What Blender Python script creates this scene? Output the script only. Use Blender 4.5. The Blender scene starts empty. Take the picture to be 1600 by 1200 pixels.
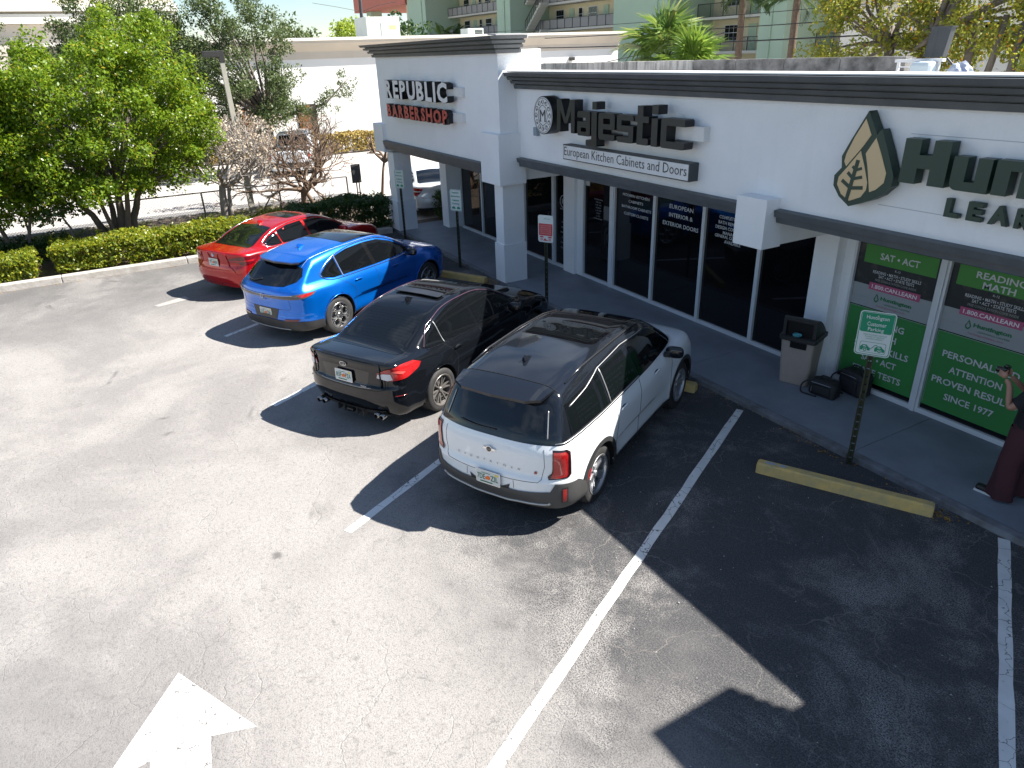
import bpy, bmesh, math, random
import numpy as np
from mathutils import Vector, Matrix
from mathutils.geometry import delaunay_2d_cdt
R = math.radians
random.seed(7)
scene = bpy.context.scene
col = scene.collection

# ------------------------------------------------------------------ camera
CAMH = 4.75
M_ = ((0.49757684, 0.86685382, -0.03133281), (0.35655123, -0.23732367, -0.90363084), (-0.79075186, 0.43845402, -0.42716456))
cam = bpy.data.objects.new('camera', bpy.data.cameras.new('camera'))
col.objects.link(cam)
cam.data.sensor_width = 36.0
cam.data.lens = 1096.8 / 1600.0 * 36.0
cam.data.clip_start = 0.1
cam.data.clip_end = 2000
mw = Matrix(((M_[0][0], -M_[1][0], -M_[2][0], 0), (M_[0][1], -M_[1][1], -M_[2][1], 0), (M_[0][2], -M_[1][2], -M_[2][2], CAMH), (0, 0, 0, 1)))
cam.matrix_world = mw
scene.camera = cam

# ------------------------------------------------------------------ sky, sun, exposure
SUNV = Vector((0.365, 0.81, 1.0)).normalized()      # towards the sun
elev = math.asin(SUNV.z)
azim = math.atan2(SUNV.x, SUNV.y)                  # clockwise from +Y
world = bpy.data.worlds.new('World')
scene.world = world
world.use_nodes = True
wn = world.node_tree
wn.nodes.clear()
sky = wn.nodes.new('ShaderNodeTexSky')
sky.sky_type = 'NISHITA'
sky.sun_disc = False
sky.sun_elevation = elev
sky.sun_rotation = azim
sky.air_density = 1.0
sky.dust_density = 0.0
sky.ozone_density = 2.0
wtc = wn.nodes.new('ShaderNodeTexCoord')
wmap = wn.nodes.new('ShaderNodeMapping')
wmap.inputs['Scale'].default_value = (1.0, 1.0, 2.6)
wno = wn.nodes.new('ShaderNodeTexNoise')
wno.inputs['Scale'].default_value = 3.2
wno.inputs['Detail'].default_value = 7
wno.inputs['Roughness'].default_value = 0.6
wramp = wn.nodes.new('ShaderNodeValToRGB')
wramp.color_ramp.elements[0].position = 0.5
wramp.color_ramp.elements[0].color = (0, 0, 0, 1)
wramp.color_ramp.elements[1].position = 0.78
wramp.color_ramp.elements[1].color = (0.8, 0.8, 0.8, 1)
wmix = wn.nodes.new('ShaderNodeMixRGB')
wmix.inputs['Color2'].default_value = (7.2, 8.0, 9.0, 1)
wbg = wn.nodes.new('ShaderNodeBackground')
wbg.inputs['Strength'].default_value = 0.055
wout = wn.nodes.new('ShaderNodeOutputWorld')
L = wn.links.new
L(wtc.outputs['Generated'], wmap.inputs['Vector'])
L(wmap.outputs['Vector'], wno.inputs['Vector'])
L(wno.outputs['Fac'], wramp.inputs['Fac'])
L(wramp.outputs['Color'], wmix.inputs['Fac'])
wtint = wn.nodes.new('ShaderNodeMixRGB')
wtint.blend_type = 'MULTIPLY'
wtint.inputs['Fac'].default_value = 1.0
wtint.inputs['Color2'].default_value = (0.94, 0.98, 1.02, 1)
L(sky.outputs['Color'], wtint.inputs['Color1'])
L(wtint.outputs['Color'], wmix.inputs['Color1'])
L(wmix.outputs['Color'], wbg.inputs['Color'])
L(wbg.outputs['Background'], wout.inputs['Surface'])

sl = bpy.data.lights.new('sun', 'SUN')
sl.energy = 5.0
sl.angle = R(0.53)
sl.color = (1.0, 0.955, 0.89)
sun = bpy.data.objects.new('sun', sl)
col.objects.link(sun)
sun.rotation_euler = (-SUNV).to_track_quat('-Z', 'Y').to_euler()
sun.location = (0, 0, 30)
scene.view_settings.view_transform = 'Standard'
scene.view_settings.look = 'None'
scene.view_settings.exposure = 1.5
scene.view_settings.gamma = 1.0
scene.view_settings.use_curve_mapping = False

# ------------------------------------------------------------------ material helpers
MATS = {}

def nt(name):
    m = bpy.data.materials.new(name)
    m.use_nodes = True
    t = m.node_tree
    b = t.nodes.get('Principled BSDF')
    return m, t, b

def setin(b, k, v):
    if k in b.inputs:
        b.inputs[k].default_value = v

def mat(name, c, rough=0.6, metal=0.0, c2=None, nscale=4.0, amt=0.5, bump=0.0, bscale=40.0, coat=0.0, spec=0.5, detail=5.0, rvar=0.0, stretch=None, emit=None, lo=0.35, hi=0.7):
    if name in MATS:
        return MATS[name]
    m, t, b = nt(name)
    c = tuple(c) + (1,)
    b.inputs['Base Color'].default_value = c
    b.inputs['Roughness'].default_value = rough
    b.inputs['Metallic'].default_value = metal
    setin(b, 'Coat Weight', coat)
    setin(b, 'Coat Roughness', 0.03)
    setin(b, 'Specular IOR Level', spec)
    lk = t.links.new
    tc = t.nodes.new('ShaderNodeTexCoord')
    src = tc.outputs['Object']
    if stretch:
        mp = t.nodes.new('ShaderNodeMapping')
        mp.inputs['Scale'].default_value = stretch
        lk(src, mp.inputs['Vector'])
        src = mp.outputs['Vector']
    if c2 is not None:
        n = t.nodes.new('ShaderNodeTexNoise')
        n.inputs['Scale'].default_value = nscale
        n.inputs['Detail'].default_value = detail
        n.inputs['Roughness'].default_value = 0.6
        lk(src, n.inputs['Vector'])
        r = t.nodes.new('ShaderNodeMapRange')
        r.inputs['From Min'].default_value = lo
        r.inputs['From Max'].default_value = hi
        r.inputs['To Max'].default_value = amt
        lk(n.outputs['Fac'], r.inputs['Value'])
        x = t.nodes.new('ShaderNodeMixRGB')
        x.inputs['Color1'].default_value = c
        x.inputs['Color2'].default_value = tuple(c2) + (1,)
        lk(r.outputs['Result'], x.inputs['Fac'])
        lk(x.outputs['Color'], b.inputs['Base Color'])
        if rvar:
            r2 = t.nodes.new('ShaderNodeMapRange')
            r2.inputs['To Min'].default_value = max(0.0, rough - rvar)
            r2.inputs['To Max'].default_value = rough + rvar
            lk(n.outputs['Fac'], r2.inputs['Value'])
            lk(r2.outputs['Result'], b.inputs['Roughness'])
    if bump:
        n2 = t.nodes.new('ShaderNodeTexNoise')
        n2.inputs['Scale'].default_value = bscale
        n2.inputs['Detail'].default_value = 4
        lk(tc.outputs['Object'], n2.inputs['Vector'])
        bp = t.nodes.new('ShaderNodeBump')
        bp.inputs['Strength'].default_value = bump
        bp.inputs['Distance'].default_value = 0.02
        lk(n2.outputs['Fac'], bp.inputs['Height'])
        lk(bp.outputs['Normal'], b.inputs['Normal'])
    if emit:
        b.inputs['Emission Color'].default_value = tuple(emit[0]) + (1,)
        b.inputs['Emission Strength'].default_value = emit[1]
    MATS[name] = m
    return m

def leafmat(name, ca, cb, cc=None, trans=0.35, rough=0.45):
    """leaf: colour varies per leaf, part of the light passes through"""
    if name in MATS:
        return MATS[name]
    m, t, b = nt(name)
    lk = t.links.new
    g = t.nodes.new('ShaderNodeNewGeometry')
    rp = t.nodes.new('ShaderNodeValToRGB')
    e = rp.color_ramp.elements
    e[0].color = tuple(ca) + (1,)
    e[1].color = tuple(cb) + (1,)
    if cc:
        n = e.new(0.93)
        n.color = tuple(cb) + (1,)
        e[2].color = tuple(cc) + (1,)
    lk(g.outputs['Random Per Island'], rp.inputs['Fac'])
    lk(rp.outputs['Color'], b.inputs['Base Color'])
    b.inputs['Roughness'].default_value = rough
    setin(b, 'Specular IOR Level', 0.4)
    tr = t.nodes.new('ShaderNodeBsdfTranslucent')
    hs = t.nodes.new('ShaderNodeHueSaturation')
    hs.inputs['Value'].default_value = 1.7
    hs.inputs['Hue'].default_value = 0.485
    lk(rp.outputs['Color'], hs.inputs['Color'])
    lk(hs.outputs['Color'], tr.inputs['Color'])
    mx = t.nodes.new('ShaderNodeMixShader')
    mx.inputs['Fac'].default_value = trans
    lk(b.outputs['BSDF'], mx.inputs[1])
    lk(tr.outputs['BSDF'], mx.inputs[2])
    lk(mx.outputs['Shader'], t.nodes['Material Output'].inputs['Surface'])
    MATS[name] = m
    return m

# ------------------------------------------------------------------ object helpers
def link(name, me, mt=None, parent=None, smooth=False):
    o = bpy.data.objects.new(name, me)
    col.objects.link(o)
    if mt is not None:
        if isinstance(mt, (list, tuple)):
            for x in mt:
                me.materials.append(x)
        else:
            me.materials.append(mt)
    if parent is not None:
        o.parent = parent
    if smooth:
        me.polygons.foreach_set('use_smooth', [True] * len(me.polygons))
    return o

def tag(o, label, cat, group=None):
    o['label'] = label
    o['category'] = cat
    if group:
        o['group'] = group
    return o

def struct(o):
    o['kind'] = 'structure'
    return o

def empty(name, loc, rz=0.0):
    o = bpy.data.objects.new(name, None)
    col.objects.link(o)
    o.empty_display_size = 0.2
    o.location = loc
    o.rotation_euler = (0, 0, rz)
    return o

def copy_tree(o, parent=None):
    c = o.copy()
    col.objects.link(c)
    if parent is not None:
        c.parent = parent
    for ch in list(o.children):
        copy_tree(ch, c)
    return c

class MB:
    def __init__(s):
        s.v = []
        s.f = []
    def add(s, v, f):
        n = len(s.v)
        s.v += [tuple(p) for p in v]
        s.f += [tuple(i + n for i in q) for q in f]
        return s
    def box(s, x0, x1, y0, y1, z0, z1, m=None):
        v = [Vector(p) for p in ((x0, y0, z0), (x1, y0, z0), (x1, y1, z0), (x0, y1, z0), (x0, y0, z1), (x1, y0, z1), (x1, y1, z1), (x0, y1, z1))]
        if m is not None:
            v = [m @ p for p in v]
        return s.add(v, [(0, 3, 2, 1), (4, 5, 6, 7), (0, 1, 5, 4), (1, 2, 6, 5), (2, 3, 7, 6), (3, 0, 4, 7)])
    def tube(s, pts, rad, n=8, caps=True):
        pts = [Vector(p) for p in pts]
        if not isinstance(rad, (list, tuple)):
            rad = [rad] * len(pts)
        rings = []
        up = None
        for i, p in enumerate(pts):
            a = pts[max(0, i - 1)]
            b = pts[min(len(pts) - 1, i + 1)]
            d = (b - a)
            if d.length < 1e-9:
                d = Vector((0, 0, 1))
            d.normalize()
            if up is None:
                up = Vector((0, 0, 1)) if abs(d.z) < 0.9 else Vector((1, 0, 0))
            u = d.cross(up)
            if u.length < 1e-6:
                u = d.cross(Vector((0.3, 1, 0)))
            u.normalize()
            w = d.cross(u)
            up = u.cross(d)
            r = rad[i]
            rings.append([p + u * (r * math.cos(2 * math.pi * k / n)) + w * (r * math.sin(2 * math.pi * k / n)) for k in range(n)])
        v = [q for rg in rings for q in rg]
        f = []
        for i in range(len(pts) - 1):
            for k in range(n):
                k2 = (k + 1) % n
                f.append((i * n + k, i * n + k2, (i + 1) * n + k2, (i + 1) * n + k))
        if caps:
            f.append(tuple(range(n - 1, -1, -1)))
            f.append(tuple((len(pts) - 1) * n + k for k in range(n)))
        return s.add(v, f)
    def build(s, name, mt, parent=None, smooth=False, bevel=0.0):
        me = bpy.data.meshes.new(name)
        me.from_pydata(s.v, [], s.f)
        me.update()
        if bevel:
            bm = bmesh.new()
            bm.from_mesh(me)
            bmesh.ops.remove_doubles(bm, verts=bm.verts, dist=1e-5)
            bmesh.ops.bevel(bm, geom=list(bm.edges), offset=bevel, segments=2, affect='EDGES', profile=0.6)
            bm.to_mesh(me)
            bm.free()
        return link(name, me, mt, parent, smooth)

def box(name, x0, x1, y0, y1, z0, z1, mt, parent=None, bevel=0.0, m=None):
    return MB().box(x0, x1, y0, y1, z0, z1, m).build(name, mt, parent, bevel=bevel)

def lathe(profile, n=32, axis='z'):
    """profile [(r, h)] -> verts, faces revolved about axis"""
    v, f = [], []
    for (r, h) in profile:
        for k in range(n):
            a = 2 * math.pi * k / n
            if axis == 'z':
                v.append((r * math.cos(a), r * math.sin(a), h))
            else:
                v.append((r * math.cos(a), h, r * math.sin(a)))
    for i in range(len(profile) - 1):
        for k in range(n):
            k2 = (k + 1) % n
            f.append((i * n + k, i * n + k2, (i + 1) * n + k2, (i + 1) * n + k))
    return v, f

def sweep(name, profile, path, mt, parent=None, closed_ends=True):
    """profile [(out, z)] swept along a level path [(x, y)] with mitred corners; out is to the right of travel"""
    n = len(path)
    P = [Vector((a, b)) for a, b in path]
    mit = []
    for i in range(n):
        d0 = (P[i] - P[i - 1]).normalized() if i > 0 else (P[1] - P[0]).normalized()
        d1 = (P[i + 1] - P[i]).normalized() if i < n - 1 else d0
        n0 = Vector((d0.y, -d0.x))
        n1 = Vector((d1.y, -d1.x))
        m = (n0 + n1)
        m = m / max(1e-6, m.dot(n0))
        mit.append(m)
    v, f = [], []
    k = len(profile)
    for i in range(n):
        for (o, z) in profile:
            q = P[i] + mit[i] * o
            v.append((q.x, q.y, z))
    for i in range(n - 1):
        for j in range(k):
            j2 = (j + 1) % k
            f.append((i * k + j, (i + 1) * k + j, (i + 1) * k + j2, i * k + j2))
    f.append(tuple(range(k)))
    f.append(tuple((n - 1) * k + j for j in range(k - 1, -1, -1)))
    me = bpy.data.meshes.new(name)
    me.from_pydata(v, [], f)
    me.update()
    bm = bmesh.new()
    bm.from_mesh(me)
    bmesh.ops.recalc_face_normals(bm, faces=bm.faces)
    bm.to_mesh(me)
    bm.free()
    return link(name, me, mt, parent)

# polygons -> solid; several polygons are united, later ones in holes are cut out
def union_tris(polys, holes=()):
    vs, fs = [], []
    for p in list(polys) + list(holes):
        b = len(vs)
        ar = sum(p[i][0] * p[(i + 1) % len(p)][1] - p[(i + 1) % len(p)][0] * p[i][1] for i in range(len(p)))
        if ar < 0:
            p = list(p)[::-1]
        vs += [Vector(q) for q in p]
        fs.append(list(range(b, b + len(p))))
    ov, oe, of, _, _, ofo = delaunay_2d_cdt(vs, [], fs, 1, 1e-5)
    np_ = len(polys)
    tr = []
    for q, o in zip(of, ofo):
        if any(i >= np_ for i in o):
            continue
        if any(i < np_ for i in o):
            tr.append(tuple(q))
    return [tuple(p) for p in ov], tr

def plate(name, polys, d0, d1, frame, mt, parent=None, holes=(), mside=None):
    """solid of 2D polygons (u, v) between depths d0 (back) and d1 (front); frame(u, v, d) -> xyz. Uses side material slot 1"""
    ov, tr = union_tris(polys, holes)
    n = len(ov)
    v = [frame(a, b, d1) for a, b in ov] + [frame(a, b, d0) for a, b in ov]
    f = []
    mi = []
    cnt = {}
    for q in tr:
        for i in range(len(q)):
            e = (q[i], q[(i + 1) % len(q)])
            cnt[e] = 1
    for q in tr:
        f.append(q)
        mi.append(0)
        f.append(tuple(i + n for i in reversed(q)))
        mi.append(1 if mside else 0)
    for e in cnt:
        if (e[1], e[0]) not in cnt:
            f.append((e[0], e[0] + n, e[1] + n, e[1]))
            mi.append(1 if mside else 0)
    me = bpy.data.meshes.new(name)
    me.from_pydata(v, [], f)
    me.update()
    me.polygons.foreach_set('material_index', mi)
    bm = bmesh.new()
    bm.from_mesh(me)
    bmesh.ops.recalc_face_normals(bm, faces=bm.faces)
    bm.to_mesh(me)
    bm.free()
    return link(name, me, [mt, mside] if mside else mt, parent)

def facade(y):
    """frame for things hung on a wall that faces -Y: u = x, v = z, d = distance in front of y"""
    return lambda u, v, d: (u, y - d, v)

def circ(cx, cy, r, n=24, ry=None):
    ry = ry or r
    return [(cx + r * math.cos(2 * math.pi * k / n), cy + ry * math.sin(2 * math.pi * k / n)) for k in range(n)]

def rect(x0, x1, y0, y1):
    return [(x0, y0), (x1, y0), (x1, y1), (x0, y1)]

def rrect(x0, x1, y0, y1, r, n=4):
    o = []
    for (cx, cy, a0) in ((x1 - r, y0 + r, -90), (x1 - r, y1 - r, 0), (x0 + r, y1 - r, 90), (x0 + r, y0 + r, 180)):
        for k in range(n + 1):
            a = R(a0 + 90 * k / n)
            o.append((cx + r * math.cos(a), cy + r * math.sin(a)))
    return o

_deps = None
def glyph_mesh(s, bold=0.0, ext=0.0):
    cu = bpy.data.curves.new('t', 'FONT')
    cu.body = s
    cu.size = 1.0
    cu.offset = bold
    cu.extrude = ext
    cu.resolution_u = 2
    o = bpy.data.objects.new('t', cu)
    col.objects.link(o)
    dg = bpy.context.evaluated_depsgraph_get()
    dg.update()
    me = bpy.data.meshes.new_from_object(o.evaluated_get(dg))
    bpy.data.objects.remove(o)
    bpy.data.curves.remove(cu)
    return me

def text(s, frame, u0, u1, v0, v1, mt, parent, name='lettering', bold=0.0, d=0.002, thick=0.0):
    """text line fitted exactly to a box (u0..u1, v0..v1) on a frame"""
    me = glyph_mesh(s, bold, 0.5 if thick else 0.0)
    n = len(me.vertices)
    if n == 0:
        return None
    a = np.empty(n * 3)
    me.vertices.foreach_get('co', a)
    a = a.reshape(-1, 3)
    mn, mx = a.min(0), a.max(0)
    w = max(1e-6, mx[0] - mn[0])
    h = max(1e-6, mx[1] - mn[1])
    out = np.empty_like(a)
    for i in range(n):
        u = u0 + (a[i, 0] - mn[0]) / w * (u1 - u0)
        v = v0 + (a[i, 1] - mn[1]) / h * (v1 - v0)
        dd = d + (thick * (a[i, 2] + 0.5) if thick else 0.0)
        out[i] = frame(u, v, dd)
    me.vertices.foreach_set('co', out.ravel())
    me.update()
    me.materials.clear()
    return link(name, me, mt, parent)

def ctext(s, frame, uc, vc, h, mt, parent, name='lettering', wfac=1.0, **k):
    """text line centred at uc, vc with cap height h and natural width"""
    w = text_width(s) * h * 1.36 * wfac
    return text(s, frame, uc - w / 2, uc + w / 2, vc - h / 2, vc + h / 2, mt, parent, name, **k)

_tw = {}
def text_width(s):
    if s not in _tw:
        me = glyph_mesh(s)
        a = np.empty(len(me.vertices) * 3)
        me.vertices.foreach_get('co', a)
        a = a.reshape(-1, 3)
        _tw[s] = float(a[:, 0].max() - a[:, 0].min()) if len(a) else 0.0
        bpy.data.meshes.remove(me)
    return _tw[s]
# ------------------------------------------------------------------ materials
STAINV = ((0.476, -0.8794), (0.8794, 0.476))

def asphalt():
    m, t, b = nt('asphalt')
    lk = t.links.new
    N = t.nodes.new
    tc = N('ShaderNodeTexCoord')
    P = tc.outputs['Object']
    def noise(scale, det=5, rough=0.6, src=None, dist=0.0):
        n = N('ShaderNodeTexNoise')
        n.inputs['Scale'].default_value = scale
        n.inputs['Detail'].default_value = det
        n.inputs['Roughness'].default_value = rough
        n.inputs['Distortion'].default_value = dist
        lk(src or P, n.inputs['Vector'])
        return n.outputs['Fac']
    def rng(s, a, b_, c=0.0, d=1.0, smooth=True):
        r = N('ShaderNodeMapRange')
        if smooth:
            r.interpolation_type = 'SMOOTHSTEP'
        for k, v in (('From Min', a), ('From Max', b_), ('To Min', c), ('To Max', d)):
            r.inputs[k].default_value = v
        lk(s, r.inputs['Value'])
        return r.outputs['Result']
    def ma(op, a, b_=None, clamp=False):
        n = N('ShaderNodeMath')
        n.operation = op
        n.use_clamp = clamp
        for i, x in enumerate((a, b_)):
            if x is None:
                continue
            if isinstance(x, (int, float)):
                n.inputs[i].default_value = x
            else:
                lk(x, n.inputs[i])
        return n.outputs[0]
    def mix(f, a, b_):
        x = N('ShaderNodeMixRGB')
        for k, v in (('Fac', f), ('Color1', a), ('Color2', b_)):
            if isinstance(v, tuple):
                x.inputs[k].default_value = v + (1,)
            elif isinstance(v, (int, float)):
                x.inputs[k].default_value = v
            else:
                lk(v, x.inputs[k])
        return x.outputs['Color']
    sx = N('ShaderNodeSeparateXYZ')
    lk(P, sx.inputs[0])
    X, Y = sx.outputs['X'], sx.outputs['Y']
    big = noise(0.33, 6, 0.62, dist=0.6)
    mid = noise(1.5, 6, 0.65)
    fine = noise(11, 4, 0.7)
    grit = noise(75, 3, 0.75)
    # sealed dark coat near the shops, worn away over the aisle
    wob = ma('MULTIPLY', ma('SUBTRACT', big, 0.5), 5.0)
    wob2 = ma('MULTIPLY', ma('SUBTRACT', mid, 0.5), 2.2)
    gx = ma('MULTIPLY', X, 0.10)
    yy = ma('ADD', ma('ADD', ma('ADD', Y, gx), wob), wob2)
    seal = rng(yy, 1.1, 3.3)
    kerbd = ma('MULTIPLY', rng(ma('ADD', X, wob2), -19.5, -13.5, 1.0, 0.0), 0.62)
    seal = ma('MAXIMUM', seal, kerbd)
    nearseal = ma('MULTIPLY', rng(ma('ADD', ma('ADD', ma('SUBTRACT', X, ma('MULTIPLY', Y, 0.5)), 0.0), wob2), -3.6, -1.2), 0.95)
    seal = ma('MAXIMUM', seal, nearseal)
    # worn patches showing pale stone in the sealed part
    worn = ma('MULTIPLY', rng(noise(0.6, 8, 0.72, dist=0.4), 0.47, 0.63), rng(grit, 0.42, 0.56))
    seal = ma('MULTIPLY', seal, ma('SUBTRACT', 1.0, ma('MULTIPLY', worn, 0.92)))
    gmask = rng(grit, 0.40, 0.58)
    sealg = ma('MULTIPLY', seal, ma('ADD', 0.78, ma('MULTIPLY', ma('SUBTRACT', 1.0, gmask), 0.22)))
    pale = mix(mid, (0.256, 0.240, 0.225), (0.342, 0.323, 0.305))
    pale = mix(ma('MULTIPLY', rng(big, 0.40, 0.60, 1.0, 0.0), 0.58), pale, (0.17, 0.16, 0.155))
    pale = mix(ma('MULTIPLY', rng(noise(2.6, 8, 0.75, dist=1.5), 0.56, 0.72), 0.4), pale, (0.11, 0.105, 0.10))
    pale = mix(ma('MULTIPLY', rng(grit, 0.36, 0.50, 1.0, 0.0), 0.6), pale, (0.09, 0.088, 0.086))
    pale = mix(ma('MULTIPLY', rng(fine, 0.6, 0.72), 0.25), pale, (0.47, 0.45, 0.43))
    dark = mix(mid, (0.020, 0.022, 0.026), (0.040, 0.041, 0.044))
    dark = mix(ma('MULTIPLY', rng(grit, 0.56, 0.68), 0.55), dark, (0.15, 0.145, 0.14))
    pock = noise(28, 4, 0.8)
    low = rng(ma('ADD', ma('ADD', Y, ma('MULTIPLY', X, -0.25)), ma('ADD', wob2, ma('MULTIPLY', wob, 0.3))), 0.9, -0.5)
    pale = mix(ma('MULTIPLY', ma('MULTIPLY', low, rng(X, -3.6, -4.8)), 0.38), pale, (0.12, 0.118, 0.118))
    pale = mix(ma('MULTIPLY', rng(pock, 0.58, 0.68), rng(noise(1.1, 4), 0.46, 0.62, 0.12, 0.7)), pale, (0.085, 0.083, 0.082))
    g2 = noise(24, 7, 0.85)
    g3 = noise(7, 8, 0.8, dist=0.5)
    pale = mix(ma('MULTIPLY', rng(g2, 0.36, 0.50, 1.0, 0.0), 0.55), pale, (0.10, 0.096, 0.092))
    pale = mix(ma('MULTIPLY', rng(g3, 0.55, 0.66), rng(noise(0.45, 3), 0.42, 0.58, 0.08, 0.55)), pale, (0.11, 0.105, 0.10))
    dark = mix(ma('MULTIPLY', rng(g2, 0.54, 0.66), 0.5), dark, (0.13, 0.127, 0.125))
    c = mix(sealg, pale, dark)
    # oil spots
    oil = rng(noise(0.9, 3, 0.5, dist=1.0), 0.68, 0.76)
    c = mix(ma('MULTIPLY', oil, 0.6), c, (0.035, 0.033, 0.032))
    # cracks
    warp = N('ShaderNodeTexNoise')
    warp.inputs['Scale'].default_value = 1.8
    warp.inputs['Detail'].default_value = 5
    lk(P, warp.inputs['Vector'])
    vm = N('ShaderNodeVectorMath')
    vm.operation = 'SCALE'
    vm.inputs['Scale'].default_value = 0.75
    lk(warp.outputs['Color'], vm.inputs[0])
    va = N('ShaderNodeVectorMath')
    va.operation = 'ADD'
    lk(P, va.inputs[0])
    lk(vm.outputs[0], va.inputs[1])
    def crack(scale, w):
        v = N('ShaderNodeTexVoronoi')
        v.feature = 'DISTANCE_TO_EDGE'
        v.inputs['Scale'].default_value = scale
        lk(va.outputs[0], v.inputs['Vector'])
        return rng(v.outputs['Distance'], 0.0, w, 1.0, 0.0)
    ck = ma('MULTIPLY', crack(0.95, 0.010), rng(noise(0.5, 2), 0.42, 0.55))
    ck2 = ma('MULTIPLY', crack(3.1, 0.020), rng(noise(0.7, 3, src=va.outputs[0]), 0.54, 0.62))
    cks = ma('MAXIMUM', ck, ma('MULTIPLY', ck2, 0.8))
    ccol = mix(rng(sealg, 0.45, 0.75), (0.12, 0.11, 0.10), (0.22, 0.20, 0.18))
    c = mix(ma('MULTIPLY', cks, rng(sealg, 0.3, 0.7, 0.05, 0.5)), c, ccol)
    lk(c, b.inputs['Base Color'])
    lk(rng(grit, 0.3, 0.7, 0.78, 0.95), b.inputs['Roughness'])
    setin(b, 'Specular IOR Level', 0.35)
    bp = N('ShaderNodeBump')
    bp.inputs['Strength'].default_value = 0.55
    bp.inputs['Distance'].default_value = 0.012
    h = ma('SUBTRACT', ma('ADD', grit, ma('MULTIPLY', fine, 0.8)), ma('MULTIPLY', cks, 0.6))
    lk(h, bp.inputs['Height'])
    lk(bp.outputs['Normal'], b.inputs['Normal'])
    return m

def paintmat():
    m, t, b = nt('line_paint')
    lk = t.links.new
    N = t.nodes.new
    tc = N('ShaderNodeTexCoord')
    P = tc.outputs['Object']
    n = N('ShaderNodeTexNoise')
    n.inputs['Scale'].default_value = 26
    n.inputs['Detail'].default_value = 6
    n.inputs['Roughness'].default_value = 0.75
    lk(P, n.inputs['Vector'])
    v = N('ShaderNodeTexVoronoi')
    v.feature = 'DISTANCE_TO_EDGE'
    v.inputs['Scale'].default_value = 3.4
    n3 = N('ShaderNodeTexNoise')
    n3.inputs['Scale'].default_value = 5
    n3.inputs['Detail'].default_value = 4
    lk(P, n3.inputs['Vector'])
    sc = N('ShaderNodeVectorMath')
    sc.operation = 'SCALE'
    sc.inputs['Scale'].default_value = 0.35
    lk(n3.outputs['Color'], sc.inputs[0])
    ad = N('ShaderNodeVectorMath')
    lk(P, ad.inputs[0])
    lk(sc.outputs[0], ad.inputs[1])
    lk(ad.outputs[0], v.inputs['Vector'])
    a = N('ShaderNodeMapRange')
    a.inputs['From Min'].default_value = 0.006
    a.inputs['From Max'].default_value = 0.016
    a.inputs['To Min'].default_value = 0.0
    a.inputs['To Max'].default_value = 1.0
    lk(v.outputs['Distance'], a.inputs['Value'])
    r = N('ShaderNodeMapRange')
    r.inputs['From Min'].default_value = 0.28
    r.inputs['From Max'].default_value = 0.36
    lk(n.outputs['Fac'], r.inputs['Value'])
    mu = N('ShaderNodeMath')
    mu.operation = 'MULTIPLY'
    lk(a.outputs[0], mu.inputs[0])
    lk(r.outputs[0], mu.inputs[1])
    x0 = N('ShaderNodeMixRGB')
    x0.inputs['Color1'].default_value = (0.50, 0.50, 0.48, 1)
    x0.inputs['Color2'].default_value = (0.78, 0.77, 0.74, 1)
    lk(n3.outputs['Fac'], x0.inputs['Fac'])
    x = N('ShaderNodeMixRGB')
    x.inputs['Color1'].default_value = (0.12, 0.115, 0.11, 1)
    lk(x0.outputs['Color'], x.inputs['Color2'])
    lk(mu.outputs[0], x.inputs['Fac'])
    lk(x.outputs['Color'], b.inputs['Base Color'])
    b.inputs['Roughness'].default_value = 0.7
    return m

ASPH = asphalt()
PAINT = paintmat()
def stucco():
    m = mat('white_stucco_base', (0.84, 0.845, 0.85), 0.75, c2=(0.72, 0.73, 0.74), nscale=1.3, amt=0.4, bump=0.35, bscale=34)
    t = m.node_tree
    b = t.nodes['Principled BSDF']
    lk = t.links.new
    src = b.inputs['Base Color'].links[0].from_socket
    tc = t.nodes.new('ShaderNodeTexCoord')
    mp = t.nodes.new('ShaderNodeMapping')
    mp.inputs['Scale'].default_value = (6.0, 6.0, 0.35)
    n = t.nodes.new('ShaderNodeTexNoise')
    n.inputs['Scale'].default_value = 1.0
    n.inputs['Detail'].default_value = 6
    n.inputs['Roughness'].default_value = 0.65
    lk(tc.outputs['Object'], mp.inputs['Vector'])
    lk(mp.outputs['Vector'], n.inputs['Vector'])
    r = t.nodes.new('ShaderNodeMapRange')
    for k, v in (('From Min', 0.54), ('From Max', 0.78), ('To Min', 0.0), ('To Max', 0.09)):
        r.inputs[k].default_value = v
    lk(n.outputs['Fac'], r.inputs['Value'])
    x = t.nodes.new('ShaderNodeMixRGB')
    x.inputs['Color2'].default_value = (0.50, 0.48, 0.45, 1)
    lk(r.outputs['Result'], x.inputs['Fac'])
    lk(src, x.inputs['Color1'])
    lk(x.outputs['Color'], b.inputs['Base Color'])
    return m
STUCCO = stucco() or mat('white_stucco', (0.84, 0.845, 0.85), 0.75, c2=(0.72, 0.73, 0.74), nscale=1.3, amt=0.4, bump=0.25, bscale=28)
TRIM = mat('charcoal_trim', (0.070, 0.080, 0.088), 0.5, c2=(0.13, 0.135, 0.14), nscale=3, amt=0.5, bump=0.05)
TRIMTOP = mat('trim_coping', (0.42, 0.42, 0.41), 0.55, c2=(0.3, 0.3, 0.3), nscale=3)
WALK = mat('grey_painted_concrete', (0.22, 0.245, 0.28), 0.6, c2=(0.14, 0.155, 0.175), nscale=1.6, amt=0.7, bump=0.15, bscale=18, detail=8)
CONC = mat('concrete', (0.46, 0.43, 0.39), 0.85, c2=(0.26, 0.235, 0.2), nscale=5, amt=0.7, bump=0.4, bscale=22)
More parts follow.
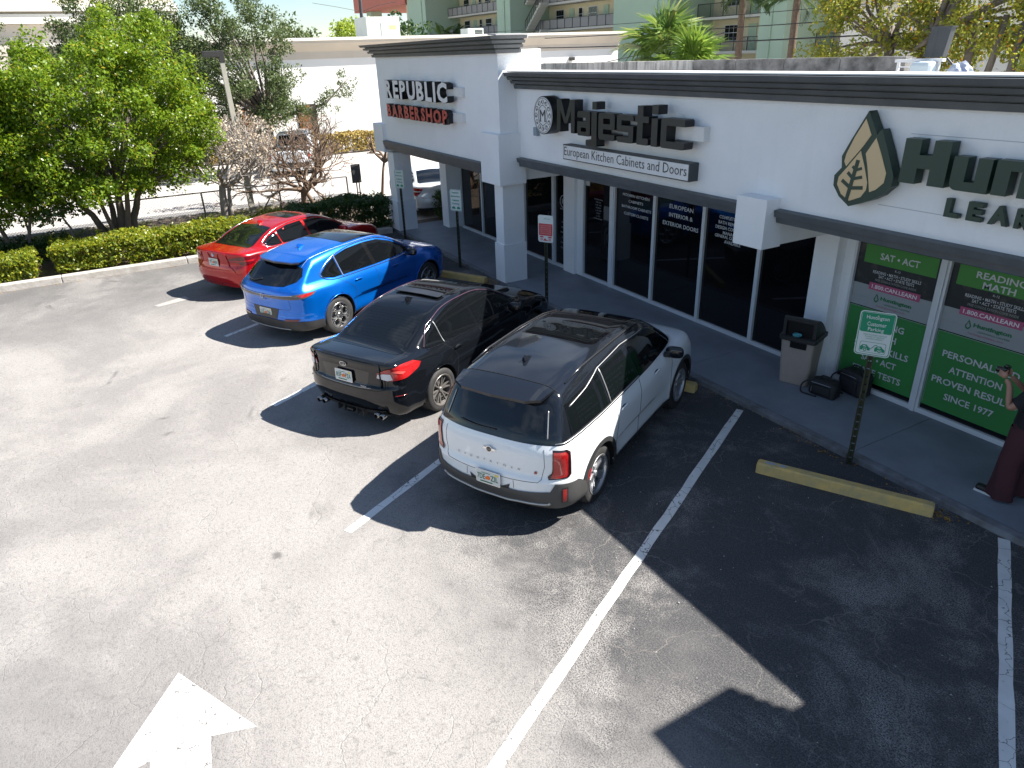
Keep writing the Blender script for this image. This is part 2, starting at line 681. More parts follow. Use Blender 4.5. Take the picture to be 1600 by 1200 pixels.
CURBSIDE = mat('painted_kerb_face', (0.20, 0.21, 0.23), 0.8, c2=(0.10, 0.095, 0.09), nscale=6, amt=0.9, bump=0.4, bscale=15)
FRAME = mat('white_aluminium', (0.66, 0.68, 0.70), 0.35, c2=(0.5, 0.51, 0.52), nscale=2, amt=0.4)
GLASS = mat('tinted_shop_glass', (0.004, 0.004, 0.005), 0.03, spec=0.55)
BLACKGLOSS = mat('black_gloss', (0.008, 0.008, 0.009), 0.12, coat=0.6)
SIGNDARK = mat('dark_channel_letter', (0.016, 0.018, 0.019), 0.42, c2=(0.028, 0.030, 0.030), nscale=2)
SIGNSIDE = mat('black_letter_return', (0.008, 0.009, 0.011), 0.4)
WHITEACR = mat('white_acrylic', (0.74, 0.74, 0.74), 0.4, c2=(0.6, 0.6, 0.6), nscale=5)
REDACR = mat('faded_red_acrylic', (0.55, 0.07, 0.055), 0.45, c2=(0.25, 0.03, 0.03), nscale=9, amt=0.9)
TEXTW = mat('white_vinyl', (0.55, 0.56, 0.57), 0.5)
TEXTD = mat('dim_white_vinyl', (0.30, 0.31, 0.32), 0.5)
BLACKINK = mat('black_vinyl', (0.01, 0.01, 0.012), 0.5)

# ------------------------------------------------------------------ ground
def sheet(name, pts, z, mt, parent=None):
    me = bpy.data.meshes.new(name)
    me.from_pydata([(x, y, z) for x, y in pts], [], [tuple(range(len(pts)))])
    me.update()
    if me.polygons[0].normal.z < 0:
        me.flip_normals()
    return link(name, me, mt, parent)

FARG = mat('far_ground', (0.30, 0.28, 0.25), 0.9, c2=(0.16, 0.16, 0.12), nscale=0.05, amt=0.8)
struct(sheet('ground', rect(-600, 300, -300, 600), -0.06, FARG))
lot = struct(sheet('parking_lot', rect(-20.0, 14, -30, 7.3), 0.0, ASPH))

TH = R(61.601)
S_ = Vector((math.sin(TH), math.cos(TH)))        # across the stalls
T_ = Vector((-math.cos(TH), math.sin(TH)))       # along the stalls, towards the shops
def PA(p, a):
    q = S_ * p + T_ * a
    return (q.x, q.y)
def stripe(p, a0, a1, w=0.105, nm='parking_line'):
    n = 24
    rnd = random.Random(int(p * 100))
    pts = []
    for s in (-1, 1):
        rg = range(n + 1) if s < 0 else range(n, -1, -1)
        for i in rg:
            j = rnd.uniform(-0.006, 0.006)
            pts.append(PA(p + s * (w / 2) + j, a0 + (a1 - a0) * i / n))
    return sheet(nm, pts, 0.004, PAINT, lot)
for p, a0, a1 in ((1.12, 2.0, 7.66), (-2.055, 2.3, 9.27), (-5.01, 4.35, 10.4), (-8.23, 6.1, 12.2), (-11.40, 7.70, 13.6), (4.3, 0.0, 6.0)):
    stripe(p, a0, a1)
# painted arrow
AR = [(-5.33 , -0.43), (-4.42, 0.06), (-4.50, -0.30), (-3.55, -0.97), (-3.80, -1.35), (-4.72, -0.72), (-5.00, -0.95)]
AR = [(-5.33, -0.43), (-4.42, 0.04), (-4.52, -0.29), (-3.0, -0.48), (-3.03, -0.86), (-4.53, -0.72), (-4.50, -1.05)]
sheet('painted_arrow', AR, 0.004, PAINT, lot)
sheet('worn_mark', [PA(-14.42, 8.2), PA(-14.25, 8.2), PA(-14.10, 8.85), PA(-14.40, 8.95)], 0.004, mat('worn_paint', (0.33, 0.31, 0.29), 0.8, c2=(0.2, 0.19, 0.18), nscale=14), lot)

# walkway in front of the shops with its kerb face
wk = struct(box('walkway', -20.3, 8.0, 7.42, 9.05, -0.03, 0.055, CONC))
for i in range(9):
    x0 = -20.3 + i * 3.15
    box('walkway_slab', x0, x0 + 3.142, 7.424, 9.05, 0.056, 0.07, WALK, wk)
for i in range(9):
    x0 = -20.3 + i * 3.15
    box('kerb_edge', x0, x0 + 3.14, 7.29, 7.418, -0.03, 0.073, CURBSIDE, wk, bevel=0.012)

# planting bed left of the lot, closed by a raised concrete kerb
SOIL = mat('mulch', (0.075, 0.052, 0.038), 0.95, c2=(0.16, 0.13, 0.09), nscale=9, amt=0.7, bump=0.9, bscale=30)
bed = struct(sheet('planting_bed', [(-26.3, -30), (-20.12, -30), (-20.12, 7.28), (-20.32, 7.30), (-20.32, 14), (-20.85, 14), (-20.85, 7.75), (-26.3, 7.75)], 0.05, SOIL))
kerb = struct(empty('kerb', (-20.0, 0, 0)))
for i in range(13):
    y0 = -30 + i * 2.86
    MB().box(-0.14, 0.10, y0, y0 + 2.848, -0.03, 0.155).build('kerb_segment', CONC, kerb, bevel=0.02)
# street lot beyond the fence
STREET = mat('sunny_street', (0.44, 0.41, 0.38), 0.85, c2=(0.33, 0.31, 0.29), nscale=0.5, amt=0.6, bump=0.2, bscale=40)
street = struct(sheet('street', [(-120, -120), (-26.3, -120), (-26.3, 7.75), (-20.85, 7.75), (-20.85, 14), (-20.3, 14), (-20.3, 60), (-120, 60)], -0.01, STREET))
DARKTAR = mat('dark_tar', (0.16, 0.155, 0.15), 0.85, c2=(0.25, 0.24, 0.23), nscale=2)
sheet('gutter_strip', rect(-27.6, -26.3, -60, 8.4), -0.006, DARKTAR, street)
MB().box(-26.42, -26.3, -40, 8.5, -0.02, 0.11).build('street_kerb', CONC, street)

# ------------------------------------------------------------------ shops
TF, FY, SY = 7.30, 7.72, 9.07
shops = empty('strip_mall', (-10, 8.4, 0))
shops_inv = Matrix.Translation((10, -8.4, 0))
def P_(o, parent=None):
    """keep world placement while parenting below the shops"""
    o.parent = shops
    o.matrix_parent_inverse = Matrix.Translation((10, -8.4, 0))
    return o
tag(shops, 'white stucco strip mall with charcoal stepped cornices and dark glass shopfronts', 'building')

# main fascia wall, soffit, roof
P_(box('fascia_wall', -13.302, -0.51, FY, FY + 0.22, 2.60, 4.12, STUCCO))
P_(box('soffit', -20.2, -0.7, 7.95, 9.06, 2.55, 2.60, STUCCO))
ROOFM = mat('roof_membrane', (0.55, 0.54, 0.52), 0.8, c2=(0.3, 0.29, 0.28), nscale=0.8, amt=0.7)
P_(box('roof', -20.0, 7.9, 8.05, 13.9, 3.70, 3.92, ROOFM))
P_(box('roof_parapet', -13.2, -0.7, 7.941, 8.04, 3.3, 4.39, ROOFM))
PROF = [(0, 4.10), (0.06, 4.085), (0.075, 4.160), (0.035, 4.163), (0.035, 4.180), (0.135, 4.183), (0.155, 4.232), (0.11, 4.235), (0.11, 4.252), (0.215, 4.255), (0.235, 4.302), (0.19, 4.305), (0.19, 4.322), (0.285, 4.325), (0.31, 4.39), (0.0, 4.40)]
P_(sweep('cornice', PROF, [(-13.302, FY), (-0.7, FY)], TRIM))
P_(box('cornice_flashing', -13.28, -0.7, FY - 0.24, FY + 0.30, 4.402, 4.418, mat('flashing', (0.72, 0.72, 0.70), 0.5)))
# gutter band under the fascia
BPR = [(0, 2.585), (0.05, 2.585), (0.065, 2.66), (0.10, 2.67), (0.12, 2.755), (0.0, 2.765)]
P_(sweep('gutter_band', BPR, [(-13.18, FY), (-6.96, FY)], TRIM))
P_(sweep('gutter_band', BPR, [(-6.42, FY), (-0.7, FY)], TRIM))
# hanging pier stub and its beam back to the shopfront
P_(box('pier_stub', -6.95, -6.43, FY - 0.26, FY + 0.10, 2.24, 2.90, STUCCO, bevel=0.008))
P_(box('soffit_beam', -6.93, -6.45, FY + 0.102, 8.84, 2.26, 2.548, STUCCO))

# barber tower
TX0, TX1 = -20.25, -13.30
P_(box('tower_wall', TX0, TX1, TF, TF + 0.417, 2.60, 4.80, STUCCO))
P_(box('tower_side_wall', TX1 - 0.4, TX1, TF + 0.419, 8.3, 2.60, 4.80, STUCCO))
P_(box('tower_end_wall', TX0, TX0 + 0.3, TF + 0.419, 9.2, 2.60, 4.80, STUCCO))
P_(box('tower_back', TX0 + 0.301, TX1 - 0.401, 8.1, 8.3, 2.60, 4.80, STUCCO))
P_(box('tower_roof', TX0 + 0.301, TX1 - 0.401, TF + 0.42, 8.09, 4.6, 4.7, ROOFM))
TPR = [(0, 4.75), (0.07, 4.735), (0.085, 4.805), (0.04, 4.808), (0.04, 4.828), (0.145, 4.83), (0.165, 4.885), (0.12, 4.888), (0.12, 4.908), (0.23, 4.91), (0.25, 4.962), (0.20, 4.965), (0.20, 4.985), (0.30, 4.988), (0.33, 5.045), (0.0, 5.06)]
P_(sweep('tower_cornice', TPR, [(TX0, 8.0), (TX0, TF), (TX1, TF), (TX1, 7.80)], TRIM))
P_(sweep('tower_coping', [(0.0, 5.062), (0.335, 5.049), (0.335, 5.07), (0, 5.085)], [(TX1, TF - 0.2), (TX1, 7.81)], TRIMTOP))
P_(box('tower_coping', TX0 + 0.02, TX1 - 0.02, TF + 0.02, 8.02, 5.0, 5.055, ROOFM))
P_(sweep('tower_gutter_band', [(0, 2.37), (0.05, 2.37), (0.065, 2.46), (0.10, 2.47), (0.12, 2.60), (0.0, 2.61)], [(-20.02, TF), (-14.05, TF)], TRIM))
# tower sits on two square columns with plinths, wider heads above
def column(x0, x1, y0, y1, head):
    P_(box('column', x0, x1, y0, y1, 0.93, head[4] - 0.002, STUCCO, bevel=0.006))
    P_(box('column_plinth', x0 - 0.03, x1 + 0.03, y0 - 0.03, y1 + 0.03, 0.0, 0.928, STUCCO, bevel=0.008))
    P_(box('column_head', head[0], head[1], head[2], head[3], head[4], head[5], STUCCO, bevel=0.006))
column(-13.72, -13.36, 7.34, 7.86, (-14.03, -13.20, TF - 0.10, 7.84, 2.22, 3.24))
column(-20.20, -19.72, 7.34, 7.86, (-20.75, -20.02, TF - 0.10, 7.70, 2.28, 3.03))
# beams running back from the columns under the soffit, fascia return
P_(box('soffit_beam', -13.68, -13.38, 7.865, 8.95, 2.26, 2.549, STUCCO))
P_(box('soffit_beam', -20.12, -19.80, 7.865, 8.85, 2.26, 2.549, STUCCO))
P_(box('lintel_wall', -19.65, -13.85, TF + 0.002, TF + 0.3, 2.38, 2.598, STUCCO))

# right-hand tower whose cornice shades the lot (mostly outside the picture)
P_(box('tower_wall', -0.50, 8.0, TF, 8.3, 2.60, 5.10, STUCCO))
P_(sweep('tower_cornice', [(a, z + 0.30) for a, z in TPR], [(-0.50, 7.8), (-0.50, TF), (8.0, TF)][::1], TRIM))
column(-0.54, -0.09, 7.34, 7.86, (-0.64, 0.16, TF - 0.10, 7.84, 2.22, 3.24))

# shopfront back wall pieces and piers
P_(box('shopfront_wall', -20.2, 8.0, SY + 0.16, SY + 0.30, 0.0, 3.7, mat('interior_dark', (0.01, 0.01, 0.01), 0.9)))
P_(box('shopfront_header', -19.1, 8.0, SY - 0.02, SY + 0.15, 2.36, 2.549, STUCCO))
P_(box('end_pier', -19.60, -19.16, SY - 0.39, SY + 0.9, 0.0, 2.549, STUCCO, bevel=0.008))
P_(box('end_wall', -19.60, -19.35, SY + 0.905, 13.9, 0.0, 3.698, STUCCO))
P_(box('shopfront_pier', -13.45, -13.02, SY - 0.12, SY + 0.15, 0.0, 2.548, STUCCO, bevel=0.006))
P_(box('shopfront_pier', -13.018, -12.80, SY - 0.04, SY + 0.15, 0.0, 2.548, STUCCO))
P_(box('shopfront_pier', -6.66, -6.27, SY - 0.22, SY + 0.15, 0.0, 2.548, STUCCO, bevel=0.006))
P_(box('shopfront_pier', -6.268, -6.12, SY - 0.05, SY + 0.15, 0.0, 2.548, STUCCO))
P_(box('roof_end', 7.95, 8.1, 7.3, 13.9, 0.0, 4.4, STUCCO))
P_(box('rear_wall', -19.34, 8.0, 13.75, 13.9, 0.0, 3.7, STUCCO))

FS = facade(SY)
def window(x0, x1, z0=0.14, z1=2.36, door=False, ml=0.035, mr=0.035):
    """one bay: frame with a pane as its child; returns frame object"""
    fr = MB()
    fr.box(x0, x0 + ml, SY - 0.05, SY + 0.08, 0.072, z1)
    fr.box(x1 - mr, x1, SY - 0.05, SY + 0.08, 0.072, z1)
    fr.box(x0 + ml, x1 - mr, SY - 0.045, SY + 0.08, 0.072, z0)
    fr.box(x0 + ml, x1 - mr, SY - 0.045, SY + 0.08, z1 - 0.06, z1)
    o = P_(fr.build('door' if door else 'shop_window', FRAME))
    box('pane', x0 + ml, x1 - mr, SY, SY + 0.02, z0, z1 - 0.06, GLASS, o)
    return o
bays = {}
for k, a, b_, d in (('w1', -18.97, -17.66, 0), ('w2', -17.658, -16.36, 0), ('w3', -16.358, -15.34, 0), ('d1', -15.338, -14.02, 1), ('w4', -13.97, -13.452, 0),
                   ('d2', -12.798, -11.80, 1), ('w5', -11.70, -10.44, 0), ('w6', -10.438, -9.12, 0), ('w7', -9.118, -7.82, 0), ('w8', -7.818, -6.662, 0),
                   ('w9', -6.118, -4.86, 0), ('w10', -4.80, -3.05, 0), ('w11', -3.04, -1.4, 0)):
    bays[k] = window(a, b_, door=bool(d))
P_(box('mullion', -14.018, -13.972, SY - 0.06, SY + 0.08, 0.072, 2.36, FRAME))
P_(box('mullion', -11.798, -11.702, SY - 0.06, SY + 0.08, 0.072, 2.36, FRAME))
P_(box('mullion', -4.858, -4.802, SY - 0.07, SY + 0.08, 0.072, 2.36, FRAME))
for dx, par in ((-14.10, 'd1'), (-11.88, 'd2')):
    h = MB()
    h.tube([(dx, SY - 0.06, 0.95), (dx, SY - 0.11, 0.98), (dx, SY - 0.11, 1.30), (dx, SY - 0.06, 1.33)], 0.013, 8)
    h.box(dx - 0.02, dx + 0.05, SY - 0.062, SY - 0.05, 1.05, 1.2)
    h.build('handle', mat('black_metal', (0.012, 0.012, 0.013), 0.4), bays[par])

# ---- lettering on the panes
def tline(s, bay, u0, u1, v0, v1, m=TEXTW, bold=0.012, d=0.006):
    return text(s, FS, u0, u1, v0, v1, m, bays[bay], bold=bold, d=d)
tline('MODERN KITCHEN', 'w5', -11.46, -10.64, 2.068, 2.122)
tline('CABINETS', 'w5', -11.27, -10.82, 1.955, 2.008)
tline('BATHROOM CABINETS', 'w5', -11.48, -10.57, 1.838, 1.892)
tline('CUSTOM CLOSETS', 'w5', -11.40, -10.65, 1.70, 1.757)
tline('EUROPEAN', 'w6', -10.06, -9.43, 2.035, 2.112)
tline('INTERIOR &', 'w6', -10.06, -9.43, 1.88, 1.958)
tline('EXTERIOR DOORS', 'w6', -10.22, -9.27, 1.71, 1.787)
tline('COMPLETE HOME &', 'w7', -8.79, -8.12, 2.062, 2.118)
tline('BATH REMODELING', 'w7', -8.80, -8.10, 1.97, 2.028)
tline('DESIGN CONSTRUCTION', 'w7', -8.86, -7.98, 1.883, 1.94)
tline('MANAGEMENT', 'w7', -8.68, -8.15, 1.80, 1.857)
tline('GENERAL CONTRACTING', 'w7', -8.86, -8.0, 1.738, 1.79)
tline('AVAILABLE', 'w7', -8.63, -8.26, 1.655, 1.712)
for i, s in enumerate(('OPENING HOURS', 'MON - FRI', '10 AM - 6 PM', 'SATURDAY', '10 AM - 4 PM', 'SUNDAY', 'CLOSED', 'BY APPOINTMENT')):
    ctext(s, FS, -12.28, 1.86 - i * 0.058, 0.028, TEXTD, bays['d2'], d=0.006)
box('notice', -12.08, -11.87, SY - 0.008, SY - 0.002, 1.47, 1.76, mat('paper', (0.10, 0.10, 0.105), 0.8), bays['d2'])
box('notice', -12.74, -12.6, SY - 0.008, SY - 0.002, 2.1, 2.2, mat('paper2', (0.45, 0.45, 0.45), 0.8), bays['d2'])
# round logo and opening lines on the narrow barber pane
ring = plate('round_emblem', [circ(-13.62, 1.62, 0.145, 28)], 0.004, 0.006, FS, TEXTD, bays['w4'], holes=[circ(-13.62, 1.62, 0.125, 28)])
text('M', FS, -13.68, -13.56, 1.56, 1.68, TEXTD, bays['w4'], bold=0.03, d=0.006)
for i, (s, w) in enumerate((('BARBER', 0.26), ('OPEN', 0.13), ('HOURS', 0.16), ('TUE - SAT', 0.24), ('9 - 7', 0.12), ('SUNDAY', 0.2), ('CLOSED', 0.22))):
    z = 1.43 if i == 0 else 1.25 - i * 0.12
    tline(s, 'w4', -13.62 - w / 2, -13.62 + w / 2, z, z + 0.035, TEXTD)

# ---- learning centre window graphics
GREENV = mat('green_window_film', (0.035, 0.22, 0.05), 0.55, c2=(0.028, 0.17, 0.04), nscale=1.5)
GREENB = mat('leaf_green_film', (0.055, 0.24, 0.04), 0.55)
PINK = mat('magenta_film', (0.42, 0.075, 0.17), 0.55)
GREYF = mat('grey_film', (0.30, 0.32, 0.33), 0.5)
PHOTO = mat('dark_photo_film', (0.012, 0.016, 0.02), 0.45, c2=(0.10, 0.08, 0.07), nscale=5, amt=0.9, lo=0.5, hi=0.75)
LGREEN = mat('logo_green', (0.02, 0.16, 0.06), 0.55)
def film(bay, x0, x1, z0, z1, m, d=0.004, nm='window_film'):
    return plate(nm, [rect(x0, x1, z0, z1)], d - 0.002, d, FS, m, bays[bay])
BUL = '\u2022'
def bullet(bay, s, uc, vc, h, **k):
    return ctext(s.replace('*', BUL), FS, uc, vc, h, TEXTW, bays[bay], **k)
def leaf_logo(bay, x, z, s, m):
    plate('leaf_emblem', [[(x, z + 0.11 * s), (x + 0.035 * s, z + 0.05 * s), (x + 0.055 * s, z), (x + 0.03 * s, z - 0.05 * s), (x, z - 0.065 * s), (x - 0.035 * s, z - 0.04 * s), (x - 0.045 * s, z), (x - 0.02 * s, z + 0.05 * s)]],
          0.006, 0.008, FS, m, bays[bay], holes=[[(x, z + 0.075 * s), (x + 0.022 * s, z + 0.03 * s), (x + 0.035 * s, z), (x + 0.004 * s, z - 0.04 * s), (x - 0.022 * s, z - 0.025 * s), (x - 0.025 * s, z)]])
for bay, xa, xb, dx in (('w9', -6.08, -4.897, 0.0), ('w10', -4.763, -3.09, 1.28)):
    xc = -5.46 + dx
    film(bay, xa, xb, 1.62, 2.29, PHOTO)
    film(bay, xa, xb, 1.30, 1.618, GREYF)
    film(bay, xa, xb, 0.21, 1.29, GREENV, 0.005)
    film(bay, xa + 0.012, xb - 0.012, 1.281, 1.286, TEXTD, 0.007, 'film_line')
    film(bay, xa + 0.012, xa + 0.017, 0.225, 1.28, TEXTD, 0.007, 'film_line')
    film(bay, xa + 0.005, xa + 0.28, 1.43, 1.434, TEXTD, 0.007, 'film_line')
    ctext('K-12', FS, xc, 1.893, 0.03, TEXTW, bays[bay], d=0.008)
    text('READING \u2022 MATH \u2022 STUDY SKILLS', FS, xc - 0.355, xc + 0.345, 1.80, 1.843, TEXTW, bays[bay], bold=0.012, d=0.008)
    text('SAT \u2022 ACT \u2022 STATE TESTS', FS, xc - 0.26, xc + 0.26, 1.748, 1.789, TEXTW, bays[bay], bold=0.012, d=0.008)
    text('FREE CONSULTATION COME INSIDE', FS, xc - 0.3, xc + 0.3, 1.697, 1.728, TEXTD, bays[bay], d=0.008)
    film(bay, xc - 0.375, xc + 0.375, 1.565, 1.668, PINK, 0.009, 'phone_band')
    text('1.800.CAN.LEARN', FS, xc - 0.33, xc + 0.33, 1.588, 1.645, mat('pale_vinyl', (0.75, 0.72, 0.74), 0.5), bays[bay], bold=0.018, d=0.012)
    leaf_logo(bay, xc - 0.235, 1.445, 0.75, LGREEN)
    text('Huntington', FS, xc - 0.17, xc + 0.285, 1.43, 1.50, LGREEN, bays[bay], bold=0.045, d=0.008)
    text('LEARNING CENTER', FS, xc - 0.1, xc + 0.28, 1.392, 1.412, LGREEN, bays[bay], bold=0.01, d=0.008)
    text('huntingtonhelps.com', FS, xc - 0.21, xc + 0.21, 1.338, 1.368, PINK, bays[bay], d=0.008)
film('w9', -5.98, -4.94, 1.93, 2.185, GREENB, 0.007, 'banner_film')
text('SAT \u2022 ACT', FS, -5.745, -5.18, 2.005, 2.098, TEXTW, bays['w9'], bold=0.02, d=0.01)
film('w10', -4.68, -3.5, 1.93, 2.185, GREENB, 0.007, 'banner_film')
film('w10', -4.42, -4.0, 2.187, 2.25, mat('blue_vinyl', (0.03, 0.09, 0.2), 0.5), 0.007, 'banner_film')
text('READING', FS, -4.46, -3.88, 2.06, 2.145, TEXTW, bays['w10'], bold=0.02, d=0.01)
text('MATH', FS, -4.36, -3.98, 1.945, 2.03, TEXTW, bays['w10'], bold=0.02, d=0.01)
for s, uc, hw, z in (('READING', -5.47, 0.27, 1.065), ('MATH', -5.47, 0.19, 0.89), ('STUDY SKILLS', -5.475, 0.415, 0.70), ('SAT \u2022 ACT', -5.475, 0.27, 0.52), ('STATE TESTS', -5.475, 0.38, 0.325)):
    text(s, FS, uc - hw, uc + hw, z, z + 0.095, TEXTW, bays['w9'], bold=0.018, d=0.01)
for s, u0, u1, z in (('PERSONALIZED', -4.63, -3.68, 0.955), ('ATTENTION', -4.50, -3.84, 0.76), ('PROVEN RESULTS', -4.69, -3.61, 0.575), ('SINCE 1977', -4.48, -3.85, 0.375)):
    text(s, FS, u0, u1, z, z + 0.093, TEXTW, bays['w10'], bold=0.018, d=0.01)

# ------------------------------------------------------------------ signs on the fascia
FF = facade(FY)
FT = facade(TF)
def word(root, s, frame, x0, x1, z0, z1, d0, d1, mface, mside, bold=0.06, gap=0.06):
    """each letter of a word its own block, spread over x0..x1"""
    ws = [max(0.12, text_width(c) + 2 * bold) for c in s]
    tot = sum(ws) + gap * (len(s) - 1)
    k = (x1 - x0) / tot
    x = x0
    for c, w in zip(s, ws):
        o = text(c, frame, x, x + w * k, z0, z1, mside, root, name='letter', bold=bold, d=d0, thick=d1 - d0)
        text(c, frame, x + 0.006, x + w * k - 0.006, z0 + 0.006, z1 - 0.006, mface, o, name='letter_face', bold=bold, d=d1 + 0.004)
        x += (w + gap) * k

sg = empty('shop_sign', (-17.1, TF, 3.98))
sg_i = Matrix.Translation((17.1, -TF, -3.98))
def keep(o, root):
    o.parent = root
    o.matrix_parent_inverse = root.matrix_world.inverted() if False else Matrix.Translation(-root.location)
    return o
def fix(root):
    for c in root.children:
        c.matrix_parent_inverse = Matrix.Translation(-root.location)
word(sg, 'REPUBLIC', FT, -19.06, -15.22, 3.76, 4.20, 0.08, 0.24, WHITEACR, SIGNSIDE, bold=0.04, gap=0.10)
plate('raceway', [rect(-19.0, -14.82, 3.90, 4.09)], 0.0, 0.078, FT, WHITEACR, sg)
fix(sg)
tag(sg, 'sign of white block letters REPUBLIC on the corner tower, upper line', 'sign')
sg = empty('shop_sign', (-17.1, TF, 3.46))
word(sg, 'BARBERSHOP', FT, -19.13, -15.32, 3.30, 3.62, 0.08, 0.22, REDACR, SIGNSIDE, bold=0.045, gap=0.10)
plate('raceway', [rect(-19.1, -14.86, 3.37, 3.56)], 0.0, 0.078, FT, WHITEACR, sg)
for i in range(9):
    x = -18.9 + i * 0.42
    plate('letter_backing', [rect(x, x + 0.2, 3.33, 3.59)], 0.079, 0.19, FT, SIGNSIDE, sg)
fix(sg)
tag(sg, 'sign of faded red letters BARBERSHOP under the white word on the tower', 'sign')

# the big dark word with a round emblem
def strokes(*r):
    return [rect(*q) if len(q) == 4 else list(q) for q in r]
GL = {
 'M': [[(0, 0), (0.2, 0), (0.2, 1), (0, 1)], [(0.8, 0), (1, 0), (1, 1), (0.8, 1)], [(0.0, 1), (0.25, 1), (0.58, 0.28), (0.42, 0.28)], [(1, 1), (0.75, 1), (0.42, 0.28), (0.58, 0.28)]],
 'a': [rrect(0, 1, 0, 1, 0.12), ],
}
def letter(root, polys, holes, x0, x1, z0, z1, d0=0.12, d1=0.30, mface=SIGNDARK, mside=SIGNSIDE):
    f = lambda p: [(x0 + a * (x1 - x0), z0 + b * (z1 - z0)) for a, b in p]
    return plate('letter', [f(p) for p in polys], d0, d1, FF, mface, root, holes=[f(h) for h in holes], mside=mside)
sg = empty('shop_sign', (-9.8, FY, 3.6))
XH = 3.40
letter(sg, GL['M'], [], -11.36, -10.80, 3.42, 3.97)
letter(sg, [rrect(0, 1, 0, 1, 0.12)], [rect(0.30, 0.70, 0.17, 0.34), rect(-0.01, 0.70, 0.60, 0.77)][:1] + [rect(-0.05, 0.66, 0.58, 0.74)], -10.72, -10.34, 3.40, 3.80)
letter(sg, [rect(0.52, 1, -0.2, 1), rrect(0.0, 1, -0.32, -0.08, 0.07)], [], -10.46, -10.15, 3.38, 3.80)
letter(sg, [rect(0.0, 1, 0, 1)], [], -10.28, -10.16, 3.84, 3.96)
letter(sg, [rrect(0, 1, 0, 1, 0.12)], [rect(0.30, 0.72, 0.60, 0.80), rect(0.30, 1.05, 0.22, 0.40)], -10.10, -9.66, 3.38, 3.80)
letter(sg, [rrect(0, 1, 0, 1, 0.12)], [rect(0.28, 1.05, 0.62, 0.80), rect(-0.05, 0.70, 0.20, 0.38)], -9.60, -9.18, 3.38, 3.80)
letter(sg, [rect(0.1, 0.55, 0, 1.35), rrect(0.1, 1, 0, 0.24, 0.08), rect(-0.08, 1.0, 0.78, 1.0)], [], -9.12, -8.82, 3.38, 3.80)
letter(sg, [rect(0, 1, 0, 1)], [], -8.75, -8.61, 3.38, 3.78)
letter(sg, [rect(0, 1, 0, 1)], [], -8.75, -8.61, 3.84, 3.97)
letter(sg, [rrect(0, 1, 0, 1, 0.08)], [rect(0.24, 1.05, 0.24, 0.76)], -8.53, -8.02, 3.38, 3.80)
plate('raceway', [rect(-11.1, -7.82, 3.50, 3.70)], 0.0, 0.118, FF, WHITEACR, sg)
MB().tube([(-8.5, FY - 0.12, 3.72), (-8.45, FY - 0.1, 3.86), (-8.36, FY - 0.04, 3.84), (-8.32, FY, 3.74)], 0.006, 6).build('wire', FRAME, sg)
fix(sg)
tag(sg, 'sign of big dark blocky letters Majestic on the fascia over the black windows', 'sign')

sg = empty('emblem_sign', (-11.82, FY, 3.66))
EX, EZ = -11.86, 3.665
plate('disc', [circ(EX, EZ, 0.335, 40)], 0.04, 0.28, FF, SIGNSIDE, sg)
plate('disc_face', [circ(EX, EZ, 0.318, 40)], 0.281, 0.287, FF, WHITEACR, sg)
def ringp(nm, cx, cz, r0, r1, root, d=0.292, n=20, m=BLACKINK):
    return plate(nm, [circ(cx, cz, r1, n)], d - 0.003, d, FF, m, root, holes=[circ(cx, cz, r0, n)])
ringp('rim_line', EX, EZ, 0.296, 0.302, sg, n=36)
for k in range(12):
    a = 2 * math.pi * k / 12
    ringp('scroll', EX + 0.236 * math.cos(a), EZ + 0.236 * math.sin(a), 0.031, 0.039, sg, 0.2925, 12)
    ringp('scroll', EX + 0.236 * math.cos(a + 0.13), EZ + 0.236 * math.sin(a + 0.13), 0.012, 0.018, sg, 0.294, 8)
oct_ = lambda r: [(EX + r * math.cos(R(90 + 45 * k)) * 0.9, EZ + r * math.sin(R(90 + 45 * k))) for k in range(8)]
plate('octagon_line', [oct_(0.188)], 0.2895, 0.2935, FF, BLACKINK, sg, holes=[oct_(0.180)])
text('M', FF, EX - 0.095, EX + 0.095, EZ - 0.10, EZ + 0.10, mat('grey_ink', (0.05, 0.05, 0.055), 0.5), sg, bold=0.0, d=0.296)
for s in (-0.085, 0.085):
    plate('serif', [rect(EX + s - 0.03, EX + s + 0.03, EZ - 0.108, EZ - 0.098)], 0.2885, 0.2945, FF, BLACKINK, sg)
fix(sg)
tag(sg, 'round white emblem with a dark rim and letter M left of the dark word', 'sign')

sg = empty('box_sign', (-9.7, FY, 3.07))
plate('cabinet', [rect(-11.34, -7.99, 2.925, 3.19)], 0.0, 0.18, FF, mat('grey_cabinet', (0.05, 0.055, 0.06), 0.5), sg)
plate('sign_face', [rect(-11.32, -8.01, 2.943, 3.172)], 0.181, 0.186, FF, WHITEACR, sg)
text('European Kitchen Cabinets and Doors', FF, -11.29, -8.04, 2.955, 3.155, BLACKINK, sg, bold=-0.005, d=0.19)
fix(sg)
tag(sg, 'long white box sign reading European Kitchen Cabinets and Doors', 'sign')

eb = MB().box(-12.56, -12.44, FY - 0.08, FY, 3.24, 3.40).build('junction_box', mat('galvanised', (0.30, 0.36, 0.42), 0.45, 0.3), bevel=0.008)
MB().tube([(-12.5, FY - 0.04, 3.40), (-12.5, FY - 0.045, 3.50), (-12.44, FY - 0.045, 3.56), (-12.40, FY, 3.56)], 0.011, 6).build('conduit', MATS['galvanised'], eb)
tag(eb, 'small grey electrical box with bent conduit on the wall left of the round emblem', 'electrical box')

# leaf sign and green word
DGREEN = mat('dark_green_letter', (0.012, 0.042, 0.028), 0.45)
DGSIDE = mat('green_return', (0.006, 0.035, 0.022), 0.4)
CREAM = mat('cream_acrylic', (0.62, 0.46, 0.26), 0.5)
sg = empty('leaf_sign', (-5.2, FY, 3.5))
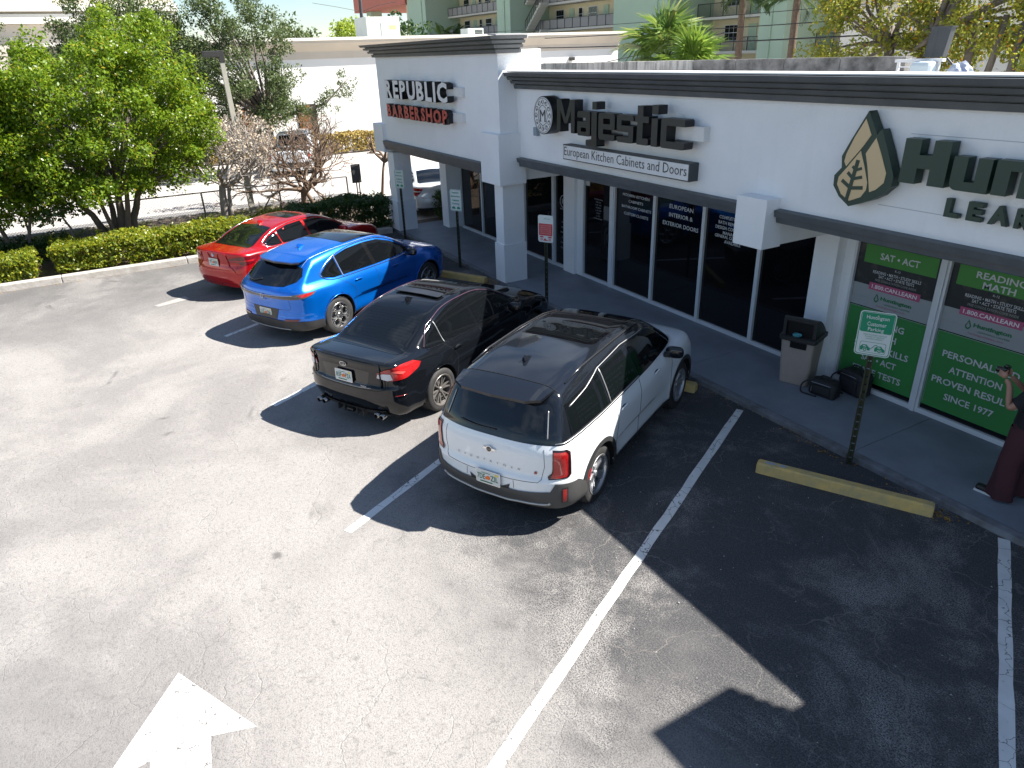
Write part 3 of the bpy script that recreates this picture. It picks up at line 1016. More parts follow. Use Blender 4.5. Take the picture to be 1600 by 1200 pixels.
# photographed outline, in metres on the wall
def uv(px, py):      # small local drawing grid: 0..1 across, 0..1 up
    return (-5.57 + px * 0.74, 2.985 + py * 1.055)
outer = [(0.42, 1.0), (0.62, 0.77), (0.68, 0.83), (0.84, 0.62), (1.0, 0.38), (0.99, 0.27), (0.84, 0.16), (0.70, 0.10), (0.52, 0.05), (0.34, 0.0), (0.14, 0.09), (0.01, 0.20), (0.0, 0.31), (0.11, 0.40), (0.08, 0.52), (0.2, 0.70)]
plate('leaf_body', [[uv(a, b_) for a, b_ in outer]], 0.02, 0.16, FF, DGREEN, sg, mside=DGSIDE)
pan = [
 [(0.40, 0.92), (0.53, 0.765), (0.44, 0.66), (0.38, 0.60), (0.22, 0.45), (0.19, 0.42), (0.145, 0.47), (0.16, 0.55), (0.26, 0.73)],
 [(0.62, 0.74), (0.75, 0.58), (0.88, 0.40), (0.87, 0.30), (0.76, 0.22), (0.66, 0.185), (0.62, 0.29), (0.56, 0.44), (0.49, 0.575)],
 [(0.40, 0.595), (0.50, 0.45), (0.60, 0.28), (0.60, 0.20), (0.53, 0.12), (0.34, 0.06), (0.18, 0.12), (0.08, 0.22), (0.09, 0.30), (0.22, 0.42)]]
for i, p in enumerate(pan):
    plate('leaf_panel', [[uv(a, b_) for a, b_ in p]], 0.161, 0.166, FF, CREAM, sg)
def bar(a, b_, w):
    a, b_ = Vector(uv(*a)), Vector(uv(*b_))
    n = (b_ - a).normalized()
    n = Vector((-n.y, n.x)) * w / 2
    return [tuple(a - n), tuple(b_ - n), tuple(b_ + n), tuple(a + n)]
plate('leaf_vein', [bar((0.29, 0.05), (0.385, 0.50), 0.045), bar((0.33, 0.20), (0.16, 0.27), 0.04), bar((0.33, 0.20), (0.54, 0.22), 0.04), bar((0.35, 0.30), (0.24, 0.36), 0.035), bar((0.35, 0.30), (0.50, 0.33), 0.035), bar((0.37, 0.39), (0.31, 0.43), 0.03), bar((0.37, 0.39), (0.47, 0.42), 0.03)],
      0.167, 0.172, FF, DGREEN, sg)
fix(sg)
tag(sg, 'cream and dark green leaf emblem standing left of the green word', 'sign')

sg = empty('shop_sign', (-3.5, FY, 3.5))
LK = dict(d0=0.03, d1=0.17, mface=DGREEN, mside=DGSIDE)
Z0 = 3.335
letter(sg, [rect(0, 0.36, 0, 1), rect(0.64, 1, 0, 1), rect(0.3, 0.7, 0.36, 0.66)], [], -4.76, -4.26, Z0, 3.79, **LK)
letter(sg, [rrect(0, 1, 0, 0.8, 0.2), rect(0, 1, 0.4, 1), rect(0.6, 1, 0, 0.5)], [rect(0.37, 0.63, 0.28, 1.1)], -4.21, -3.83, Z0 - 0.005, 3.66, **LK)
letter(sg, [rrect(0, 1, 0.2, 1, 0.2), rect(0, 1, 0, 0.6), rect(0, 0.4, 0.5, 1)], [rect(0.37, 0.63, -0.1, 0.72)], -3.79, -3.41, Z0, 3.665, **LK)
x = -3.37
letter(sg, [rect(0.1, 0.62, 0.0, 1.25), rrect(0.1, 1.0, 0.0, 0.25, 0.08), rect(-0.05, 1.0, 0.74, 1.0)], [], x, x + 0.24, Z0, 3.66, **LK)
x += 0.28
letter(sg, [rect(0, 1, 0, 1)], [], x, x + 0.13, Z0, 3.66, **LK)
x += 0.17
letter(sg, [rrect(0, 1, 0.2, 1, 0.2), rect(0, 1, 0, 0.6), rect(0, 0.4, 0.5, 1)], [rect(0.37, 0.63, -0.1, 0.72)], x, x + 0.36, Z0, 3.665, **LK)
for i, (l, z0, z1) in enumerate((('L', 0, 0), ('E', 0, 0), ('A', 0, 0), ('R', 0, 0), ('N', 0, 0), ('I', 0, 0), ('N', 0, 0), ('G', 0, 0))):
    x0 = -4.245 + i * 0.232
    w = 0.045 if l == 'I' else 0.155
    if l == 'A':
        w = 0.19
        x0 -= 0.015
    o = text(l, FF, x0, x0 + w, 3.035, 3.225, DGSIDE, sg, name='letter', bold=0.05, d=0.02, thick=0.06)
    text(l, FF, x0 + 0.003, x0 + w - 0.003, 3.038, 3.222, DGREEN, o, name='letter_face', bold=0.05, d=0.083)
fix(sg)
tag(sg, 'dark green raised words Huntington Learning right of the leaf emblem', 'sign')
# old sign outlines left on the wall
P_(box('patch_line', -4.82, -1.6, FY - 0.004, FY, 3.815, 3.822, mat('patch_line', (0.45, 0.47, 0.5), 0.8)))
P_(box('patch_line', -5.05, -4.2, FY - 0.004, FY, 3.025, 3.032, MATS['patch_line']))
# ------------------------------------------------------------------ cars
def cub(xs, ys):
    """monotone cubic through points, flat beyond the ends"""
    xs = np.array(xs, float)
    ys = np.array(ys, float)
    h = np.diff(xs)
    d = np.diff(ys) / h
    m = np.zeros_like(ys)
    m[1:-1] = np.where(d[:-1] * d[1:] > 0, 2 * d[:-1] * d[1:] / (d[:-1] + d[1:] + 1e-12), 0)
    m[0], m[-1] = d[0], d[-1]
    def fn(x):
        x = np.clip(x, xs[0], xs[-1])
        i = np.clip(np.searchsorted(xs, x) - 1, 0, len(h) - 1)
        t = (x - xs[i]) / h[i]
        t2, t3 = t * t, t * t * t
        return (2 * t3 - 3 * t2 + 1) * ys[i] + (t3 - 2 * t2 + t) * h[i] * m[i] + (-2 * t3 + 3 * t2) * ys[i + 1] + (t3 - t2) * h[i] * m[i + 1]
    def fd(x):
        return (fn(x + 0.005) - fn(x - 0.005)) / 0.01
    return fn, fd

def pts(l):
    return cub([a for a, b in l], [b for a, b in l])

def smax(a, b, k):
    h = np.maximum(k - np.abs(a - b), 0) / k
    return np.maximum(a, b) + h * h * k * 0.25

def smin(a, b, k):
    return -smax(-a, -b, k)

class CarShape:
    def __init__(s, D):
        s.D = D
        s.top, s.topd = pts(D['top'])
        s.roof, s.roofd = pts(D['roof'])
        s.rear, s.reard = pts(D['rear'])
        s.front, s.frontd = pts(D['front'])
        s.hw, s.hwd = pts(D['hw'])
        s.inw, _ = pts(D['inw'])
        s.gw, s.gwd = pts(D['gw'])
        s.gx, _ = pts(D['gx'])
        s.gr, s.grd = pts(D['grear'])
        s.wb = D['wb']
    def base(s, p):
        D = s.D
        x, y, z = p[..., 0], p[..., 1], p[..., 2]
        ay = np.abs(y)
        n = lambda d: np.sqrt(1 + d * d)
        cr = D.get('crown', 0.07)
        d = (z - (s.top(x) + cr * (0.4 - y * y))) / n(s.topd(x))
        yr = ay / 0.9
        xr = (s.rear(z) + D.get('rplan', 0.16) * yr ** 4 + 0.03 * yr ** 2 - x) / n(s.reard(z))
        d = smax(d, xr, D.get('kr', 0.07))
        xf = (x - (s.front(z) - D.get('fplan', 0.30) * yr ** 3)) / n(s.frontd(z))
        d = smax(d, xf, 0.14)
        hw = s.hw(x) - s.inw(z)
        for (xw, am, wr) in D.get('flare', ()):
            r = np.sqrt((x - xw) ** 2 + ((z - 0.38) * 1.1) ** 2)
            hw = hw + am * np.exp(-((r - 0.38) / wr) ** 2)
        sd = (ay - hw) / n(s.hwd(x))
        # scoop along the doors
        sc = D.get('scoop', 0.0)
        if sc:
            sd = sd + sc * np.exp(-((z - 0.52) / 0.12) ** 2) * np.exp(-((x - s.wb * 0.5) / 0.9) ** 4)
        d = smax(d, sd, D.get('ks', 0.09))
        d = smax(d, D.get('zb', 0.22) + 0.0 * x - z, 0.06)
        # greenhouse
        g = (z - (s.roof(x) + D.get('rcrown', 0.055) * (0.25 - y * y))) / n(s.roofd(x))
        gs = (ay - (s.gw(z) - s.gx(x))) / n(s.gwd(z))
        g = smax(g, gs, D.get('kg', 0.12))
        grr = (s.gr(z) + 0.10 * (ay / 0.7) ** 3 - x) / n(s.grd(z))
        g = smax(g, grr, D.get('kgr', 0.06))
        g = np.maximum(g, 0.6 - z)
        return smin(d, g, D.get('kj', 0.05))
    def arch(s, p):
        x, y, z = p[..., 0], p[..., 1], p[..., 2]
        o = None
        for xw in (0.0, s.wb):
            c = np.maximum(np.sqrt((x - xw) ** 2 + (z - s.D['wr'] - 0.01) ** 2) - s.D['ar'], 0.56 - np.abs(y))
            o = c if o is None else np.minimum(o, c)
        return -o
    def f(s, p):
        return np.maximum(s.base(p), s.arch(p))
    def grad(s, fn, p, e=0.004):
        g = np.zeros_like(p)
        for k in range(3):
            q = p.copy()
            q[..., k] += e
            r = p.copy()
            r[..., k] -= e
            g[..., k] = (fn(q) - fn(r)) / (2 * e)
        return g

def surface_net(shape, lo, hi, h):
    xs = [np.arange(lo[k], hi[k] + h, h) for k in range(3)]
    X, Y, Z = np.meshgrid(*xs, indexing='ij')
    P = np.stack([X, Y, Z], -1)
    V = shape.f(P)
    nx, ny, nz = V.shape
    acc = np.zeros((nx - 1, ny - 1, nz - 1, 3))
    cnt = np.zeros((nx - 1, ny - 1, nz - 1))
    sl = [slice(0, -1), slice(1, None)]
    cs = [(a, b, c) for a in (0, 1) for b in (0, 1) for c in (0, 1)]
    for a in cs:
        for ax in range(3):
            if a[ax]:
                continue
            b = list(a)
            b[ax] = 1
            va = V[sl[a[0]], sl[a[1]], sl[a[2]]]
            vb = V[sl[b[0]], sl[b[1]], sl[b[2]]]
            m = (va < 0) != (vb < 0)
            t = np.where(m, va / np.where(m, va - vb, 1), 0)
            pa = P[sl[a[0]], sl[a[1]], sl[a[2]]]
            q = pa.copy()
            q[..., ax] += t * h
            acc += np.where(m[..., None], q, 0)
            cnt += m
    act = cnt > 0
    idx = -np.ones(act.shape, int)
    idx[act] = np.arange(act.sum())
    v = acc[act] / cnt[act][:, None]
    faces = []
    for ax in range(3):
        b, c = [(1, 2), (2, 0), (0, 1)][ax]
        s0 = [slice(None)] * 3
        s1 = [slice(None)] * 3
        s0[ax] = slice(0, -1)
        s1[ax] = slice(1, None)
        va, vb = V[tuple(s0)], V[tuple(s1)]
        m = (va < 0) != (vb < 0)
        I = np.argwhere(m)
        ok = (I[:, b] > 0) & (I[:, c] > 0) & (I[:, b] < V.shape[b] - 1) & (I[:, c] < V.shape[c] - 1)
        I = I[ok]
        inside = va[tuple(I.T)] < 0
        def g(db, dc):
            J = I.copy()
            J[:, b] -= db
            J[:, c] -= dc
            return idx[tuple(J.T)]
        q = np.stack([g(1, 1), g(0, 1), g(0, 0), g(1, 0)], -1)
        q[~inside] = q[~inside][:, ::-1]
        faces.append(q)
    f = np.concatenate(faces)
    # snap on to the true surface
    for it in range(5):
        d = shape.f(v)
        g = shape.grad(shape.f, v)
        g2 = (g * g).sum(-1) + 1e-6
        st = -(d / g2)[:, None] * g
        ln = np.linalg.norm(st, axis=1, keepdims=True)
        st *= np.minimum(1, 0.5 * h / np.maximum(ln, 1e-9))
        v = v + st
    return v, f

def car_body(shape, name, mpaint, mwell, parent, h=0.03, cut=None, mcut=None, cutname='greenhouse'):
    D = shape.D
    lo = (D['x0'] - 0.08, -1.05, 0.1)
    hi = (D['x1'] + 0.08, 1.05, D['zt'] + 0.08)
    v, f = surface_net(shape, lo, hi, h)
    def mk(nm, v, f, mats, mi):
        me = bpy.data.meshes.new(nm)
        me.from_pydata(v.tolist(), [], f.tolist() if hasattr(f, 'tolist') else f)
        me.update()
        if mi is not None:
            me.polygons.foreach_set('material_index', mi)
        o = link(nm, me, mats, parent, True)
        g = shape.grad(shape.base, v)
        g /= np.linalg.norm(g, axis=1, keepdims=True) + 1e-9
        ga = shape.grad(shape.arch, v)
        ga /= np.linalg.norm(ga, axis=1, keepdims=True) + 1e-9
        w = shape.arch(v) > shape.base(v)
        g[w] = ga[w]
        me.normals_split_custom_set_from_vertices(g.tolist())
        return o
    fc = v[f].mean(1)
    well = shape.arch(fc) > shape.base(fc) + 0.002
    under = fc[:, 2] < D.get('zb', 0.22) + 0.035
    mi = (well | under).astype(int)
    if cut is None:
        return mk(name, v, f, [mpaint, mwell], mi.tolist())
    zc = lambda p: p[:, 2] - (cut[0] + cut[1] * p[:, 0])
    # split on a plane: snap the vertices nearest the plane to it, then divide
    sgn = zc(v)
    bm = bmesh.new()
    vs = [bm.verts.new(p) for p in v.tolist()]
    for q, m_ in zip(f.tolist(), mi.tolist()):
        if len(set(q)) == 4:
            try:
                fa = bm.faces.new([vs[i] for i in q])
                fa.material_index = m_
            except ValueError:
                pass
    no = Vector((-cut[1], 0, 1)).normalized()
    bmesh.ops.bisect_plane(bm, geom=list(bm.verts) + list(bm.edges) + list(bm.faces), dist=1e-5, plane_co=(0, 0, cut[0]), plane_no=no)
    up, dn = [], []
    for fa in bm.faces:
        c = fa.calc_center_median()
        (up if (c.z > cut[0] + cut[1] * c.x and c.x < cut[2]) else dn).append(fa)
    out = []
    for nm, fs, mats in ((cutname, up, [mcut]), (name, dn, [mpaint, mwell])):
        ids = {}
        vv, ff, mm = [], [], []
        for fa in fs:
            r = []
            for w in fa.verts:
                if w.index not in ids or True:
                    k = w
                    if k not in ids:
                        ids[k] = len(vv)
                        vv.append(tuple(w.co))
                    r.append(ids[k])
            ff.append(r)
            mm.append(fa.material_index if len(mats) > 1 else 0)
        out.append(mk(nm, np.array(vv), ff, mats, mm))
    bm.free()
    return out

def clip_poly(poly, step):
    """triangulated, refined polygon: 2D verts and tris"""
    n = len(poly)
    ar = sum(poly[i][0] * poly[(i + 1) % n][1] - poly[(i + 1) % n][0] * poly[i][1] for i in range(n))
    if ar < 0:
        poly = poly[::-1]
    P = []
    for i in range(n):
        a = Vector(poly[i])
        b = Vector(poly[(i + 1) % n])
        k = max(1, int((b - a).length / step + 0.5))
        for j in range(k):
            P.append(a.lerp(b, j / k))
    m = len(P)
    x0 = min(p.x for p in P)
    x1 = max(p.x for p in P)
    y0 = min(p.y for p in P)
    y1 = max(p.y for p in P)
    A = np.array([tuple(p) for p in P])
    B = np.roll(A, -1, 0)
    gx, gy = np.meshgrid(np.arange(x0 + step * .5, x1, step), np.arange(y0 + step * .5, y1, step))
    G = np.stack([gx.ravel(), gy.ravel()], -1)
    if len(G):
        ins = np.zeros(len(G), bool)
        dm = np.full(len(G), 1e9)
        for a, b in zip(A, B):
            c = (a[1] > G[:, 1]) != (b[1] > G[:, 1])
            with np.errstate(divide='ignore', invalid='ignore'):
                xx = (b[0] - a[0]) * (G[:, 1] - a[1]) / (b[1] - a[1] + 1e-30) + a[0]
            ins ^= c & (G[:, 0] < xx)
            ab = b - a
            t = np.clip(((G - a) @ ab) / (ab @ ab + 1e-12), 0, 1)
            dm = np.minimum(dm, np.linalg.norm(G - a - t[:, None] * ab, axis=1))
        G = G[ins & (dm > step * 0.35)]
    allp = P + [Vector((float(a), float(b))) for a, b in G]
    ov, oe, of, _, _, _ = delaunay_2d_cdt(allp, [], [list(range(m))], 1, 1e-6)
    return np.array([tuple(p) for p in ov]), [tuple(q) for q in of]

def project(shape, uv, mode, off, C=0.6):
    n = len(uv)
    o = np.zeros((n, 3))
    d = np.zeros((n, 3))
    if mode in ('R', 'L'):
        s = -1 if mode == 'R' else 1
        o[:, 0] = uv[:, 0]
        o[:, 1] = 1.3 * s
        o[:, 2] = uv[:, 1]
        d[:, 1] = -s
    elif mode == 'B':
        o[:, 0] = -1.7
        o[:, 1] = uv[:, 0]
        o[:, 2] = uv[:, 1]
        d[:, 0] = 1
    elif mode == 'F':
        o[:, 0] = shape.D['x1'] + 0.6
        o[:, 1] = uv[:, 0]
        o[:, 2] = uv[:, 1]
        d[:, 0] = -1
    elif mode == 'T':
        o[:, 0] = uv[:, 0]
        o[:, 1] = uv[:, 1]
        o[:, 2] = 2.4
        d[:, 2] = -1
    elif mode == 'W':       # (angle in degrees from straight back, towards the right side positive; z)
        a = np.radians(uv[:, 0])
        d[:, 0] = np.cos(a)
        d[:, 1] = np.sin(a)
        o[:, 0] = C - 2.6 * np.cos(a)
        o[:, 1] = -2.6 * np.sin(a)
        o[:, 2] = uv[:, 1]
    t = np.zeros(n)
    for it in range(70):
        p = o + d * t[:, None]
        v = shape.base(p) - off
        t += np.clip(v * 0.75, -0.05, 0.3)
        t = np.minimum(t, 3.2)
    return o + d * t[:, None]

def patch(shape, poly, mode, off, mt, name, parent, step=0.05, C=0.6):
    sc = 1.0
    if mode == 'W':         # angles scaled so that step works in metres
        k = 1.3 * math.pi / 180
        poly = [(a * k, z) for a, z in poly]
    uv, tr = clip_poly(poly, step)
    if mode == 'W':
        uv = uv.copy()
        uv[:, 0] /= k
    v = project(shape, uv, mode, off, C)
    me = bpy.data.meshes.new(name)
    me.from_pydata(v.tolist(), [], tr)
    me.update()
    g = shape.grad(shape.base, v)
    g /= np.linalg.norm(g, axis=1, keepdims=True) + 1e-9
    # face outward
    a = me.polygons[0]
    if Vector(g[a.vertices[0]].tolist()).dot(a.normal) < 0:
        me.flip_normals()
    o = link(name, me, mt, parent, True)
    me.normals_split_custom_set_from_vertices(g.tolist())
    return o

def dense(pl, n=10):
    """smooth polyline through points"""
    P = [Vector(p) for p in pl]
    out = []
    for i in range(len(P) - 1):
        p0 = P[max(0, i - 1)]
        p1, p2 = P[i], P[i + 1]
        p3 = P[min(len(P) - 1, i + 2)]
        for j in range(n):
            t = j / n
            out.append(0.5 * ((2 * p1) + (p2 - p0) * t + (2 * p0 - 5 * p1 + 4 * p2 - p3) * t * t + (3 * p1 - p0 - 3 * p2 + p3) * t ** 3))
    out.append(P[-1])
    return [tuple(p) for p in out]

def strip(shape, pl, mode, r, off, mt, name, parent, smooth=True, C=0.6, n=5):
    """thin trim / seam: tube following a projected line"""
    pl = dense(pl) if smooth else pl
    if not smooth:
        q = []
        for i in range(len(pl) - 1):
            for j in range(8):
                q.append(tuple(pl[i][k] + (pl[i + 1][k] - pl[i][k]) * j / 8 for k in (0, 1)))
        pl = q + [pl[-1]]
    v = project(shape, np.array(pl), mode, off, C)
    return MB().tube([tuple(p) for p in v], r, n).build(name, mt, parent, smooth=True)

TYRE = mat('tyre_rubber', (0.018, 0.018, 0.019), 0.75, c2=(0.05, 0.047, 0.043), nscale=7, amt=0.6, bump=0.2, bscale=60)
WELL = mat('wheel_well', (0.006, 0.006, 0.006), 0.9)
SEAM = mat('seam_shadow_gap', (0.006, 0.006, 0.007), 0.8)
CHROME = mat('chrome', (0.75, 0.75, 0.76), 0.12, 1.0)
SATIN = mat('satin_silver', (0.42, 0.42, 0.42), 0.42, 0.7)
PLASTIC = mat('black_plastic', (0.022, 0.022, 0.023), 0.5, c2=(0.04, 0.04, 0.04), nscale=3, bump=0.08, bscale=120)
AUTOGLASS = mat('tinted_auto_glass', (0.004, 0.005, 0.006), 0.02, spec=0.6)
REDLENS = mat('red_lens', (0.45, 0.012, 0.012), 0.12, c2=(0.22, 0.005, 0.006), nscale=14, amt=0.8, coat=0.8)
DARKRED = mat('dark_red_lens', (0.16, 0.006, 0.010), 0.12, c2=(0.07, 0.003, 0.005), nscale=18, amt=0.9, coat=0.8)
CLEARL = mat('clear_lens', (0.60, 0.60, 0.62), 0.12, coat=0.8)
PLATEW = mat('plate_white', (0.62, 0.64, 0.62), 0.45, c2=(0.5, 0.55, 0.5), nscale=12)
PLATEG = mat('plate_green', (0.02, 0.13, 0.07), 0.5)
ORANGE = mat('plate_orange', (0.75, 0.16, 0.03), 0.5)
YELLOW = mat('plate_sticker', (0.75, 0.55, 0.05), 0.5)

def wheel_meshes(kind, r, w, rr, mrim, m2):
    prof = [(rr - 0.01, -w / 2 + 0.01), (rr + 0.012, -w / 2 - 0.0), (rr + 0.04, -w / 2 - 0.006), (r - 0.03, -w / 2 + 0.002), (r - 0.008, -w / 2 + 0.018), (r, -w / 2 + 0.04)]
    for k in range(4):
        y = -w / 2 + 0.05 + k * (w - 0.1) / 4
        prof += [(r, y), (r, y + (w - 0.1) / 4 - 0.012), (r - 0.007, y + (w - 0.1) / 4 - 0.010), (r - 0.007, y + (w - 0.1) / 4 - 0.002)]
    prof += [(r, w / 2 - 0.05), (r, w / 2 - 0.04), (r - 0.008, w / 2 - 0.018), (r - 0.03, w / 2 - 0.002), (rr + 0.012, w / 2), (rr - 0.01, w / 2 - 0.01)]
    v, f = lathe(prof, 48, 'y')
    tyre = MB().add(v, f)
    rim = MB()
    v, f = lathe([(rr - 0.004, w / 2 - 0.008), (rr + 0.008, w / 2 + 0.002), (rr + 0.004, w / 2 + 0.006), (rr - 0.014, w / 2 + 0.0), (rr - 0.022, w / 2 - 0.03), (rr - 0.03, -w / 2 + 0.02)], 48, 'y')
    rim.add(v, f)
    face = w / 2 - 0.012
    dark = MB()
    v, f = lathe([(rr - 0.028, -0.01), (0.001, -0.01)], 32, 'y')
    dark.add(v, f)
    v, f = lathe([(0.001, 0.03), (0.165, 0.03), (0.165, 0.012)], 32, 'y')
    disc = MB().add(v, f)
    def spoke(a, w0, w1, r0=0.03, r1=None, dz=0.0, th=0.03):
        r1 = r1 or rr - 0.006
        ca, sa = math.cos(a), math.sin(a)
        def q(rad, t, y):
            return (rad * ca - t * sa, y, rad * sa + t * ca)
        y0, y1 = face - 0.035 + dz, face - 0.004
        vv = []
        for (rad, ww, y) in ((r0, w0, y0), (r1, w1, y1)):
            vv += [q(rad, -ww / 2, y), q(rad, ww / 2, y), q(rad, ww / 2 + 0.006, y - th), q(rad, -ww / 2 - 0.006, y - th)]
        rim.add(vv, [(0, 1, 5, 4), (1, 2, 6, 5), (2, 3, 7, 6), (3, 0, 4, 7), (4, 5, 6, 7), (0, 3, 2, 1)])
    if kind == 'star5':
        for k in range(5):
            a = math.radians(72 * k + 90)
            spoke(a - 0.13, 0.035, 0.05)
            spoke(a + 0.13, 0.035, 0.05)
            spoke(a, 0.05, 0.03, 0.03, 0.16, dz=0.004)
    elif kind == 'twin':
        for k in range(6):
            a = math.radians(60 * k + 90)
            for s in (-1, 1):
                a2 = a + s * 0.20
                ca, sa = math.cos(a), math.sin(a)
                cb, sb = math.cos(a2), math.sin(a2)
                A = Vector((0.035 * ca, face - 0.03, 0.035 * sa))
                B = Vector(((rr - 0.008) * cb, face - 0.004, (rr - 0.008) * sb))
                t = (B - A).normalized()
                nn = t.cross(Vector((0, 1, 0))).normalized() * 0.0095
                dy = Vector((0, -0.028, 0))
                vv = [A - nn, A + nn, A + nn + dy, A - nn + dy, B - nn, B + nn, B + nn + dy, B - nn + dy]
                rim.add(vv, [(0, 1, 5, 4), (1, 2, 6, 5), (2, 3, 7, 6), (3, 0, 4, 7), (4, 5, 6, 7), (0, 3, 2, 1)])
    elif kind == 'dial':
        for k in range(5):
            a = math.radians(72 * k + 90)
            cx, cz = 0.145 * math.cos(a), 0.145 * math.sin(a)
            n = 24
            for (ra, rb) in ((0.062, 0.083),):
                vv = []
                for y in (face, face - 0.035):
                    for rad in (ra, rb):
                        for j in range(n):
                            t = 2 * math.pi * j / n
                            vv.append((cx + rad * math.cos(t), y - (0.01 if rad == ra else 0), cz + rad * math.sin(t)))
                ff = []
                for j in range(n):
                    j2 = (j + 1) % n
                    ff += [(j, j2, n + j2, n + j), (j, 2 * n + j, 2 * n + j2, j2), (n + j, n + j2, 3 * n + j2, 3 * n + j)]
                rim.add(vv, ff)
            spoke(a + math.radians(36), 0.03, 0.045, 0.03, rr - 0.006)
    else:
        for k in range(10):
            spoke(math.radians(36 * k), 0.022, 0.016)
    v, f = lathe([(0.001, face - 0.012), (0.032, face - 0.012), (0.040, face - 0.02), (0.045, face - 0.06)], 20, 'y')
    rim.add(v, f)
    return tyre, rim, dark, disc

def add_wheels(root, kind, wb, yo, r, w, rr, mrim):
    tyre, rim, dark, disc = wheel_meshes(kind, r, w, rr, mrim, None)
    first = None
    for xw in (0.0, wb):
        for s in (-1, 1):
            if first is None:
                o = tyre.build('wheel', TYRE, root, smooth=True)
                a = rim.build('rim', mrim, o)
                b = dark.build('barrel', WELL, o)
                c = disc.build('brake_disc', mat('brake_disc', (0.3, 0.3, 0.3), 0.4, 0.9), o)
                first = o
            else:
                o = copy_tree(first, root)
            o.location = (xw, s * yo, r)
            o.rotation_euler = (0, random.uniform(0, 1.2), 0 if s > 0 else math.pi)
    return first

def num_plate(root, x, y, z, tl, tr_, tilt=0.0, emb=True):
    """licence plate with its characters, facing back (-x)"""
    ct, st = math.cos(tilt), math.sin(tilt)
    fr = lambda u, v, d: (x - d * ct + v * st, y - u, z + v * ct + d * st)
    o = plate('licence_plate', [rrect(-0.152, 0.152, -0.077, 0.077, 0.012)], 0.0, 0.006, fr, PLATEW, root)
    plate('plate_frame', [rrect(-0.158, 0.158, -0.083, 0.083, 0.012)], -0.004, 0.004, fr, CHROME, o)
    text(tl, fr, -0.135, -0.035, -0.030, 0.038, PLATEG, o, name='plate_character', bold=0.012, d=0.008)
    text(tr_, fr, 0.035, 0.135, -0.030, 0.038, PLATEG, o, name='plate_character', bold=0.012, d=0.008)
    plate('plate_fruit', [circ(0.008, 0.0, 0.026, 14), circ(-0.014, -0.006, 0.02, 12)], 0.006, 0.008, fr, ORANGE, o)
    plate('plate_sticker', [rect(0.09, 0.135, 0.045, 0.066)], 0.006, 0.008, fr, YELLOW, o)
    plate('plate_script', [rect(-0.08, 0.03, 0.05, 0.056)], 0.006, 0.008, fr, PLATEG, o)
    plate('plate_script', [rect(-0.10, 0.06, -0.064, -0.050)], 0.006, 0.008, fr, PLATEG, o)
    return o

def fin(root, shape, x, y, mt):
    z = float(shape.roof(np.array([x]))[0]) + shape.D.get('rcrown', 0.055) * 0.25
    m = MB()
    v = []
    for (dx, hw, h) in ((-0.09, 0.012, 0.045), (-0.085, 0.018, 0.0), (0.10, 0.012, 0.0), (-0.05, 0.006, 0.062), (-0.02, 0.008, 0.05)):
        v += [(x + dx, y - hw, z + h), (x + dx, y + hw, z + h)]
    bm = bmesh.new()
    vs = [bm.verts.new(p) for p in v]
    bmesh.ops.convex_hull(bm, input=vs)
    me = bpy.data.meshes.new('roof_antenna')
    bm.to_mesh(me)
    bm.free()
    return link('roof_antenna', me, mt, root, False)

def mirror(root, x, y, z, mt, m2=None):
    for s in (-1, 1):
        bm = bmesh.new()
        bmesh.ops.create_icosphere(bm, subdivisions=3, radius=1.0)
        for v in bm.verts:
            c = v.co
            k = (abs(c.x) ** 3 + abs(c.y) ** 3 + abs(c.z) ** 3) ** (1 / 3)
            c /= max(k, 1e-6)
            c.x *= 0.075 if c.x > 0 else 0.045
            c.y *= 0.12
            c.z *= 0.078
        me = bpy.data.meshes.new('wing_mirror')
        bm.to_mesh(me)
        bm.free()
        o = link('wing_mirror', me, mt, root, True)
        o.location = (x, s * y, z)
        o.rotation_euler = (0, 0, -s * 0.18)
        MB().box(-0.03, 0.05, -s * 0.05, -s * 0.14, -0.07, -0.02).build('mirror_arm', PLASTIC, o)

def handles(shape, root, spots, mt, seam=True):
    for (x, z) in spots:
        for md, s in (('R', -1), ('L', 1)):
            v = project(shape, np.array([(x - 0.10, z), (x, z + 0.004), (x + 0.10, z)]), md, 0.018)
            o = MB().tube([tuple(p) for p in dense3(v)], [0.004] + [0.012] * 7 + [0.004], 8).build('door_handle', mt, root, smooth=True)
            for q in o.data.vertices:
                q.co.z = z + (q.co.z - z) * 1.35
            patch(shape, [(x + 0.075 * math.cos(a), z - 0.005 + 0.028 * math.sin(a)) for a in np.linspace(0, 2 * math.pi, 14)[:-1]], md, 0.002, SEAM, 'handle_shade', o, 0.03)  # dark ellipse on the body colours in the shade behind the handle

def dense3(v, n=9):
    v = [Vector(p.tolist()) for p in v]
    out = []
    for i in range(n):
        t = i / (n - 1) * (len(v) - 1)
        k = min(int(t), len(v) - 2)
        out.append(v[k].lerp(v[k + 1], t - k))
    return out

def both(fn):
    for md in ('R', 'L'):
        fn(md)

def wrapboth(fn):
    for s in (1, -1):
        fn(s)

def place_car(root, p, a, yaw=0.0):
    q = PA(p, a)
    root.location = (q[0], q[1], 0.0)
    root.rotation_euler = (0, 0, math.atan2(T_.y, T_.x) + yaw)

def arch_trim(shape, root, r, tr, mt, off=0.006, a0=-12, a1=192, name='wheel_arch_trim'):
    zc = shape.D['wr'] + 0.01
    for xw in (0.0, shape.wb):
        for md in ('R', 'L'):
            pl = [(xw + r * math.cos(R(a)), zc + r * math.sin(R(a))) for a in np.linspace(a0, a1, 30)]
            v = project(shape, np.array(pl), md, off)
            MB().tube([tuple(p) for p in v], tr, 6).build(name, mt, root, smooth=True)

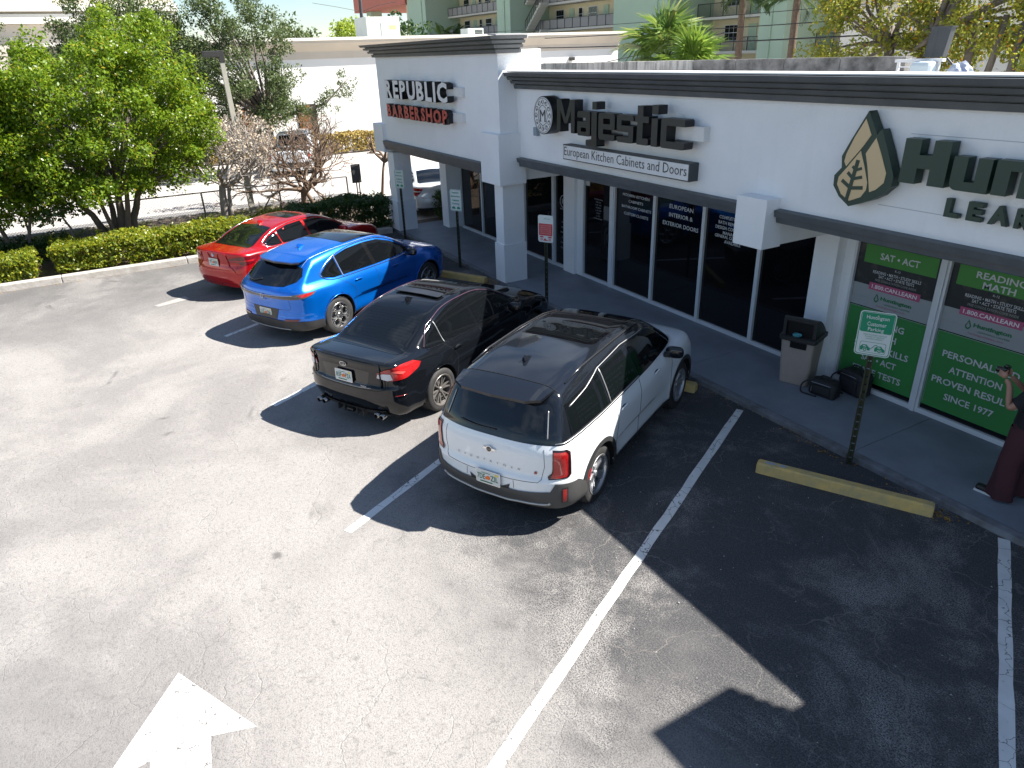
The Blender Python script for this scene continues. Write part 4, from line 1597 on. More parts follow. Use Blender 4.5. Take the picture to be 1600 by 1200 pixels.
# ---------------- white crossover with black roof
def paint(name, c, metal=0.0, rough=0.32, c2=None):
    return mat(name, c, rough, metal, coat=1.0, c2=c2, nscale=0.8, amt=0.25)
WHITEP = paint('white_car_paint', (0.74, 0.76, 0.77))
D1 = dict(x0=-0.90, x1=3.58, zt=1.68, wb=2.69, wr=0.35, ar=0.40, zb=0.24, rplan=0.20, fplan=0.34, kr=0.11, ks=0.13, kg=0.18, kgr=0.06, kj=0.04, crown=0.05,
  top=[(-0.95, 1.03), (-0.4, 1.045), (1, 1.06), (2.2, 1.07), (2.7, 1.06), (3.1, 1.015), (3.4, 0.93), (3.62, 0.80)],
  roof=[(-1.0, 1.44), (-0.72, 1.50), (-0.4, 1.56), (0.2, 1.625), (0.9, 1.645), (1.5, 1.615), (1.95, 1.53), (2.35, 1.32), (2.75, 1.06), (3.0, 0.85), (3.3, 0.3)],
  rear=[(0.15, -0.72), (0.32, -0.84), (0.46, -0.885), (0.60, -0.885), (0.70, -0.850), (0.88, -0.848), (1.0, -0.82), (1.1, -0.78)],
  front=[(0.15, 3.46), (0.4, 3.56), (0.7, 3.56), (0.95, 3.46)],
  hw=[(-0.9, 0.86), (-0.5, 0.90), (0, 0.918), (0.8, 0.905), (1.8, 0.905), (2.69, 0.92), (3.1, 0.90), (3.6, 0.80)],
  inw=[(0.2, 0.07), (0.36, 0.012), (0.6, 0.0), (0.84, 0.0), (0.98, 0.02), (1.08, 0.05)],
  gw=[(0.9, 0.90), (1.05, 0.865), (1.2, 0.82), (1.4, 0.745), (1.55, 0.675), (1.66, 0.62)],
  gx=[(-0.85, 0.11), (-0.3, 0.03), (0.4, 0.0), (1.4, 0.0), (2.1, 0.03), (2.7, 0.10)],
  grear=[(0.9, -0.83), (1.05, -0.80), (1.25, -0.70), (1.45, -0.585), (1.6, -0.50)],
  flare=((0.0, 0.018, 0.12), (2.69, 0.018, 0.12)), scoop=0.012)
car1 = empty('parked_car', (0, 0, 0))
tag(car1, 'white compact crossover with a gloss black roof, nearest of the row of parked cars', 'car', 'cars parked nose-in along the shops')
sh = CarShape(D1)
BLK = mat('black_roof_paint', (0.008, 0.010, 0.014), 0.08, coat=0.3, spec=0.45)
car_body(sh, 'body', WHITEP, WELL, car1, 0.028, cut=(1.045, 0.022, 2.85), mcut=BLK)
add_wheels(car1, 'star5', 2.69, 0.79, 0.355, 0.215, 0.235, mat('bright_alloy', (0.42, 0.42, 0.43), 0.38, 0.8))
# glass
sidewin = [[(-0.50, 1.075), (-0.46, 1.40), (0.30, 1.475), (0.34, 1.095)], [(0.42, 1.10), (0.38, 1.485), (0.98, 1.50), (1.12, 1.115)], [(1.22, 1.12), (1.12, 1.50), (1.72, 1.47), (2.02, 1.36), (2.32, 1.16), (2.30, 1.14)]]
for md in ('R', 'L'):
    for p in sidewin:
        patch(sh, p, md, 0.003, AUTOGLASS, 'side_window', car1, 0.06)
    strip(sh, [(-0.40, 1.362), (-0.02, 1.42), (0.33, 1.51), (1.0, 1.545), (1.7, 1.515)], md, 0.006, 0.006, SATIN, 'window_trim', car1, smooth=False)
    strip(sh, [(0.38, 1.09), (0.345, 1.505)], md, 0.009, 0.008, SATIN, 'window_trim', car1, smooth=False)
    strip(sh, [(-0.70, 1.052), (0.4, 1.08), (1.2, 1.098)], md, 0.007, 0.008, SATIN, 'belt_trim', car1)
    strip(sh, [(0.62, 0.98), (0.78, 0.80), (0.82, 0.5), (0.95, 0.36)][::-1] + [(0.6, 1.06)], md, 0.003, 0.0, SEAM, 'door_seam', car1) if False else None
    strip(sh, [(1.17, 0.33), (1.18, 0.7), (1.20, 1.06)], md, 0.0035, 0.0, SEAM, 'door_seam', car1)
    strip(sh, [(0.40, 0.40), (0.46, 0.62), (0.50, 0.80), (0.44, 1.03)], md, 0.0035, 0.0, SEAM, 'door_seam', car1)
    strip(sh, [(2.24, 0.33), (2.26, 0.7), (2.28, 1.06)], md, 0.0035, 0.0, SEAM, 'door_seam', car1)
    # sill cladding and arches
    patch(sh, [(0.36, 0.245), (0.36, 0.30), (0.5, 0.345), (1.3, 0.35), (2.2, 0.345), (2.33, 0.30), (2.33, 0.245)], md, 0.008, PLASTIC, 'sill_cladding', car1, 0.06)
    for xw in (0.0, 2.69):
        ring_ = [(xw + 0.455 * math.cos(R(a)), 0.36 + 0.455 * math.sin(R(a))) for a in range(-14, 195, 8)]
        rin = [(xw + 0.402 * math.cos(R(a)), 0.36 + 0.402 * math.sin(R(a))) for a in range(194, -15, -8)]
        patch(sh, ring_ + rin, md, 0.010, PLASTIC, 'wheel_arch_cladding', car1, 0.05)
arch_trim(sh, car1, 0.402, 0.012, PLASTIC, 0.0)
handles(sh, car1, ((0.66, 0.93), (1.72, 0.955)), WHITEP)
patch(sh, [(-0.605, 1.10), (-0.545, 1.36), (-0.3, 1.42), (0.3, 1.42), (0.545, 1.36), (0.605, 1.10), (0.3, 1.065), (-0.3, 1.065)], 'B', 0.004, AUTOGLASS, 'rear_window', car1, 0.06)
for s in (-1, 1):
    strip(sh, [(s * 0.64, 1.10), (s * 0.585, 1.36)], 'B', 0.007, 0.008, SATIN, 'pillar_fin', car1)
strip(sh, [(-0.05, 1.105), (0.18, 1.10), (0.42, 1.115)], 'B', 0.008, 0.018, PLASTIC, 'rear_wiper', car1)
# spoiler over the rear window
def roof_slab(shape, poly, zoff, th, mt, name, parent, xr=None):
    uv, tr = clip_poly(poly, 0.06)
    z = shape.roof(uv[:, 0]) + shape.D.get('rcrown', 0.055) * (0.25 - uv[:, 1] ** 2) + zoff - 0.12 * np.maximum(0, np.abs(uv[:, 1]) - 0.45) ** 1.5 * 2
    n = len(uv)
    v = [(a, b, c) for (a, b), c in zip(uv.tolist(), z.tolist())] + [(a, b, c - th) for (a, b), c in zip(uv.tolist(), z.tolist())]
    f = [tuple(q) for q in tr] + [tuple(i + n for i in reversed(q)) for q in tr]
    ed = {}
    for q in tr:
        for i in range(len(q)):
            ed[(q[i], q[(i + 1) % len(q)])] = 1
    for e in ed:
        if (e[1], e[0]) not in ed:
            f.append((e[0], e[0] + n, e[1] + n, e[1]))
    me = bpy.data.meshes.new(name)
    me.from_pydata(v, [], f)
    me.update()
    bm = bmesh.new()
    bm.from_mesh(me)
    bmesh.ops.recalc_face_normals(bm, faces=bm.faces)
    bm.to_mesh(me)
    bm.free()
    return link(name, me, mt, parent, False)
roof_slab(sh, [(-0.76, -0.40), (-0.79, 0.0), (-0.76, 0.40), (-0.67, 0.54), (-0.45, 0.58), (-0.45, -0.58), (-0.67, -0.54)], 0.010, 0.030, BLK, 'roof_spoiler', car1)
strip(sh, [(-0.42, -0.62), (-0.42, 0), (-0.42, 0.62)], 'T', 0.0035, 0.002, SEAM, 'roof_seam', car1)
patch(sh, rrect(0.62, 1.75, -0.50, 0.50, 0.10), 'T', 0.004, mat('sunroof_glass', (0.003, 0.003, 0.004), 0.015, spec=0.9), 'sunroof', car1, 0.06)
patch(sh, rrect(0.66, 1.15, -0.46, 0.46, 0.06), 'T', 0.006, AUTOGLASS, 'sunroof_panel', car1, 0.06)
for s in (-1, 1):
    v = project(sh, np.array([(-0.25, s * 0.60), (0.1, s * 0.605), (0.8, s * 0.61), (1.4, s * 0.60), (1.75, s * 0.585)]), 'T', 0.020)
    v[0, 2] -= 0.018
    v[-1, 2] -= 0.018
    MB().tube([tuple(p) for p in v], [0.008, 0.012, 0.012, 0.012, 0.008], 8).build('roof_rail', mat('satin_black', (0.03, 0.03, 0.032), 0.22, 0.3, coat=0.5), car1, smooth=True)
fin(car1, sh, -0.02, 0.0, BLK)
wind = [(-0.60, 1.10), (-0.52, 1.50), (0.52, 1.50), (0.60, 1.10)]
patch(sh, wind, 'F', 0.004, AUTOGLASS, 'windscreen', car1, 0.08)
mirror(car1, 2.12, 0.985, 1.09, BLK)
# tail
for s in (1, -1):
    q = [(28.0, 0.995), (33.8, 0.99), (35.4, 0.96), (35.6, 0.70), (34.6, 0.665), (26.4, 0.655), (26.0, 0.69), (27.6, 0.73), (27.9, 0.78)]
    patch(sh, [(a * s, z) for a, z in q], 'W', 0.008, mat('black_lens_rim', (0.02, 0.004, 0.005), 0.15, coat=0.5), 'tail_light', car1, 0.03)
    o = patch(sh, [(a * s, z) for a, z in [(28.4, 0.975), (33.4, 0.97), (34.2, 0.94), (34.2, 0.70), (33.4, 0.68), (27.2, 0.67), (28.3, 0.75)]], 'W', 0.014, REDLENS, 'tail_light_lens', car1, 0.03)
    patch(sh, [(a * s, z) for a, z in [(32.0, 0.545), (33.6, 0.545), (33.6, 0.38), (32.0, 0.38)]], 'W', 0.022, REDLENS, 'rear_reflector', car1, 0.03)
    patch(sh, [(a * s, z) for a, z in [(31.4, 0.56), (34.2, 0.56), (34.2, 0.365), (31.4, 0.365)]], 'W', 0.017, PLASTIC, 'reflector_surround', car1, 0.03)
    patch(sh, [(s * -0.36 + a, 0) if False else (a * s, z) for a, z in [(44.5, 0.47), (47.0, 0.50), (47.0, 0.60), (46.0, 0.60)]], 'W', 0.009, REDLENS, 'side_marker', car1, 0.03)
bump = [(-43.5, 0.50), (-39, 0.60), (-29, 0.615), (-27.0, 0.515), (-14, 0.475), (0, 0.47), (14, 0.475), (27.0, 0.515), (29, 0.615), (39, 0.60), (43.5, 0.50), (44.5, 0.36), (43, 0.245), (-43, 0.245), (-44.5, 0.36)]
GREYPL = mat('grey_plastic', (0.05, 0.05, 0.05), 0.55, c2=(0.08, 0.078, 0.075), nscale=2, bump=0.06, bscale=150)
patch(sh, bump, 'W', 0.012, GREYPL, 'rear_bumper', car1, 0.035)
patch(sh, [(-10, 0.53), (-9, 0.44), (9, 0.44), (10, 0.53), (6, 0.475), (-6, 0.475)], 'W', 0.006, PLASTIC, 'plate_shadow_panel', car1, 0.03)
strip(sh, [(-27, 0.36), (-26, 0.335), (-14, 0.315), (-8, 0.285), (8, 0.285), (14, 0.315), (26, 0.335), (27, 0.36)], 'W', 0.016, 0.014, SATIN, 'skid_trim', car1, smooth=False)
# tailgate seams
strip(sh, [(-24.5, 0.99), (-24.8, 0.80), (-23.5, 0.65), (-22, 0.615), (-10, 0.595), (0, 0.59), (10, 0.595), (22, 0.615), (23.5, 0.65), (24.8, 0.80), (24.5, 0.99)], 'W', 0.003, 0.0, SEAM, 'tailgate_seam', car1, smooth=False)
for a in (-11.5, 11.5):
    strip(sh, [(a, 0.585), (a * 1.02, 0.49)], 'W', 0.003, 0.0, SEAM, 'tailgate_seam', car1, smooth=False)
num_plate(car1, -0.915, -0.0, 0.545, '7DE', 'ZIL')
em = lambda x: (lambda u, v, d: (x - d, -u, v))
o = plate('round_badge', [circ(0, 0.885, 0.038, 20)], 0, 0.012, em(-0.862), CHROME, car1)
plate('badge_face', [circ(0, 0.885, 0.031, 20)], 0.012, 0.014, em(-0.862), BLACKGLOSS, o)
text('MINI', em(-0.862), -0.02, 0.02, 0.878, 0.892, SATIN, o, d=0.016)
for s in (-1, 1):
    plate('badge_wing', [[(s * 0.036, 0.90), (s * 0.085, 0.895), (s * 0.07, 0.875), (s * 0.037, 0.872)]], 0, 0.008, em(-0.862), CHROME, o)
W_ = 'COUNTRYMAN'
for i, c in enumerate(W_):
    a = (i - 4.9) * 3.4
    q = project(sh, np.array([(a, 0.725)]), 'W', 0.005)[0]
    g = sh.grad(sh.base, q[None])[0]
    n_ = Vector(g.tolist()).normalized()
    ux = Vector((n_.y, -n_.x, 0)).normalized() * -1
    ux = Vector((0, 0, 1)).cross(n_).normalized()
    uz = n_.cross(ux)
    B = Vector(q.tolist())
    f_ = lambda u, v, d, B=B, ux=ux, uz=uz, n_=n_: tuple(B + ux * u + uz * v + n_ * d)
    text(c, f_, -0.011 if c != 'M' else -0.015, 0.011 if c != 'M' else 0.015, -0.012, 0.012, SATIN, car1, name='badge_letter', d=0.002, thick=0.003)
q = project(sh, np.array([(21.2, 0.72)]), 'W', 0.005)[0]
n_ = Vector(sh.grad(sh.base, q[None])[0].tolist()).normalized()
ux = Vector((0, 0, 1)).cross(n_).normalized()
uz = n_.cross(ux)
B = Vector(q.tolist())
text('S', lambda u, v, d: tuple(B + ux * u + uz * v + n_ * d), -0.018, 0.018, -0.016, 0.016, mat('red_badge', (0.35, 0.02, 0.02), 0.4), car1, name='badge_letter', bold=0.03, d=0.002, thick=0.003)
place_car(car1, -3.765, 6.25, 0.0)
# ---------------- black sports sedan
BLKP = mat('black_car_paint', (0.005, 0.006, 0.008), 0.07, coat=0.2, spec=0.45)
D2 = dict(x0=-1.04, x1=3.62, zt=1.52, wb=2.65, wr=0.33, ar=0.375, zb=0.21, rplan=0.20, fplan=0.36, kr=0.06, ks=0.10, kg=0.12, kgr=0.05, kj=0.06, crown=0.05,
  top=[(-1.1, 1.035), (-0.95, 1.045), (-0.5, 1.03), (0, 0.99), (0.8, 0.955), (2, 0.945), (2.4, 0.955), (2.6, 0.95), (3.1, 0.87), (3.45, 0.75), (3.65, 0.6)],
  roof=[(-1.2, 0.3), (-0.95, 0.78), (-0.55, 1.00), (-0.30, 1.115), (0.0, 1.255), (0.3, 1.37), (0.65, 1.435), (1.0, 1.455), (1.4, 1.43), (1.75, 1.34), (2.1, 1.17), (2.5, 0.94), (2.8, 0.7), (3.1, 0.3)],
  rear=[(0.15, -0.84), (0.3, -0.95), (0.5, -1.02), (0.66, -1.02), (0.72, -0.985), (0.92, -0.985), (1.03, -1.0), (1.1, -0.95)],
  front=[(0.15, 3.46), (0.35, 3.58), (0.6, 3.60), (0.8, 3.5), (0.95, 3.3)],
  hw=[(-1.05, 0.83), (-0.6, 0.87), (0, 0.895), (0.7, 0.875), (1.8, 0.875), (2.65, 0.90), (3.1, 0.88), (3.6, 0.80)],
  inw=[(0.2, 0.07), (0.34, 0.014), (0.55, 0.0), (0.78, 0.0), (0.92, 0.02), (1.03, 0.06)],
  gw=[(0.8, 0.86), (0.95, 0.815), (1.1, 0.745), (1.25, 0.68), (1.4, 0.60), (1.5, 0.55)],
  gx=[(-0.6, 0.09), (-0.2, 0.03), (0.4, 0.0), (1.4, 0.0), (2.0, 0.03), (2.6, 0.12)],
  grear=[(0.5, -0.86), (1.5, -0.80)],
  flare=((0.0, 0.022, 0.12), (2.65, 0.022, 0.12)), scoop=0.012)
car2 = empty('parked_car', (0, 0, 0))
tag(car2, 'glossy black sports sedan with four exhaust tips, second nearest of the parked cars', 'car', 'cars parked nose-in along the shops')
sh = CarShape(D2)
car_body(sh, 'body', BLKP, WELL, car2, 0.03)
add_wheels(car2, 'twin', 2.65, 0.785, 0.33, 0.235, 0.232, mat('gunmetal_alloy', (0.17, 0.16, 0.15), 0.4, 0.4))
arch_trim(sh, car2, 0.378, 0.008, BLKP, 0.0)
for md in ('R', 'L'):
    patch(sh, [(-0.13, 1.005), (-0.16, 1.06), (0.02, 1.20), (0.19, 1.275), (0.24, 0.985)], md, 0.003, AUTOGLASS, 'side_window', car2, 0.05)
    patch(sh, [(0.28, 0.985), (0.23, 1.285), (0.55, 1.37), (0.98, 1.395), (1.06, 0.965)], md, 0.003, AUTOGLASS, 'side_window', car2, 0.05)
    patch(sh, [(1.14, 0.965), (1.06, 1.395), (1.42, 1.37), (1.75, 1.27), (2.18, 1.04), (2.16, 0.96)], md, 0.003, AUTOGLASS, 'side_window', car2, 0.05)
    strip(sh, [(-0.17, 1.03), (0.0, 1.215), (0.2, 1.305), (0.55, 1.395), (1.0, 1.42), (1.42, 1.395), (1.78, 1.285), (2.22, 1.05)], md, 0.008, 0.006, mat('smoked_visor', (0.07, 0.04, 0.06), 0.15), 'window_visor', car2)
    strip(sh, [(-0.14, 0.995), (0.3, 0.97), (1.1, 0.948), (2.1, 0.948)], md, 0.006, 0.004, SATIN if False else BLACKGLOSS, 'belt_trim', car2)
    strip(sh, [(0.24, 0.98), (0.2, 1.285)], md, 0.007, 0.006, SATIN, 'window_divider', car2)
    strip(sh, [(1.10, 0.28), (1.12, 0.6), (1.10, 0.95)], md, 0.003, 0.0, SEAM, 'door_seam', car2)
    strip(sh, [(0.36, 0.34), (0.44, 0.55), (0.42, 0.75), (0.20, 0.98)], md, 0.003, 0.0, SEAM, 'door_seam', car2)
    strip(sh, [(2.18, 0.28), (2.2, 0.6), (2.2, 0.95)], md, 0.003, 0.0, SEAM, 'door_seam', car2)
    patch(sh, [(0.42, 0.215), (0.42, 0.26), (0.8, 0.275), (2.2, 0.275), (2.25, 0.215)], md, 0.012, PLASTIC, 'side_skirt', car2, 0.06)
handles(sh, car2, ((0.47, 0.845), (1.52, 0.845)), BLKP)
patch(sh, [(-0.58, -0.60), (-0.60, 0.0), (-0.58, 0.60), (-0.42, 0.645), (0.0, 0.58), (0.30, 0.53), (0.36, 0.0), (0.30, -0.53), (0.0, -0.58), (-0.42, -0.645)], 'T', 0.003, AUTOGLASS, 'rear_window', car2, 0.06)
DEFOG = mat('defogger_line', (0.03, 0.035, 0.04), 0.4)
for i in range(14):
    x = -0.50 + i * 0.055
    w = 0.585 - (x + 0.5) * 0.08
    strip(sh, [(x, -w), (x, 0), (x, w)], 'T', 0.0012, 0.004, DEFOG, 'defogger_wire', car2, n=3)
patch(sh, rrect(0.72, 1.28, -0.40, 0.40, 0.06), 'T', 0.004, mat('sunroof_black', (0.004, 0.004, 0.005), 0.02, spec=0.8), 'sunroof', car2, 0.06)
strip(sh, rrect(0.72, 1.28, -0.40, 0.40, 0.06) + [rrect(0.72, 1.28, -0.40, 0.40, 0.06)[0]], 'T', 0.004, 0.003, SEAM, 'sunroof_seal', car2, smooth=False)
roof_slab(sh, rrect(0.66, 0.82, -0.43, 0.43, 0.04), 0.035, 0.008, mat('deflector', (0.02, 0.02, 0.022), 0.08), 'sunroof_deflector', car2)
patch(sh, [(-0.52, 1.0), (-0.44, 1.38), (0.44, 1.38), (0.52, 1.0)], 'F', 0.004, AUTOGLASS, 'windscreen', car2, 0.08)
fin(car2, sh, 0.50, 0.0, BLKP)
mirror(car2, 1.98, 0.95, 0.99, BLKP)
# bonnet scoop with its dark intake
MB().add([(2.5, -0.3, 0.96), (2.5, 0.3, 0.96), (2.9, 0.3, 0.90), (2.9, -0.3, 0.90), (2.52, -0.24, 1.02), (2.52, 0.24, 1.02), (2.86, 0.26, 0.985), (2.86, -0.26, 0.985)], [(0, 3, 2, 1), (4, 5, 6, 7), (0, 1, 5, 4), (1, 2, 6, 5), (2, 3, 7, 6), (3, 0, 4, 7)]).build('bonnet_scoop', BLKP, car2, bevel=0.015)
# tail
for s in (1, -1):
    q = [(19.5, 0.83), (20, 0.905), (24, 0.955), (31, 1.00), (37, 0.985), (41.5, 0.93), (40, 0.87), (34, 0.81), (27, 0.795)]
    patch(sh, [(a * s, z) for a, z in q], 'W', 0.012, REDLENS, 'tail_light', car2, 0.03)
    patch(sh, [(a * s, z) for a, z in [(19.8, 0.835), (20.2, 0.885), (23.5, 0.90), (26.5, 0.895), (27.5, 0.815), (25, 0.80)]], 'W', 0.017, CLEARL, 'reversing_light', car2, 0.03)
    patch(sh, [(a * s, z) for a, z in [(33.5, 0.90), (30, 0.935), (27, 0.93), (28, 0.915), (32, 0.88)]], 'W', 0.016, mat('bright_lens', (0.75, 0.10, 0.08), 0.15, coat=0.6), 'brake_strip', car2, 0.03)
    for dy in (0.50, 0.60):
        v, f = lathe([(0.030, -0.06), (0.038, -0.06), (0.040, 0.05), (0.030, 0.05), (0.027, -0.04), (0.001, -0.02)], 18, 'z')
        o = MB().add(v, f).build('exhaust_tip', mat('dark_chrome', (0.30, 0.30, 0.30), 0.2, 1.0), car2, smooth=True)
        o.rotation_euler = (0, R(90), 0)
        o.location = (-0.945, -s * dy, 0.262)
    strip(sh, [(s * 28, 0.58), (s * 33, 0.57)], 'W', 0.006, 0.008, DARKRED, 'rear_reflector', car2)
# plate recess, boot seams, lip
patch(sh, [(-0.44, 0.90), (-0.38, 0.66), (0.38, 0.66), (0.44, 0.90), (0.2, 0.915), (-0.2, 0.915)], 'B', 0.002, BLACKGLOSS, 'plate_recess', car2, 0.05)
strip(sh, [(-0.46, 0.675), (-0.2, 0.662), (0.2, 0.662), (0.46, 0.675)], 'B', 0.006, 0.004, SATIN, 'boot_edge', car2)
strip(sh, [(-25, 0.80), (-24.5, 0.68), (-20, 0.645), (0, 0.635), (20, 0.645), (24.5, 0.68), (25, 0.80)], 'W', 0.004, 0.0, SEAM, 'boot_seam', car2, smooth=False)
strip(sh, [(-0.95, -0.62), (-0.98, -0.3), (-0.99, 0), (-0.98, 0.3), (-0.95, 0.62)], 'T', 0.011, 0.008, BLKP, 'boot_lip', car2)
for s in (-1, 1):
    strip(sh, [(-0.93, s * 0.66), (-0.6, s * 0.665), (-0.45, s * 0.66)], 'T', 0.003, 0.0, SEAM, 'boot_seam', car2)
patch(sh, [(-24, 0.215), (-22, 0.33), (-10, 0.30), (10, 0.30), (22, 0.33), (24, 0.215)], 'W', 0.014, PLASTIC, 'diffuser', car2, 0.04)
for y in (-0.24, -0.12, 0.12, 0.24):
    MB().box(-0.985, -0.86, y - 0.008, y + 0.008, 0.19, 0.28).build('diffuser_fin', PLASTIC, car2)
MB().box(-1.0, -0.90, -0.06, 0.06, 0.21, 0.26).build('diffuser_light', BLACKGLOSS, car2, bevel=0.01)
num_plate(car2, -1.018, 0.0, 0.785, '83F', 'PZA', tilt=0.03)
o = plate('oval_badge', [circ(0, 0.955, 0.062, 24, 0.033)], 0, 0.014, em(-0.995), CHROME, car2)
plate('badge_face', [circ(0, 0.955, 0.054, 24, 0.026)], 0.014, 0.016, em(-0.995), BLACKGLOSS, o)
for a, b_ in ((-0.025, 0.958), (0.0, 0.965), (0.02, 0.96), (0.03, 0.95), (0.0, 0.945), (0.015, 0.948)):
    plate('badge_star', [circ(a, b_, 0.006, 4)], 0.017, 0.019, em(-0.995), CHROME, o)
text('WRX', em(-1.0), 0.29, 0.40, 0.675, 0.70, SATIN, car2, name='badge_letter', bold=0.03, d=0.012, thick=0.004)
place_car(car2, -6.735, 7.24, 0.0)

# ---------------- blue crossover
BLUEP = mat('blue_car_paint', (0.0, 0.14, 0.62), 0.26, 0.6, coat=1.0, c2=(0.0, 0.16, 0.66), nscale=1.0, amt=0.3)
D3 = dict(x0=-0.97, x1=3.66, zt=1.63, wb=2.66, wr=0.355, ar=0.40, zb=0.24, rplan=0.22, fplan=0.36, kr=0.09, ks=0.12, kg=0.14, kgr=0.06, kj=0.07, crown=0.06,
  top=[(-1.1, 1.02), (-0.9, 1.045), (-0.4, 1.05), (0.4, 1.02), (1.2, 1.01), (2.2, 1.03), (2.6, 1.04), (3.1, 0.97), (3.45, 0.86), (3.7, 0.72)],
  roof=[(-1.2, 1.22), (-0.85, 1.34), (-0.55, 1.42), (-0.1, 1.51), (0.5, 1.57), (1.0, 1.575), (1.4, 1.55), (1.8, 1.44), (2.2, 1.25), (2.6, 1.02), (2.9, 0.8), (3.2, 0.3)],
  rear=[(0.15, -0.80), (0.32, -0.92), (0.5, -0.95), (0.64, -0.91), (0.78, -0.915), (0.90, -0.95), (0.98, -0.935), (1.06, -0.88)],
  front=[(0.15, 3.5), (0.4, 3.62), (0.7, 3.62), (0.95, 3.5)],
  hw=[(-0.95, 0.85), (-0.5, 0.90), (0, 0.925), (0.8, 0.895), (1.8, 0.895), (2.66, 0.925), (3.1, 0.90), (3.65, 0.80)],
  inw=[(0.2, 0.07), (0.36, 0.015), (0.55, 0.004), (0.78, 0.0), (0.93, 0.02), (1.06, 0.07)],
  gw=[(0.85, 0.90), (1.0, 0.85), (1.15, 0.785), (1.35, 0.70), (1.5, 0.63), (1.6, 0.57)],
  gx=[(-0.85, 0.07), (-0.4, 0.03), (0.3, 0.0), (1.4, 0.0), (2.0, 0.03), (2.6, 0.12)],
  grear=[(0.9, -0.92), (1.02, -0.87), (1.15, -0.73), (1.3, -0.54), (1.42, -0.39), (1.55, -0.28)],
  flare=((0.0, 0.035, 0.13), (2.66, 0.03, 0.13)), scoop=0.03)
car3 = empty('parked_car', (0, 0, 0))
tag(car3, 'metallic blue crossover with a full-width dark tail-light band, between the red and black cars', 'car', 'cars parked nose-in along the shops')
sh = CarShape(D3)
car_body(sh, 'body', BLUEP, WELL, car3, 0.032)
add_wheels(car3, 'dial', 2.66, 0.80, 0.355, 0.235, 0.242, mat('two_tone_alloy', (0.45, 0.45, 0.45), 0.25, 0.9))
arch_trim(sh, car3, 0.403, 0.008, BLUEP, 0.0)
for md in ('R', 'L'):
    patch(sh, [(-0.17, 1.115), (-0.19, 1.18), (0.0, 1.30), (0.22, 1.385), (0.26, 1.06), (0.05, 1.06)], md, 0.003, AUTOGLASS, 'side_window', car3, 0.05)
    patch(sh, [(0.30, 1.055), (0.26, 1.40), (0.6, 1.46), (1.02, 1.475), (1.10, 1.045)], md, 0.003, AUTOGLASS, 'side_window', car3, 0.05)
    patch(sh, [(1.20, 1.045), (1.12, 1.475), (1.45, 1.455), (1.8, 1.35), (2.26, 1.12), (2.26, 1.06)], md, 0.003, AUTOGLASS, 'side_window', car3, 0.05)
    patch(sh, [(1.10, 1.045), (1.02, 1.475), (1.12, 1.475), (1.20, 1.045)], md, 0.004, BLACKGLOSS, 'door_pillar', car3, 0.05)
    strip(sh, [(-0.21, 1.14), (-0.20, 1.20), (0.0, 1.325), (0.3, 1.435), (0.7, 1.492), (1.1, 1.505), (1.5, 1.475), (1.85, 1.36), (2.35, 1.09)], md, 0.009, 0.006, CHROME, 'window_trim', car3)
    strip(sh, [(-0.21, 1.14), (-0.08, 1.055), (0.2, 1.028), (0.8, 1.02), (1.6, 1.02), (2.3, 1.04)], md, 0.008, 0.006, CHROME, 'window_trim', car3)
    strip(sh, [(0.28, 1.03), (0.24, 1.43)], md, 0.006, 0.006, SATIN, 'window_divider', car3)
    strip(sh, [(1.14, 0.33), (1.16, 0.7), (1.12, 1.01)], md, 0.003, 0.0, SEAM, 'door_seam', car3)
    strip(sh, [(0.42, 0.42), (0.48, 0.6), (0.46, 0.78), (0.12, 1.03)], md, 0.003, 0.0, SEAM, 'door_seam', car3)
    strip(sh, [(2.22, 0.33), (2.26, 0.7), (2.3, 1.02)], md, 0.003, 0.0, SEAM, 'door_seam', car3)
    patch(sh, [(0.38, 0.245), (0.4, 0.30), (1.3, 0.34), (2.2, 0.30), (2.28, 0.245)], md, 0.008, PLASTIC, 'sill_cladding', car3, 0.06)
    strip(sh, [(-0.50, 0.0), (0.0, 0.0)], md, 0.001, 0.0, SEAM, 'x', car3) if False else None
handles(sh, car3, ((0.60, 0.90), (1.66, 0.90)), BLUEP)
for s in (-1, 1):
    strip(sh, [(-0.45, s * 0.555), (0.3, s * 0.585), (1.2, s * 0.575), (1.7, s * 0.545)], 'T', 0.004, 0.001, SATIN, 'roof_seam', car3)
patch(sh, rrect(0.62, 1.72, -0.545, 0.545, 0.07), 'T', 0.004, mat('sunroof_glass', (0.003, 0.003, 0.004), 0.015, spec=0.9), 'sunroof', car3, 0.06)
patch(sh, [(-0.64, 1.14), (-0.68, 1.22), (-0.60, 1.33), (-0.3, 1.39), (0.3, 1.39), (0.60, 1.33), (0.68, 1.22), (0.64, 1.14), (0.47, 1.075), (0, 1.055), (-0.47, 1.075)], 'B', 0.004, AUTOGLASS, 'rear_window', car3, 0.05)
roof_slab(sh, [(-0.52, -0.42), (-0.57, 0.0), (-0.52, 0.42), (-0.44, 0.54), (-0.30, 0.57), (-0.30, -0.57), (-0.44, -0.54)], 0.006, 0.020, BLUEP, 'roof_spoiler', car3)
roof_slab(sh, [(-0.515, -0.41), (-0.565, 0.0), (-0.515, 0.41), (-0.44, 0.52), (-0.35, 0.53), (-0.35, -0.53), (-0.44, -0.52)], -0.0145, 0.03, BLACKGLOSS, 'spoiler_underside', car3)
strip(sh, [(0.58, 1.12), (0.35, 1.105), (0.15, 1.14)], 'B', 0.009, 0.02, PLASTIC, 'rear_wiper', car3)
patch(sh, [(-0.55, 1.1), (-0.47, 1.48), (0.47, 1.48), (0.55, 1.1)], 'F', 0.004, AUTOGLASS, 'windscreen', car3, 0.08)
fin(car3, sh, 0.10, 0.0, BLUEP)
mirror(car3, 2.10, 0.985, 1.08, BLACKGLOSS)
